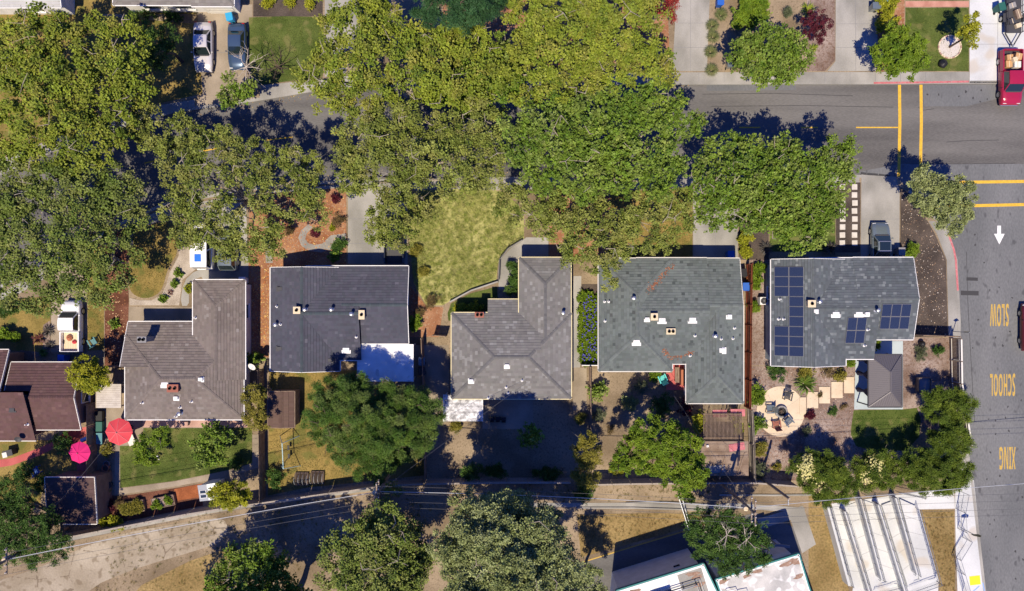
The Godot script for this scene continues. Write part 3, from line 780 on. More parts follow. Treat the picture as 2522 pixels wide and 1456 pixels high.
func house(called: String, label: String, list: Array, look: Dictionary) -> Dictionary:
	var bl := roof_blocks(list)
	var c: Vector2 = bl[0].r.get_center()
	var root := thing(called, Vector3(c.x, 0, c.y), label, look.get("cat", "house"))
	var faces := roof_faces(bl)
	# walls: one closed body per block, each a little deeper in than the last so that no two faces coincide
	var wb := MB.new()
	var over: float = look.get("over", 0.42)
	for bi in bl.size():
		var r: Rect2 = bl[bi].r.grow(-over - 0.012 * bi)
		for sdn in ["N", "S", "W", "E"]:
			var a := Vector2(); var b := Vector2()
			match sdn:
				"N": a = r.position; b = Vector2(r.end.x, r.position.y)
				"S": a = Vector2(r.position.x, r.end.y); b = r.end
				"W": a = r.position; b = Vector2(r.position.x, r.end.y)
				"E": a = Vector2(r.end.x, r.position.y); b = r.end
			for k in 8:
				var p := a.lerp(b, k / 8.0); var q := a.lerp(b, (k + 1) / 8.0)
				var hp := 99.0; var hq := 99.0
				for pl in bl[bi].pl: hp = minf(hp, ph(pl, p)); hq = minf(hq, ph(pl, q))
				wb.quad_to(Vector3(p.x, 0, p.y), Vector3(q.x, 0, q.y), Vector3(q.x, hq - 0.03, q.y), Vector3(p.x, hp - 0.03, p.y), OUTS[sdn])
	part(wb, "wall", M[look.wall], root)
	# the roof: deck, shingles, ridge caps, gutters and barge boards
	var db := MB.new(); var sb := MB.new()
	for f in faces:
		var poly: PackedVector2Array = f.poly
		var tr := Geometry2D.triangulate_polygon(poly)
		for k in range(0, tr.size(), 3):
			var q := []
			for m in 3: q.append(Vector3(poly[tr[k + m]].x, ph(f.pl, poly[tr[k + m]]), poly[tr[k + m]].y))
			db.tri_to(q[0], q[1], q[2], Vector3.UP)
			var dn := Vector3(0, -0.10, 0)
			db.tri_to(q[0] + dn, q[1] + dn, q[2] + dn, Vector3.DOWN)
		if look.has("tab"): shingles(sb, f, look.color, look.vary, look.light_share, look.light, look.get("course", 0.25), look.tab)
		else: shingles(sb, f, look.color, look.vary, look.light_share, look.light)
	var roof := part(db, "roof", M.dark_grey, root)
	var sh := part(sb, "shingles", M.shingle, roof, true)
	tag(sh, "", "", "", "stuff")
	for f in faces:
		var poly: PackedVector2Array = f.poly
		for k in poly.size():
			var a := poly[k]; var b := poly[(k + 1) % poly.size()]
			if a.distance_to(b) < 0.25: continue
			var mid := (a + b) * 0.5
			var bb = bl[f.b]
			var side := on_rect_side(bb.r, mid)
			var A := Vector3(a.x, ph(f.pl, a), a.y); var B := Vector3(b.x, ph(f.pl, b), b.y)
			if side != "" and on_rect_side(bb.r, a) != "" :
				var o: Vector3 = OUTS[side]
				var probe := mid + Vector2(o.x, o.z) * 0.12
				var inside := false
				for oi in bl.size():
					if oi != f.b and bl[oi].r.has_point(probe): inside = true
				if inside: continue
				var t := MB.new()
				if bb.s.contains(side):
					t.bar(A + o * 0.055 - Vector3(0, 0.045, 0), B + o * 0.055 - Vector3(0, 0.045, 0), 0.075, 0.12)
					part(t, "gutter", M[look.trim], root)
				else:
					t.bar(A + o * 0.02 - Vector3(0, 0.05, 0), B + o * 0.02 - Vector3(0, 0.05, 0), look.get("rake", 0.06), 0.17)
					part(t, "barge_board", M[look.get("rake_trim", look.trim)], root)
				continue
			# ridge or hip between two slopes of one block
			for j in bb.pl.size():
				if j > f.i and absf(ph(bb.pl[j], a) - A.y) < 2e-3 and absf(ph(bb.pl[j], b) - B.y) < 2e-3:
					ridge(A, B, f.pl, bb.pl[j], look, roof)
	return {"root": root, "roof": roof, "bl": bl, "wall": look.wall}

func ridge(A: Vector3, B: Vector3, p1: Vector3, p2: Vector3, look: Dictionary, roof: Node):
	var mb := MB.new()
	var d := (B - A); var n := int(ceil(d.length() / 0.24))
	var dir := d.normalized()
	var ends := []
	for pl in [p1, p2]:
		var flat := Vector3(dir.z, 0, -dir.x).normalized()
		var down := -Vector3(pl.x, 0, pl.y)
		if flat.dot(down) < 0: flat = -flat
		flat.y = pl.x * flat.x + pl.y * flat.z
		ends.append(flat.normalized() * 0.15)
	for k in n:
		var v := 1.0 + rng.randf_range(-look.vary, look.vary)
		var bc: Color = look.get("cap", look.color)
		mb.col = Color(bc.r * v, bc.g * v, bc.b * v)
		var P := A + dir * minf(k * 0.24, d.length()) + Vector3(0, 0.075, 0); var Q := A + dir * minf((k + 1) * 0.24 + 0.02, d.length()) + Vector3(0, 0.058, 0)
		for e in ends: mb.quad_to(P, Q, Q + e - Vector3(0, 0.006, 0), P + e - Vector3(0, 0.006, 0), Vector3.UP)
	tag(part(mb, "ridge_cap", M.shingle, roof, true), "", "", "", "stuff")

# where a ray from the drone through a plan point meets the roof
func on_roof(hs: Dictionary, ux: float, uy: float) -> Vector3:
	var h := 3.4
	for k in 6:
		var p := g(ux, uy, h)
		h = roof_height(hs.bl, Vector2(p.x, p.z))
		if h <= 0.1: h = 2.7
	return g(ux, uy, h)

func roof_bits(hs: Dictionary, list: Array):
	# list: [kind, x, y, ...]
	if not MC.has("vent_box"):
		var b := MB.new(); b.box(Vector3(0, 0.12, 0), Vector3(0.42, 0.26, 0.34), Basis.IDENTITY, 0.04); b.box(Vector3(0, 0.02, 0.03), Vector3(0.56, 0.03, 0.5)); MC["vent_box"] = b.mesh()
		b = MB.new(); b.tube([Vector3(0, -0.1, 0), Vector3(0, 0.42, 0)], [0.05, 0.05], 8); b.lathe(Vector3(0, 0.0, 0), [[0.16, -0.03], [0.14, 0.03], [0.06, 0.12]], 10); MC["vent_pipe"] = b.mesh()
		b = MB.new(); b.tube([Vector3(0, -0.1, 0), Vector3(0, 0.55, 0)], [0.09, 0.09], 10); b.lathe(Vector3(0, 0.5, 0), [[0.16, 0.0], [0.17, 0.10], [0.0, 0.16]], 12); b.lathe(Vector3.ZERO, [[0.24, -0.03], [0.2, 0.03], [0.1, 0.1]], 10); MC["flue_pipe"] = b.mesh()
		b = MB.new(); b.box(Vector3(0, 0.05, 0), Vector3(0.62, 0.16, 0.42), Basis.IDENTITY, 0.03); b.box(Vector3(0, 0.0, 0.03), Vector3(0.86, 0.03, 0.62)); MC["vent_flat"] = b.mesh()
	for d in list:
		var p := on_roof(hs, d[1], d[2])
		match d[0]:
			"box": put(MC.vent_box, "roof_vent", M.white, hs.root, p - hs.root.position)
			"flat": put(MC.vent_flat, "roof_vent", M.white, hs.root, p - hs.root.position)
			"pipe": put(MC.vent_pipe, "vent_pipe", M.white, hs.root, p - hs.root.position)
			"flue": put(MC.flue_pipe, "flue_pipe", M.steel, hs.root, p - hs.root.position)
			"dark": put(MC.vent_flat, "roof_vent", M.dark_grey, hs.root, p - hs.root.position, Vector3.ZERO, Vector3(0.8, 1, 0.8))
			"chimney": chimney(hs, p, d[3], d[4], d[5], d[6])
			"solar": pass

func chimney(hs: Dictionary, p: Vector3, w: float, dpt: float, tall: float, m: String):
	var b := MB.new()
	b.box(p + Vector3(0, tall * 0.5 - 0.4, 0), Vector3(w, tall + 0.8, dpt), Basis.IDENTITY, 0.015)
	var ch := part(b, "chimney", M[m], hs.root)
	b = MB.new()
	b.box(p + Vector3(0, tall + 0.03, 0), Vector3(w + 0.12, 0.08, dpt + 0.12), Basis.IDENTITY, 0.015)
	part(b, "chimney_cap", M.brick_red if m == "brick_red" else M.mid_grey if m == "grey_stone" else M.cream, ch)
	b = MB.new()
	for k in ([-1.0, 1.0] if w > 0.7 else [0.0]):
		b = MB.new(); b.lathe(p + Vector3(k * w * 0.24, tall + 0.07, 0), [[0.14, 0.0], [0.14, 0.14], [0.115, 0.14], [0.115, 0.0], [0.0, 0.0]], 14)
		part(b, "flue", M.black, ch)

# panels that lie on the slope of a roof: corners by row and column in plan units
func solar_array(hs: Dictionary, x0: float, y0: float, x1: float, y1: float, nx: int, ny: int, skip: Array):
	var P00 := on_roof(hs, x0, y0); var P10 := on_roof(hs, x1, y0); var P01 := on_roof(hs, x0, y1)
	var ex := (P10 - P00) / nx; var ey := (P01 - P00) / ny
	solar_grid(hs, P00, ex, ey, nx, ny, skip)

func solar_grid(hs: Dictionary, P00: Vector3, ex: Vector3, ey: Vector3, nx: int, ny: int, skip: Array):
	var nrm := ey.cross(ex).normalized()
	if nrm.y < 0: nrm = -nrm
	for i in nx:
		for j in ny:
			if [i, j] in skip: continue
			var o := P00 + ex * i + ey * j + nrm * 0.13
			var gx := ex.normalized() * 0.012; var gy := ey.normalized() * 0.012
			var q := [o + gx + gy, o + ex - gx + gy, o + ex + ey - gx - gy, o + ey + gx - gy]
			var fb := MB.new()
			for k in 4:
				fb.quad_to(q[k], q[(k + 1) % 4], q[(k + 1) % 4] - nrm * 0.045, q[k] - nrm * 0.045, (q[k] + q[(k + 1) % 4]) * 0.5 - (q[0] + q[2]) * 0.5)
				var m0: Vector3 = q[k] + ((q[0] + q[2]) * 0.5 - q[k]).normalized() * 0.03; var m1: Vector3 = q[(k + 1) % 4] + ((q[0] + q[2]) * 0.5 - q[(k + 1) % 4]).normalized() * 0.03
				fb.quad_to(q[k], q[(k + 1) % 4], m1, m0, nrm)
			var fr := part(fb, "solar_panel", M.mid_grey, hs.root)
			var st := SurfaceTool.new(); st.begin(Mesh.PRIMITIVE_TRIANGLES)
			var uvs := [Vector2(0, 0), Vector2(1, 0), Vector2(1, 1), Vector2(0, 1)]
			if ex.length() > ey.length(): uvs = [Vector2(0, 0), Vector2(0, 1), Vector2(1, 1), Vector2(1, 0)]
			for k in ([0, 1, 2, 0, 2, 3] if (q[2] - q[0]).cross(q[1] - q[0]).dot(nrm) > 0 else [0, 2, 1, 0, 3, 2]):
				st.set_uv(uvs[k]); st.set_normal(nrm); st.add_vertex(q[k] - nrm * 0.006 - (hs.root as Node3D).position)
			put(st.commit(), "pane", M.solar, fr)

func wall_opening(hs: Dictionary, side: String, bi: int, along: float, y: float, w: float, hgt: float, called: String):
	# a window or a door on a wall of block bi, along = 0..1
	var r: Rect2 = hs.bl[bi].r.grow(-0.42 - 0.012 * bi)
	var o: Vector3 = OUTS[side]
	var p := Vector2()
	match side:
		"N": p = Vector2(lerpf(r.position.x, r.end.x, along), r.position.y)
		"S": p = Vector2(lerpf(r.position.x, r.end.x, along), r.end.y)
		"W": p = Vector2(r.position.x, lerpf(r.position.y, r.end.y, along))
		"E": p = Vector2(r.end.x, lerpf(r.position.y, r.end.y, along))
	var t := Vector3(-o.z, 0, o.x)
	var bs := Basis(t, Vector3.UP, o)
	var c := Vector3(p.x, y + hgt * 0.5, p.y) + o * 0.02
	var b := MB.new()
	if called == "window":
		for s in [-1.0, 1.0]:
			b.box(c + t * s * (w * 0.5), Vector3(0.08, hgt + 0.08, 0.09), bs)
			b.box(c + Vector3(0, s * (hgt * 0.5), 0), Vector3(w - 0.08, 0.08, 0.085), bs)
		var f := part(b, "window", M.white, hs.root)
		b = MB.new(); b.box(c, Vector3(w - 0.07, hgt - 0.07, 0.02), bs); part(b, "pane", M.window_glass, f)
		b = MB.new(); b.box(c - Vector3(0, hgt * 0.5 + 0.07, 0) + o * 0.05, Vector3(w + 0.2, 0.05, 0.16), bs); part(b, "sill", M.white, f)
	else:
		b.box(c, Vector3(w, hgt, 0.05), bs, 0.01)
		if called == "garage_door":
			for k in 3: b.box(c + Vector3(0, (k - 1) * hgt * 0.25, 0) + o * 0.03, Vector3(w - 0.06, 0.03, 0.02), bs)
		var dr := part(b, called, M.off_white if called == "garage_door" else M.brick_red, hs.root)
		b = MB.new(); b.box(c + t * (w * 0.4) + o * 0.06, Vector3(0.1, 0.04, 0.05), bs); part(b, "handle", M.steel, dr)

func build_houses():
	var P := 0.33
	var look := {"color": Color(0.156, 0.134, 0.123), "vary": 0.13, "light_share": 0.03, "light": Color(0.225, 0.205, 0.195), "wall": "stucco_white", "trim": "white"}
	# brown grey hip roof, front wing over the garage
	var h := house("house", "house with brown grey hip roof, its yard holding a red parasol", [[308, 826, 599, 1033, 2.75, P, "NSEW"], [475, 690, 603, 935, 2.75, P, "NEW"], [315, 793, 500, 900, 2.32, P, "N"]], look)
	roof_bits(h, [["pipe", 482, 783], ["box", 495, 934], ["flat", 406, 947], ["chimney", 430, 955, 0.95, 0.62, 0.4, "brick_red"], ["box", 434, 980], ["pipe", 351, 992], ["pipe", 472, 989], ["pipe", 444, 1003], ["flue", 446, 1017], ["pipe", 434, 1025]])
	# the smokestack on the front slope: tall pale chimney with a cowl
	chimney(h, on_roof(h, 370, 834), 0.75, 0.45, 1.5, "grey_stone")
	wall_opening(h, "E", 0, 0.35, 0.9, 1.5, 1.1, "window"); wall_opening(h, "E", 0, 0.75, 0.9, 1.2, 1.1, "window"); wall_opening(h, "E", 1, 0.3, 0.9, 1.4, 1.1, "window"); wall_opening(h, "N", 1, 0.5, 0.02, 4.0, 2.1, "garage_door"); wall_opening(h, "N", 0, 0.6, 0.05, 0.95, 2.05, "door"); wall_opening(h, "N", 0, 0.3, 0.9, 2.0, 1.2, "window")
	# slate blue gabled roof with a white patio cover
	look = {"color": Color(0.066, 0.068, 0.088), "vary": 0.10, "light_share": 0.02, "light": Color(0.10, 0.10, 0.125), "wall": "stucco_tan", "trim": "white", "rake": 0.05, "rake_trim": "white", "cap": Color(0.058, 0.072, 0.084)}
	h = house("house", "slate blue gabled house with a white flat patio cover", [[666, 659, 836, 914, 2.75, P, "EW"], [752, 656, 889, 887, 2.75, 0.243, "NS"], [846, 656, 1006, 846, 2.76, 0.243, "NS"]], look)
	roof_bits(h, [["dark", 689, 711], ["dark", 688, 858], ["chimney", 735, 764, 0.55, 0.55, 0.55, "cream"], ["flue", 753, 762], ["flue", 818, 762], ["pipe", 682, 755], ["flue", 681, 799], ["pipe", 691, 799], ["flue", 867, 773], ["chimney", 893, 775, 0.45, 0.75, 0.5, "cream"], ["flat", 852, 862], ["pipe", 877, 830], ["dark", 814, 887]])
	wall_opening(h, "N", 2, 0.62, 0.02, 4.2, 2.1, "garage_door"); wall_opening(h, "N", 0, 0.5, 0.9, 2.2, 1.3, "window"); wall_opening(h, "E", 2, 0.4, 0.9, 1.2, 1.1, "window"); wall_opening(h, "S", 1, 0.6, 0.05, 1.8, 2.05, "door"); wall_opening(h, "S", 0, 0.5, 0.9, 1.8, 1.2, "window")
	# grey hip roof
	look = {"color": Color(0.152, 0.149, 0.147), "vary": 0.11, "light_share": 0.13, "light": Color(0.22, 0.22, 0.222), "wall": "stucco_tan", "trim": "yellow_trim", "cap": Color(0.118, 0.118, 0.122)}
	h = house("house", "house with speckled grey hip roof and stained white patio cover", [[1112, 771, 1406, 982, 2.75, P, "NSEW"], [1278, 635, 1405, 885, 2.75, P, "NEW"], [1201, 738, 1330, 860, 2.34, P, "N"]], look)
	roof_bits(h, [["chimney", 1181, 775, 0.75, 0.4, 0.7, "brick_red"], ["flue", 1386, 770], ["box", 1248, 901], ["box", 1160, 938], ["pipe", 1285, 937], ["pipe", 1251, 968], ["pipe", 1246, 954], ["pipe", 1202, 980]])
	wall_opening(h, "N", 1, 0.5, 0.02, 4.0, 2.1, "garage_door"); wall_opening(h, "N", 0, 0.25, 0.9, 1.8, 1.2, "window"); wall_opening(h, "W", 1, 0.4, 0.9, 1.2, 1.1, "window"); wall_opening(h, "S", 0, 0.55, 0.05, 1.8, 2.05, "door"); wall_opening(h, "S", 0, 0.8, 0.9, 1.6, 1.1, "window")
	# green grey roof of many wings
	look = {"color": Color(0.112, 0.130, 0.128), "vary": 0.13, "light_share": 0.05, "light": Color(0.06, 0.07, 0.07), "wall": "stucco_white", "trim": "off_white", "cap": Color(0.118, 0.136, 0.134)}
	h = house("house", "house with green grey roof of several wings and brick barbecue nook", [[1474, 637, 1655, 914, 2.75, P, "NSEW"], [1566, 636, 1740, 896, 2.75, 0.228, "NS"], [1690, 752, 1830, 993, 2.76, P, "ESW"], [1700, 637, 1821, 868, 2.75, 0.228, "NS"]], look)
	roof_bits(h, [["chimney", 1608, 780, 0.55, 0.55, 0.55, "cream"], ["flue", 1559, 734], ["box", 1593, 786], ["flat", 1630, 789], ["flat", 1705, 788], ["chimney", 1650, 816, 0.75, 0.45, 0.3, "cream"], ["flat", 1567, 843], ["pipe", 1489, 743], ["pipe", 1499, 743], ["pipe", 1490, 791], ["pipe", 1711, 827], ["flue", 1759, 827], ["box", 1795, 779], ["pipe", 1808, 808], ["pipe", 1775, 835], ["pipe", 1804, 834], ["flat", 1777, 863], ["pipe", 1699, 876]])
	wall_opening(h, "N", 3, 0.45, 0.02, 3.2, 2.1, "garage_door"); wall_opening(h, "N", 0, 0.5, 0.9, 2.2, 1.2, "window"); wall_opening(h, "W", 0, 0.4, 0.9, 1.4, 1.1, "window"); wall_opening(h, "S", 0, 0.5, 0.9, 1.6, 1.1, "window"); wall_opening(h, "W", 2, 0.7, 0.9, 1.2, 1.1, "window")
	leaf_drift(h, [[1655, 655, 1597, 716, 4.0, 110], [1632, 860, 1652, 884, 2.5, 40], [1652, 884, 1704, 868, 2.5, 40]])
	# dark roof with solar panels
	look = {"color": Color(0.088, 0.101, 0.113), "vary": 0.12, "light_share": 0.13, "light": Color(0.17, 0.19, 0.20), "wall": "stucco_blue", "trim": "white", "rake": 0.05, "cap": Color(0.09, 0.103, 0.112)}
	h = house("house", "corner house with speckled dark roof carrying blue solar panels", [[1899, 639, 2082, 901, 2.75, P, "EW"], [1992, 636, 2152, 884, 2.75, 0.24, "NS"], [2100, 635, 2249, 836, 2.76, 0.24, "NS"]], look)
	# panel fields lie along the slopes
	var a0 := on_roof(h, 1906, 657); var a1 := on_roof(h, 1979, 657); var ad := on_roof(h, 1906, 876)
	solar_grid(h, a0, (a1 - a0) / 2.0, (ad - a0) / 9.0, 2, 9, [[0, 3], [0, 4], [0, 5]])
	var b0 := on_roof(h, 2172, 748); var b1 := on_roof(h, 2244, 748); var bd := on_roof(h, 2172, 810); bd.x = b0.x
	solar_grid(h, b0, (b1 - b0) / 3.0, (bd - b0) / 2.0, 3, 2, [])
	b0 = on_roof(h, 2087, 781); b1 = on_roof(h, 2134, 781); bd = on_roof(h, 2087, 845); bd.x = b0.x
	solar_grid(h, b0, (b1 - b0) / 2.0, (bd - b0) / 2.0, 2, 2, [])
	roof_bits(h, [["chimney", 1993, 748, 0.62, 0.55, 0.5, "cream"], ["flue", 2014, 743], ["box", 2008, 766], ["flat", 2058, 774], ["flat", 2115, 774], ["box", 2134, 773], ["flue", 2156, 764], ["pipe", 1919, 737], ["pipe", 1917, 786], ["pipe", 1929, 786], ["pipe", 2136, 812], ["pipe", 2128, 851]])
	wall_opening(h, "N", 2, 0.6, 0.02, 4.4, 2.1, "garage_door"); wall_opening(h, "N", 0, 0.5, 0.9, 2.0, 1.2, "window"); wall_opening(h, "W", 0, 0.3, 0.9, 1.2, 1.1, "window"); wall_opening(h, "S", 2, 0.5, 0.05, 1.8, 2.05, "door"); wall_opening(h, "S", 0, 0.5, 0.9, 1.6, 1.1, "window")
	# red brown roof at the end of the row
	look = {"color": Color(0.098, 0.058, 0.056), "vary": 0.10, "light_share": 0.02, "light": Color(0.14, 0.085, 0.08), "wall": "stucco_brown", "trim": "off_white", "rake": 0.06, "rake_trim": "off_white"}
	h = house("house", "house with plain reddish brown gabled roof and red garden path", [[27, 893, 198, 1058, 2.75, P, "NS"], [-90, 862, 21, 1070, 2.76, P, "NS"], [-60, 960, 88, 1085, 2.72, 0.36, "S"]], look)
	roof_bits(h, [["pipe", 68, 1045], ["dark", 30, 1009]])
	wall_opening(h, "E", 0, 0.5, 0.9, 1.6, 1.1, "window"); wall_opening(h, "S", 0, 0.7, 0.05, 1.8, 2.05, "door"); wall_opening(h, "N", 0, 0.5, 0.9, 2.0, 1.2, "window")
	dish(on_roof(h, 54, 1078), h.root, 0.32, "dark_grey")
	# garage behind it
	look = {"color": Color(0.098, 0.064, 0.058), "vary": 0.08, "light_share": 0.02, "light": Color(0.13, 0.09, 0.08), "wall": "stucco_brown", "trim": "off_white", "over": 0.2, "cat": "garage"}
	h = house("garage", "detached garage with low reddish brown shed roof", [[117, 1173, 238, 1290, 2.9, 0.09, "S"]], look)
	wall_opening(h, "N", 0, 0.6, 0.02, 2.4, 2.0, "garage_door")
	# garden shed with a low ridge
	look = {"color": Color(0.105, 0.070, 0.058), "vary": 0.07, "light_share": 0.0, "light": Color(0.1, 0.07, 0.06), "wall": "old_wood", "trim": "old_wood", "over": 0.08, "cat": "shed", "tab": 0.12, "course": 0.5}
	h = house("garden_shed", "brown wooden garden shed standing on dry grass", [[660, 964, 724, 1053, 2.1, 0.16, "EW"]], look)
	wall_opening(h, "E", 0, 0.5, 0.02, 0.9, 1.8, "door")
	# house at the far side of the road behind the sedans
	look = {"color": Color(0.17, 0.16, 0.155), "vary": 0.1, "light_share": 0.05, "light": Color(0.23, 0.22, 0.21), "wall": "stucco_white", "trim": "white"}
	h = house("house", "grey roofed house behind the two old sedans across the road", [[278, -190, 492, 12, 2.75, P, "NSW"], [470, -190, 575, 15, 2.76, P, "NSE"]], look)
	wall_opening(h, "S", 0, 0.35, 0.9, 1.8, 1.2, "window"); wall_opening(h, "S", 0, 0.75, 0.9, 1.8, 1.2, "window"); wall_opening(h, "S", 1, 0.5, 0.02, 2.6, 2.1, "garage_door")
	look = {"color": Color(0.42, 0.42, 0.41), "vary": 0.05, "light_share": 0.0, "light": Color(0.5, 0.5, 0.5), "wall": "stucco_white", "trim": "white"}
	h = house("house", "pale roofed house beside the spiky yellow plant across the road", [[-160, -200, 150, 18, 2.75, 0.2, "NS"]], look)
	wall_opening(h, "S", 0, 0.7, 0.9, 1.8, 1.2, "window")

func leaf_drift(h: Dictionary, list: Array):
	# orange leaves lying along the valleys of the green roof: a thing of many pieces on the roof
	var lf := MB.new(); lf.tri(Vector3(-0.5, 0, 0), Vector3(0, 0.15, -0.35), Vector3(0, 0, 0.35)); lf.tri(Vector3(0.5, 0, 0), Vector3(0, 0, 0.35), Vector3(0, 0.15, -0.35))
	var buf := PackedFloat32Array()
	for d in list:
		for k in int(d[5] * 1.3):
			var t := rng.randf()
			var p := on_roof(h, lerpf(d[0], d[2], t) + rng.randfn(0, d[4]), lerpf(d[1], d[3], t) + rng.randfn(0, d[4]))
			var s := rng.randf_range(0.10, 0.19)
			push(buf, Basis(Vector3.UP, rng.randf() * TAU).scaled(Vector3(s, s, s)), p + Vector3(0, 0.05, 0), [Color(0.23, 0.09, 0.05), Color(0.30, 0.15, 0.09), Color(0.16, 0.075, 0.05)][rng.randi() % 3])
	tag(multi("fallen_leaves", lf.mesh(), M.litter, buf, self), "orange dry leaves drifted along the valleys of the green roof", "leaves", "", "stuff")

func dish(p: Vector3, parent: Node3D, r: float, m: String):
	var b := MB.new()
	var c := p + Vector3(0, 0.5, 0)
	b.tube([p, c], [0.03, 0.03], 6)
	var o := part(b, "satellite_dish", M[m], parent)
	b = MB.new()
	b.lathe(Vector3.ZERO, [[0.0, 0.0], [r * 0.5, 0.03], [r, 0.10]], 16)
	put(b.mesh(), "reflector", M[m], o, c - parent.position, Vector3(0.6, 0.4, 0))

# ---------------------------------------------------------------- trees and plants
func leaf_cluster(key: String, n: int, ln: float, wd: float, spread: float, droop: float) -> ArrayMesh:
	if MC.has(key): return MC[key]
	var rr := RandomNumberGenerator.new(); rr.seed = key.hash()
	var mb := MB.new()
	for i in n:
		var d := Vector3(rr.randfn(), rr.randf_range(-0.25, 0.6), rr.randfn()).normalized()
		var o := d * spread * rr.randf_range(0.1, 1.0)
		var ax := (d + Vector3(rr.randfn(), rr.randfn() * 0.5, rr.randfn()) * 0.5).normalized()
		ax.y -= droop; ax = ax.normalized()
		var sd := ax.cross(Vector3(rr.randfn() * 0.4, 1, rr.randfn() * 0.4)).normalized()
		var up := sd.cross(ax).normalized()
		if up.y < 0: up = -up
		var L := ln * rr.randf_range(0.7, 1.25); var W := wd * rr.randf_range(0.75, 1.2)
		var tip := o + ax * L; var l := o + ax * L * 0.45 + sd * W + up * W * 0.35; var r := o + ax * L * 0.45 - sd * W + up * W * 0.35
		mb.tri_to(o, l, tip, up); mb.tri_to(o, tip, r, up)
	MC[key] = mb.mesh()
	return MC[key]

func edge_dist(p: Vector2, poly: PackedVector2Array) -> float:
	var m := 1e9
	for i in poly.size():
		m = minf(m, p.distance_to(Geometry2D.get_closest_point_to_segment(p, poly[i], poly[(i + 1) % poly.size()])))
	return m

const KINDS := {
	# mesh: leaves, length, width, spread, droop; size; sprays per square metre of lobe; colours
	"plane": {"m": [7, 0.40, 0.18, 0.55, 0.12], "sc": [0.30, 0.60], "d": 50.0, "c": [Color(0.155, 0.205, 0.022), Color(0.245, 0.280, 0.034), Color(0.080, 0.130, 0.018), Color(0.245, 0.225, 0.050)]},
	"olive": {"m": [7, 0.40, 0.18, 0.55, 0.12], "sc": [0.30, 0.60], "d": 50.0, "c": [Color(0.152, 0.188, 0.032), Color(0.240, 0.265, 0.066), Color(0.076, 0.114, 0.019), Color(0.230, 0.218, 0.072)]},
	"deep": {"m": [7, 0.40, 0.18, 0.55, 0.12], "sc": [0.30, 0.60], "d": 50.0, "c": [Color(0.118, 0.165, 0.030), Color(0.195, 0.235, 0.050), Color(0.068, 0.110, 0.020), Color(0.205, 0.210, 0.070)]},
	"green": {"m": [7, 0.42, 0.20, 0.55, 0.10], "sc": [0.30, 0.58], "d": 52.0, "c": [Color(0.108, 0.182, 0.020), Color(0.190, 0.255, 0.038), Color(0.056, 0.112, 0.014), Color(0.21, 0.245, 0.07)]},
	"bright": {"m": [8, 0.38, 0.16, 0.5, 0.0], "sc": [0.28, 0.48], "d": 115.0, "c": [Color(0.110, 0.175, 0.014), Color(0.175, 0.235, 0.020), Color(0.055, 0.110, 0.010)]},
	"yellow": {"m": [8, 0.38, 0.16, 0.5, 0.0], "sc": [0.26, 0.46], "d": 110.0, "c": [Color(0.230, 0.240, 0.016), Color(0.310, 0.300, 0.026), Color(0.120, 0.150, 0.012)]},
	"ochre": {"m": [8, 0.34, 0.13, 0.5, 0.0], "sc": [0.26, 0.44], "d": 110.0, "c": [Color(0.185, 0.165, 0.026), Color(0.260, 0.225, 0.045), Color(0.105, 0.115, 0.020)]},
	"dark": {"m": [9, 0.34, 0.12, 0.5, 0.0], "sc": [0.28, 0.46], "d": 88.0, "c": [Color(0.050, 0.105, 0.020), Color(0.095, 0.160, 0.030), Color(0.028, 0.062, 0.015)]},
	"pine": {"m": [16, 0.46, 0.045, 0.35, 0.0], "sc": [0.36, 0.60], "d": 105.0, "c": [Color(0.060, 0.125, 0.018), Color(0.130, 0.195, 0.034), Color(0.030, 0.070, 0.013), Color(0.15, 0.175, 0.06)]},
	"conifer": {"m": [18, 0.50, 0.045, 0.3, 0.2], "sc": [0.40, 0.65], "d": 70.0, "c": [Color(0.030, 0.080, 0.028), Color(0.055, 0.125, 0.045), Color(0.018, 0.045, 0.018)]},
	"pale": {"m": [8, 0.38, 0.17, 0.5, 0.1], "sc": [0.30, 0.52], "d": 95.0, "c": [Color(0.215, 0.250, 0.095), Color(0.310, 0.340, 0.160), Color(0.130, 0.165, 0.050)]},
	"oleander": {"m": [12, 0.40, 0.085, 0.5, 0.0], "sc": [0.28, 0.46], "d": 150.0, "c": [Color(0.090, 0.140, 0.018), Color(0.165, 0.210, 0.026), Color(0.050, 0.088, 0.013)]},
	"maroon": {"m": [8, 0.34, 0.11, 0.5, 0.1], "sc": [0.24, 0.40], "d": 100.0, "c": [Color(0.075, 0.012, 0.022), Color(0.115, 0.020, 0.032), Color(0.04, 0.008, 0.014)]},
	"scarlet": {"m": [8, 0.34, 0.11, 0.5, 0.1], "sc": [0.24, 0.40], "d": 100.0, "c": [Color(0.20, 0.022, 0.022), Color(0.28, 0.04, 0.03), Color(0.10, 0.014, 0.014)]},
	"grey": {"m": [12, 0.38, 0.06, 0.45, 0.0], "sc": [0.24, 0.38], "d": 100.0, "c": [Color(0.105, 0.125, 0.068), Color(0.165, 0.18, 0.105), Color(0.06, 0.08, 0.04)]},
	"brown": {"m": [10, 0.34, 0.08, 0.5, 0.0], "sc": [0.22, 0.36], "d": 90.0, "c": [Color(0.13, 0.085, 0.04), Color(0.19, 0.14, 0.06), Color(0.09, 0.08, 0.03)]},
}

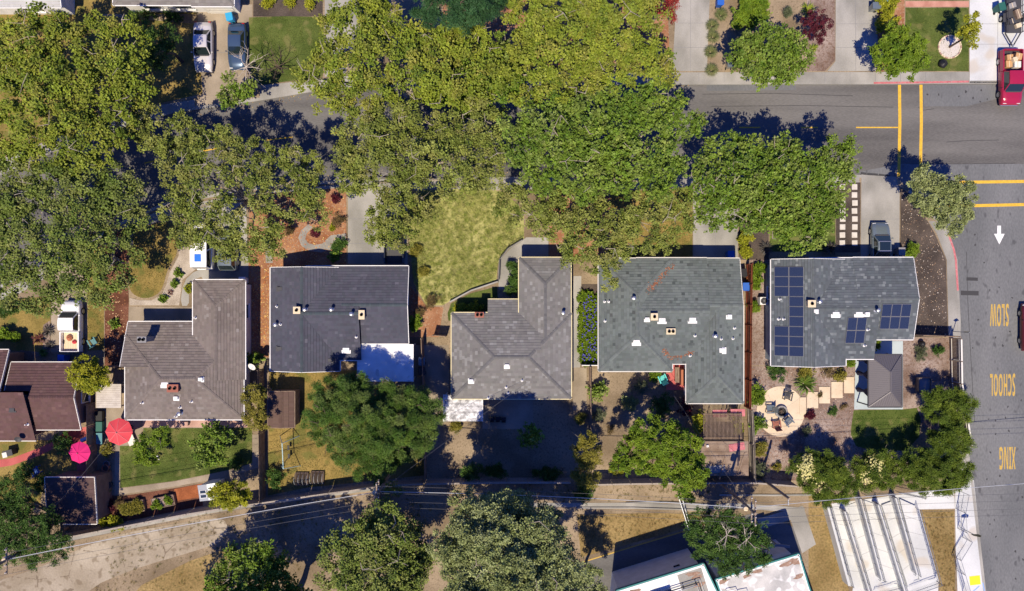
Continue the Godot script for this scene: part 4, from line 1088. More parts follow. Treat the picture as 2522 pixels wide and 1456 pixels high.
func sprays(lobes: Array, kind: String, parent: Node3D, called := "crown", bottom := -0.35):
	# lobes: [centre, radius]; leaf sprays sit on the outer part of the clumps of each lobe
	var k: Dictionary = KINDS[kind]
	var m: Array = k.m
	var mesh := leaf_cluster(kind, m[0], m[1] * 1.0, m[2], m[3], m[4])
	var buf := PackedFloat32Array()
	var off := parent.position
	var cols: Array = k.c
	for lb in lobes:
		var c: Vector3 = lb[0]; var r: float = lb[1]
		var clumps := []
		var lobe_tone: Color = cols[0].lerp(cols[rng.randi() % cols.size()], rng.randf() * 0.6)
		for i in int(4 + r * 4.0):
			var d := Vector3(rng.randfn(), rng.randf_range(bottom, 1.1), rng.randfn()).normalized()
			clumps.append([c + d * r * rng.randf_range(0.4, 1.0) * Vector3(1, 0.9, 1), r * rng.randf_range(0.20, 0.38), lobe_tone.lerp(cols[rng.randi() % cols.size()], rng.randf() * 0.8)])
		for i in int(k.d * r * r) + 10:
			var cl: Array = clumps[rng.randi() % clumps.size()]
			var d := Vector3(rng.randfn(), rng.randf_range(-0.5, 1.2), rng.randfn()).normalized()
			var p: Vector3 = cl[0] + d * cl[1] * rng.randf_range(0.4, 1.15) * Vector3(1, 0.7, 1)
			var nn := (d * 0.75 + Vector3(0.0, 0.85, 0.18) + Vector3(rng.randfn(), rng.randfn(), rng.randfn()) * 0.25).normalized()
			var x := nn.cross(Vector3(rng.randfn(), rng.randfn(), rng.randfn())).normalized()
			var s := rng.randf_range(k.sc[0], k.sc[1])
			var tone: Color = cl[2].lerp(cols[rng.randi() % cols.size()], 0.25) * rng.randf_range(0.7, 1.4)
			push(buf, Basis(x * s, nn * s, x.cross(nn) * s), p - off, tone)
	var o := multi(called, mesh, M.leaf, buf, parent)
	tag(o, "", "", "", "stuff")
	return o

func wood(base: Vector3, fork: float, lobes: Array, m: String, root: Node3D, rad: float, share := 0.6, reach := 0.9):
	var mb := MB.new()
	var fk := base + Vector3(rng.randf_range(-0.2, 0.2), fork, rng.randf_range(-0.2, 0.2))
	mb.tube([base - Vector3(0, 0.1, 0), base + Vector3(0, 0.25, 0), (base + fk) * 0.5 + Vector3(rng.randf_range(-0.1, 0.1), 0, rng.randf_range(-0.1, 0.1)), fk], [rad * 1.45, rad * 1.05, rad * 0.92, rad * 0.8], 9)
	part(mb, "trunk", M[m], root)
	for lb in lobes:
		if rng.randf() > share: continue
		var e: Vector3 = fk.lerp(lb[0], reach) + Vector3(rng.randfn(), rng.randfn() * 0.5, rng.randfn()) * 0.2
		var md := fk.lerp(e, 0.5) + Vector3(rng.randfn() * 0.25, 0.3 + rng.randf() * 0.3, rng.randfn() * 0.25)
		var br := MB.new()
		br.tube([fk - Vector3(0, 0.15, 0), fk.lerp(md, 0.5) + Vector3(0, 0.12, 0), md, md.lerp(e, 0.5) + Vector3(rng.randfn() * 0.12, 0.08, rng.randfn() * 0.12), e], [rad * 0.5, rad * 0.4, rad * 0.3, rad * 0.2, rad * 0.08], 6)
		for t in 2:
			var d := Vector3(rng.randfn(), rng.randf_range(0.0, 0.6), rng.randfn()).normalized()
			br.tube([md.lerp(e, 0.3 + 0.3 * t), md.lerp(e, 0.5 + 0.3 * t) + d * 0.6, md.lerp(e, 0.6 + 0.3 * t) + d * 1.2], [rad * 0.18, rad * 0.12, rad * 0.04], 5, false)
		part(br, "branch", M[m], root)
	if rad > 0.2:
		for lb in lobes:
			if rng.randf() > 0.34: continue
			var a := rng.randf() * TAU
			var s0: Vector3 = lb[0] + Vector3(cos(a), 0.15, sin(a)) * lb[1] * 0.3
			var s1: Vector3 = lb[0] + Vector3(cos(a + 0.5), 0.85, sin(a + 0.5)) * lb[1] * 0.68
			var s2: Vector3 = lb[0] + Vector3(cos(a + 1.2) * 1.0, 0.95, sin(a + 1.2) * 1.0) * lb[1] * 0.86
			var tw := MB.new(); tw.tube([s0, s1, s2], [0.05, 0.038, 0.014], 5, false)
			tw.tube([s1, s1 + Vector3(rng.randfn(), 0.35, rng.randfn()) * lb[1] * 0.35], [0.028, 0.01], 4, false)
			part(tw, "branch", M[m], root)

# a tree whose crown fills an outline (plan units as the drone sees it at crown height)
func tree(called: String, label: String, pts: Array, lo: float, hi: float, lr: float, kind: String, opt := {}) -> Node3D:
	var poly := PackedVector2Array()
	for i in range(0, pts.size(), 2): poly.append(Vector2(pts[i], pts[i + 1]))
	var far := 0.0
	if called == "plane_tree": poly = Geometry2D.offset_polygon(poly, opt.get("grow", 14.0))[0]
	var mn := poly[0]; var mx := poly[0]; var ctr := Vector2.ZERO
	for p in poly: mn = mn.min(p); mx = mx.max(p); ctr += p / poly.size()
	var lr_u := lr / S
	var cand := []
	# points spread evenly through the outline
	var tries := 0
	while tries < 900:
		tries += 1
		var q := Vector2(rng.randf_range(mn.x, mx.x), rng.randf_range(mn.y, mx.y))
		if not Geometry2D.is_point_in_polygon(q, poly): continue
		var e := edge_dist(q, poly)
		if e < lr_u * opt.get("inset", 0.45): continue
		var ok := true
		for c in cand:
			if c[0].distance_to(q) < lr_u * opt.get("gap", 0.84): ok = false; break
		if ok: cand.append([q, e]); far = maxf(far, e)
	if cand.is_empty(): cand = [[ctr, 10.0]]; far = 10.0
	var lobes := []
	for c in cand:
		if rng.randf() < opt.get("drop", 0.05): continue
		var t := sqrt(clampf(c[1] / far, 0, 1))
		var h := lerpf(lo, hi, t) + rng.randfn() * 0.35
		var r := lr * rng.randf_range(0.75, 1.12)
		if c[1] < lr_u * 0.8: r *= 0.8
		lobes.append([g(c[0].x, c[0].y, h), r])
	if opt.has("shade_skirt"):   # lower boughs, mostly unseen, added under a tall crown to widen its shade
		for k in opt.shade_skirt:
			var src: Array = lobes[rng.randi() % lobes.size()]
			var q: Vector3 = src[0]
			lobes.append([Vector3(q.x, lerpf(lo * 0.5, lo * 0.95, rng.randf()), q.z + rng.randf_range(0.0, 1.5)), src[1]])
	var at: Vector3
	if opt.has("at"): at = g(opt.at[0], opt.at[1])
	else:
		at = g(ctr.x, ctr.y, (lo + hi) * 0.5); at.y = 0
	at.y = LOT
	var root := thing(called, at, label, opt.get("cat", "tree"), opt.get("group", ""))
	sprays(lobes, kind, root, "crown", opt.get("bottom", -0.35))
	wood(at, opt.get("fork", lo * 0.45), lobes, opt.get("bark", "bark"), root, opt.get("rad", 0.22), opt.get("limbs", 0.35))
	return root

func bare_limbs(root: Node3D, base: Vector3, n: int, spread: float, up: float, m: String, sd: int, called := "bare_branch"):
	var rr := RandomNumberGenerator.new(); rr.seed = sd
	for i in n:
		var mb := MB.new()
		var a := TAU * (i + rr.randf() * 0.6) / n
		var d := Vector3(cos(a), up * rr.randf_range(0.6, 1.3), sin(a))
		var e := base + d * spread * rr.randf_range(0.7, 1.1)
		var md := base.lerp(e, 0.5) + Vector3(rr.randfn(), rr.randf(), rr.randfn()) * spread * 0.08
		mb.tube([base, md, e], [0.04, 0.026, 0.010], 5, false)
		for k in 5:
			var f := 0.3 + 0.14 * k
			var p := base.lerp(md, f * 2.0) if f < 0.5 else md.lerp(e, f * 2.0 - 1.0)
			var d2 := (d + Vector3(rr.randfn(), rr.randfn() * 0.4, rr.randfn()) * 0.8).normalized()
			mb.tube([p, p + d2 * spread * 0.22, p + (d2 + Vector3(rr.randfn(), 0, rr.randfn()) * 0.3) * spread * 0.42], [0.022, 0.015, 0.006], 4, false)
		part(mb, called, M[m], root)

func build_trees():
	var st := "street trees along the road"
	tree("plane_tree", "broad yellow green tree over the front yard of the grey roofed house", [0, 70, 60, 40, 150, 35, 215, 60, 290, 28, 335, 90, 385, 160, 378, 230, 330, 255, 312, 300, 300, 352, 245, 402, 160, 422, 60, 408, -60, 392, -60, 80], 7.0, 9.5, 1.7, "plane", {"rad": 0.4})
	tree("plane_tree", "thin olive crowned tree at the road's bend", [300, 300, 350, 268, 420, 285, 478, 320, 492, 350, 430, 382, 380, 362, 310, 352], 6.0, 6.8, 1.2, "olive", {"rad": 0.16, "drop": 0.2})
	tree("plane_tree", "large dark olive tree shading the white pickup's drive", [-60, 405, 70, 418, 180, 418, 260, 424, 320, 440, 345, 480, 330, 560, 338, 640, 320, 700, 232, 742, 172, 722, 100, 772, 40, 742, -60, 744], 6.5, 9.0, 1.6, "deep", {"rad": 0.4})
	tree("round_tree", "dense dark round tree against the grey roofed house", [340, 70, 380, 48, 420, 66, 437, 110, 422, 152, 380, 172, 345, 150], 4.0, 5.2, 1.1, "dark", {"rad": 0.15, "bark": "dark_bark", "gap": 0.7, "inset": 0.42, "drop": 0.0})
	tree("plane_tree", "spreading green tree whose crown hangs over the white van", [420, 370, 470, 345, 560, 318, 612, 350, 640, 382, 660, 360, 700, 358, 762, 380, 808, 432, 790, 470, 802, 532, 770, 562, 742, 520, 700, 540, 690, 602, 640, 642, 600, 612, 560, 642, 512, 580, 450, 602, 430, 540, 400, 520, 430, 470, 415, 430], 7.0, 9.0, 1.5, "olive", {"rad": 0.32, "drop": 0.1, "at": [640, 505]})
	tree("plane_tree", "golden green tree beside the lawn with the bare tree's shadow", [790, -30, 880, -30, 960, 20, 1000, 60, 1060, 60, 1140, 50, 1220, 110, 1246, 170, 1230, 230, 1120, 262, 1010, 242, 960, 262, 900, 272, 840, 302, 760, 262, 728, 220, 750, 160, 790, 120, 800, 60], 8.0, 10.5, 1.6, "plane", {"rad": 0.38, "drop": 0.1})
	tree("plane_tree", "pale olive tree over the yellow centre line by the slate house", [840, 300, 900, 282, 1010, 270, 1100, 290, 1190, 270, 1242, 310, 1232, 400, 1192, 470, 1110, 480, 1040, 470, 960, 500, 930, 470, 860, 484, 833, 430, 850, 380], 8.0, 10.0, 1.5, "olive", {"rad": 0.34, "at": [1010, 462]})
	tree("plane_tree", "light spray of olive foliage hanging over the concrete drive", [902, 575, 930, 510, 960, 480, 1000, 496, 1066, 520, 1010, 566, 992, 625, 960, 604, 930, 592], 6.0, 6.6, 1.0, "olive", {"rad": 0.14, "drop": 0.12, "at": [1012, 470]})
	tree("plane_tree", "green tree filling the gap between two golden green crowns", [1040, 150, 1120, 110, 1230, 90, 1290, 150, 1290, 230, 1230, 280, 1120, 280, 1050, 230], 6.5, 8.0, 1.4, "green", {"rad": 0.26, "at": [1150, 190]})
	tree("plane_tree", "golden green tree whose crown meets the scarlet leaved tree", [1240, -40, 1400, -40, 1530, -40, 1640, 20, 1662, 80, 1640, 130, 1664, 180, 1602, 204, 1540, 218, 1460, 212, 1380, 242, 1290, 254, 1238, 200, 1260, 120], 8.0, 10.5, 1.6, "plane", {"rad": 0.4, "drop": 0.08})
	tree("plane_tree", "tall olive tree arching over the road before the green roof", [1250, 300, 1330, 260, 1440, 240, 1560, 216, 1640, 230, 1690, 256, 1724, 280, 1727, 320, 1700, 370, 1704, 420, 1662, 472, 1600, 452, 1500, 472, 1430, 482, 1330, 462, 1270, 432, 1243, 370], 8.5, 10.5, 1.6, "green", {"rad": 0.36, "at": [1490, 455]})
	tree("plane_tree", "leafy tree whose sprays overlap the edge of the green roof", [1225, 470, 1330, 460, 1420, 482, 1500, 490, 1580, 470, 1650, 470, 1704, 490, 1690, 560, 1640, 612, 1560, 600, 1522, 640, 1492, 704, 1470, 660, 1410, 652, 1380, 600, 1320, 592, 1290, 560, 1250, 542], 6.5, 8.0, 1.3, "olive", {"rad": 0.28, "drop": 0.12, "at": [1450, 530]})
	tree("plane_tree", "full bright green tree in front of the solar roof", [1705, 390, 1750, 350, 1800, 333, 1850, 350, 1900, 328, 1960, 345, 2000, 372, 2060, 338, 2112, 368, 2122, 410, 2092, 452, 2082, 502, 2062, 532, 2032, 562, 2012, 604, 1960, 622, 1920, 612, 1880, 572, 1830, 582, 1790, 560, 1740, 572, 1708, 520, 1698, 450], 6.5, 8.5, 1.4, "green", {"rad": 0.36, "grow": 2.0, "gap": 0.72, "drop": 0.0})
	tree("small_tree", "small rounded street tree on the corner by the crossing lines", [2233, 430, 2270, 413, 2312, 428, 2362, 438, 2398, 470, 2392, 532, 2352, 573, 2310, 562, 2278, 532, 2243, 502], 4.0, 5.2, 1.0, "pale", {"rad": 0.13, "gap": 0.7, "inset": 0.42, "drop": 0.0})
	tree("small_tree", "dense green tree between the grass clumps and the maroon tree", [1796, 100, 1830, 68, 1880, 56, 1942, 68, 1982, 100, 1992, 140, 1982, 182, 1942, 192, 1880, 213, 1840, 202, 1796, 182], 4.5, 5.8, 1.15, "green", {"rad": 0.18, "gap": 0.7, "inset": 0.42, "drop": 0.0})
	tree("small_tree", "compact glossy green tree beside the yellowing hedge", [2143, 100, 2180, 73, 2232, 63, 2273, 100, 2278, 150, 2242, 188, 2190, 182, 2148, 160], 3.6, 4.6, 1.0, "bright", {"rad": 0.12, "gap": 0.7, "inset": 0.42, "drop": 0.0})
	tree("maple_tree", "small maroon leaved tree on the gravel yard", [1966, 50, 1990, 28, 2022, 23, 2050, 60, 2032, 97, 2005, 112, 1983, 90], 2.4, 3.0, 0.75, "maroon", {"rad": 0.08, "bark": "dark_bark", "gap": 0.7, "inset": 0.42, "drop": 0.0})
	tree("maple_tree", "scarlet leaved tree beside the concrete drive", [1560, -40, 1680, -40, 1676, 20, 1650, 56, 1612, 60, 1590, 20], 4.0, 4.8, 0.9, "scarlet", {"rad": 0.12})
	tree("lemon_tree", "slim leaning tree with yellow green leaves in a stone ring", [2362, 80, 2378, 40, 2398, 30, 2412, 62, 2408, 112, 2384, 118, 2366, 104], 3.4, 4.0, 0.6, "yellow", {"rad": 0.1, "bark": "dark_bark", "at": [2336, 117], "drop": 0.15, "fork": 2.0})
	tree("conifer_tree", "deep green conifer with layered boughs behind the golden trees", [985, -60, 1060, -60, 1255, -60, 1228, 40, 1172, 84, 1120, 62, 1080, 74, 1020, 42], 9.0, 12.0, 1.5, "conifer", {"rad": 0.3, "bark": "dark_bark"})
	var t := tree("half_dead_tree", "half dead leaning tree with bare twigs over the blue sedan", [530, 235, 560, 180, 600, 188, 650, 218, 664, 252, 600, 244, 568, 262, 550, 294], 3.4, 4.2, 0.75, "green", {"rad": 0.16, "at": [640, 215], "drop": 0.15})
	bare_limbs(t, g(605, 165, 3.6), 9, 1.9, 0.25, "dead_wood", 3)
	t = thing("bare_tree", g(690, 172) + Vector3(0, LOT, 0), "leafless dark shrub on the green lawn by the bark bed", "tree")
	var mb := MB.new(); mb.tube([t.position - Vector3(0, 0.1, 0), t.position + Vector3(0, 0.9, 0)], [0.1, 0.08], 7); part(mb, "trunk", M.dark_bark, t)
	bare_limbs(t, t.position + Vector3(0, 0.85, 0), 10, 1.7, 0.8, "dark_bark", 9)
	tree("garden_tree", "bright yellow green tree between the brown roof and the mulch bed", [163, 925, 188, 885, 230, 878, 268, 900, 272, 942, 240, 972, 200, 968, 168, 948], 3.4, 4.4, 0.85, "yellow", {"rad": 0.12, "gap": 0.7, "inset": 0.42, "drop": 0.0})
	tree("fruit_tree", "loose yellow green fruit tree on the mown back lawn", [328, 1100, 358, 1060, 402, 1052, 433, 1074, 402, 1112, 372, 1155, 336, 1146], 2.4, 3.0, 0.75, "bright", {"rad": 0.09, "drop": 0.15})
	tree("fruit_tree", "fuller green fruit tree beside the pink patio strip", [468, 1080, 500, 1043, 552, 1043, 582, 1080, 562, 1112, 542, 1155, 488, 1148], 2.6, 3.4, 0.85, "green", {"rad": 0.1, "drop": 0.08})
	tree("cypress_tree", "slim ochre green tree squeezed between two house walls", [592, 960, 625, 932, 657, 960, 652, 1000, 622, 1006, 598, 990], 4.0, 5.0, 0.85, "ochre", {"rad": 0.1, "gap": 0.7, "inset": 0.42, "drop": 0.0})
	tree("cypress_tree", "slim ochre green tree at the garden path's end", [600, 1012, 628, 1006, 656, 1016, 655, 1044, 622, 1068, 598, 1040], 3.6, 4.4, 0.75, "ochre", {"rad": 0.1, "gap": 0.7, "inset": 0.42, "drop": 0.0})
	tree("pine_tree", "big dark green pine beside the wooden garden shed", [788, 940, 850, 918, 930, 924, 992, 954, 1050, 958, 1084, 1000, 1092, 1050, 1052, 1102, 1002, 1152, 942, 1192, 880, 1192, 850, 1152, 790, 1112, 758, 1060, 748, 1010, 770, 960], 5.2, 7.8, 1.35, "pine", {"rad": 0.36, "bark": "dark_bark", "gap": 0.72, "inset": 0.42, "drop": 0.0})
	tree("lane_tree", "green tree by the cracked track in the lane", [540, 1400, 588, 1328, 650, 1322, 702, 1350, 722, 1402, 762, 1456, 740, 1520, 480, 1520, 500, 1420], 5.0, 7.0, 1.4, "green", {"rad": 0.28, "gap": 0.75})
	tree("lane_tree", "dark leafy tree beside the utility pole in the lane", [780, 1352, 830, 1330, 850, 1300, 900, 1258, 962, 1246, 1010, 1280, 1030, 1342, 1040, 1420, 1030, 1540, 830, 1540, 800, 1440], 9.5, 13.0, 1.5, "deep", {"rad": 0.36, "gap": 0.75, "fork": 5.0, "shade_skirt": 26})
	tree("lane_tree", "tall pale green tree towering over the lane", [1092, 1330, 1124, 1268, 1180, 1234, 1242, 1212, 1300, 1234, 1362, 1270, 1374, 1320, 1412, 1372, 1432, 1422, 1440, 1500, 1380, 1600, 1120, 1600, 1090, 1456], 12.0, 16.5, 1.8, "pale", {"rad": 0.45, "gap": 0.68, "inset": 0.42, "drop": 0.0, "fork": 6.0, "shade_skirt": 40})
	tree("lane_tree", "tall tree beside the lane whose dappled shadow reaches the boundary path", [500, 1530, 620, 1490, 750, 1530, 760, 1660, 640, 1730, 500, 1680], 10.0, 13.0, 1.5, "green", {"rad": 0.3})
	tree("lane_tree", "tree beside the lane casting shade over the cracked track", [370, 1560, 450, 1510, 540, 1550, 540, 1640, 450, 1680, 370, 1640], 7.5, 9.5, 1.3, "green", {"rad": 0.25})
	tree("lane_tree", "low green tree against the school's shaded wall", [1400, 1400, 1452, 1392, 1500, 1440, 1512, 1490, 1420, 1520], 5.0, 6.0, 1.1, "pale", {"rad": 0.15})
	tree("pepper_tree", "bright green spreading tree beside the flat patched roof", [1503, 1140, 1530, 1090, 1560, 1040, 1612, 1022, 1682, 1050, 1722, 1080, 1712, 1112, 1738, 1150, 1738, 1192, 1702, 1224, 1670, 1212, 1630, 1182, 1590, 1172, 1560, 1152, 1530, 1172], 5.0, 7.0, 1.1, "bright", {"rad": 0.22, "bark": "dark_bark", "gap": 0.7, "inset": 0.42, "drop": 0.0})
	tree("garden_tree", "olive green tree in the corner of the shaded dirt yard", [1408, 1080, 1445, 1058, 1478, 1080, 1482, 1112, 1472, 1152, 1478, 1192, 1430, 1204, 1403, 1182, 1413, 1132], 3.4, 4.4, 0.85, "ochre", {"rad": 0.12, "gap": 0.7, "inset": 0.42, "drop": 0.0})
	tree("fruit_tree", "small shaded tree alone in the dirt back yard", [1262, 1075, 1300, 1033, 1338, 1060, 1332, 1092, 1290, 1102], 2.4, 3.0, 0.75, "green", {"rad": 0.09})
	t = tree("school_tree", "dark green tree with dead branches by the school roofs", [1688, 1310, 1720, 1258, 1772, 1248, 1822, 1268, 1872, 1278, 1908, 1330, 1892, 1372, 1842, 1402, 1790, 1418, 1750, 1392, 1708, 1372], 6.0, 8.0, 1.2, "dark", {"rad": 0.24, "bark": "dark_bark", "gap": 0.7, "inset": 0.42, "drop": 0.0})
	bare_limbs(t, g(1790, 1318, 8.5), 5, 1.2, 0.2, "dead_wood", 17); bare_limbs(t, g(1838, 1330, 8.5), 5, 1.1, 0.2, "dead_wood", 19); bare_limbs(t, g(1748, 1298, 7.8), 4, 1.0, 0.2, "dead_wood", 23)
	tree("lane_tree", "dark blue green tree over the end of the track", [-60, 1190, 60, 1168, 72, 1222, 132, 1260, 162, 1310, 197, 1330, 152, 1392, 90, 1398, 30, 1384, -60, 1400], 4.8, 7.0, 1.25, "dark", {"rad": 0.28, "bark": "dark_bark", "gap": 0.7, "inset": 0.42, "drop": 0.0})
	tree("garden_tree", "feathery yellow green tree beside the white tool shed", [508, 1212, 530, 1183, 582, 1188, 618, 1215, 602, 1243, 560, 1253, 523, 1243], 3.0, 3.8, 0.75, "yellow", {"rad": 0.1, "gap": 0.7, "inset": 0.42, "drop": 0.0})
	var og := "oleander hedge trees along the school ramps"
	tree("oleander", "oleander tree dotted with pale yellow flowers, beside the gravel garden", [1943, 1150, 1965, 1112, 2010, 1104, 2060, 1112, 2096, 1150, 2104, 1190, 2090, 1232, 2050, 1252, 2012, 1242, 1968, 1196], 2.2, 3.4, 1.0, "oleander", {"gap": 0.66, "inset": 0.42, "drop": 0.0, "rad": 0.14, "group": og})
	tree("oleander", "oleander tree thick with pale flowers, between two plain ones", [2098, 1140, 2118, 1112, 2160, 1108, 2198, 1116, 2208, 1160, 2200, 1200, 2160, 1212, 2112, 1196], 2.0, 3.0, 0.9, "oleander", {"gap": 0.66, "inset": 0.42, "drop": 0.0, "rad": 0.12, "group": og})
	tree("oleander", "long plain green oleander at the street end of the row", [2206, 1130, 2240, 1102, 2290, 1104, 2330, 1116, 2380, 1122, 2392, 1160, 2380, 1196, 2330, 1216, 2270, 1212, 2212, 1192], 2.1, 3.2, 0.95, "oleander", {"gap": 0.66, "inset": 0.42, "drop": 0.0, "rad": 0.13, "group": og})
	tree("oleander", "plain oleander by the street fence, beside the dark garden box", [2262, 985, 2290, 958, 2340, 954, 2388, 968, 2402, 1002, 2388, 1040, 2340, 1052, 2290, 1040], 2.0, 3.0, 0.95, "oleander", {"gap": 0.66, "inset": 0.42, "drop": 0.0, "rad": 0.12, "group": og})
	tree("oleander", "plain oleander by the street fence, at the lawn's corner", [2280, 1060, 2310, 1046, 2370, 1048, 2398, 1072, 2394, 1112, 2350, 1126, 2300, 1116], 2.0, 2.9, 0.9, "oleander", {"gap": 0.66, "inset": 0.42, "drop": 0.0, "rad": 0.12, "group": og})
	blossoms()

func blossoms():
	# flowers of the oleanders: parts of the two flowering trees
	var fm := MB.new()
	for i in 5:
		var a := TAU * i / 5.0; var b := a + 0.9
		fm.tri(Vector3.ZERO, Vector3(cos(a), 0.25, sin(a)), Vector3(cos(b), 0.25, sin(b)))
	var fl := fm.mesh()
	for d in [["oleander", [[1990, 1152, 36, 470, 3.0], [2020, 1190, 32, 70, 3.1]]], ["oleander_001", [[2155, 1152, 36, 300, 2.7], [2136, 1170, 26, 80, 2.6]]]]:
		var root: Node3D = get_node(d[0])
		var buf := PackedFloat32Array()
		for q in d[1]:
			for k in q[3]:
				var a := rng.randf() * TAU; var r: float = q[2] * sqrt(rng.randf())
				var p := g(q[0] + cos(a) * r * 0.8, q[1] + sin(a) * r, q[4] + 0.9 * (1.0 - pow(r / q[2], 2.0)) + rng.randf_range(-0.3, 0.25))
				var s := rng.randf_range(0.05, 0.10)
				push(buf, Basis(Vector3(rng.randfn(), 0.2, rng.randfn()).normalized(), rng.randf_range(-0.7, 0.7)).scaled(Vector3(s, s, s)), p - root.position, Color(0.62, 0.58, 0.24) * rng.randf_range(0.8, 1.15))
		tag(multi("blossoms", fl, M.petal, buf, root), "", "", "", "stuff")

# a shrub: a low crown on a short stem
func shrub(called: String, label: String, ux: float, uy: float, r: float, hgt: float, kind: String, group := "", cat := "shrub"):
	var at := g(ux, uy, hgt * 0.5); at.y = LOT
	var root := thing(called, at, label, cat, group)
	var lobes := []
	var n := 3 if r < 0.5 else 6
	for i in n:
		var a := TAU * i / n + rng.randf()
		var d := 0.0 if i == 0 else r * 0.5
		lobes.append([at + Vector3(cos(a) * d, hgt * (0.62 if i == 0 else 0.48), sin(a) * d), r * rng.randf_range(0.5, 0.7)])
	sprays(lobes, kind, root, "crown", -0.6)
	var mb := MB.new(); mb.tube([at - Vector3(0, 0.05, 0), at + Vector3(0, hgt * 0.5, 0)], [0.05, 0.03], 6); part(mb, "stem", M.dark_bark, root)

# a tuft of long blades: fountain grass, agave, palm-like plants
func blades(called: String, label: String, ux: float, uy: float, r: float, n: int, w: float, cols: Array, group := "", cat := "plant", up := 0.9):
	var at := g(ux, uy, 0.3); at.y = LOT
	var root := thing(called, at, label, cat, group)
	var mb := MB.new()
	for i in n:
		var a := rng.randf() * TAU; var ln := r * rng.randf_range(0.7, 1.1)
		var d := Vector3(cos(a), 0, sin(a)); var s := Vector3(-sin(a), 0, cos(a)) * w
		var u := up * rng.randf_range(0.4, 1.2)
		mb.col = cols[rng.randi() % cols.size()].lerp(cols[0], rng.randf() * 0.5)
		var b := at + d * 0.04; var m := at + d * ln * 0.5 + Vector3(0, r * u * 0.7, 0); var t := at + d * ln + Vector3(0, r * u * 0.55, 0)
		mb.quad_to(b - s * 0.6, b + s * 0.6, m + s, m - s, Vector3.UP); mb.tri_to(m - s, m + s, t, Vector3.UP)
	part(mb, "leaf_rosette", M.leaf, root, true)

func hedge(called: String, label: String, pts: Array, hgt: float, kind: String):
	var p := upoly(pts, hgt)
	var c := Vector2.ZERO
	for q in p: c += q / p.size()
	var root := thing(called, Vector3(c.x, LOT, c.y), label, "hedge")
	var lobes := []
	var area := absf(poly_area(p))
	for q in in_poly_points(p, int(area * 5.0) + 10):
		if edge_dist(q, p) > 0.2: lobes.append([Vector3(q.x, LOT + hgt * rng.randf_range(0.55, 0.75), q.y), 0.48])
	sprays(lobes, kind, root, "foliage", -0.6)
	for q in in_poly_points(p, 12):
		var mb := MB.new(); mb.tube([Vector3(q.x, LOT - 0.02, q.y), Vector3(q.x, LOT + hgt * 0.6, q.y)], [0.04, 0.03], 5)
		part(mb, "stem", M.dark_bark, root)

func poly_area(p: PackedVector2Array) -> float:
	var a := 0.0
	for i in p.size(): a += p[i].cross(p[(i + 1) % p.size()])
	return a * 0.5

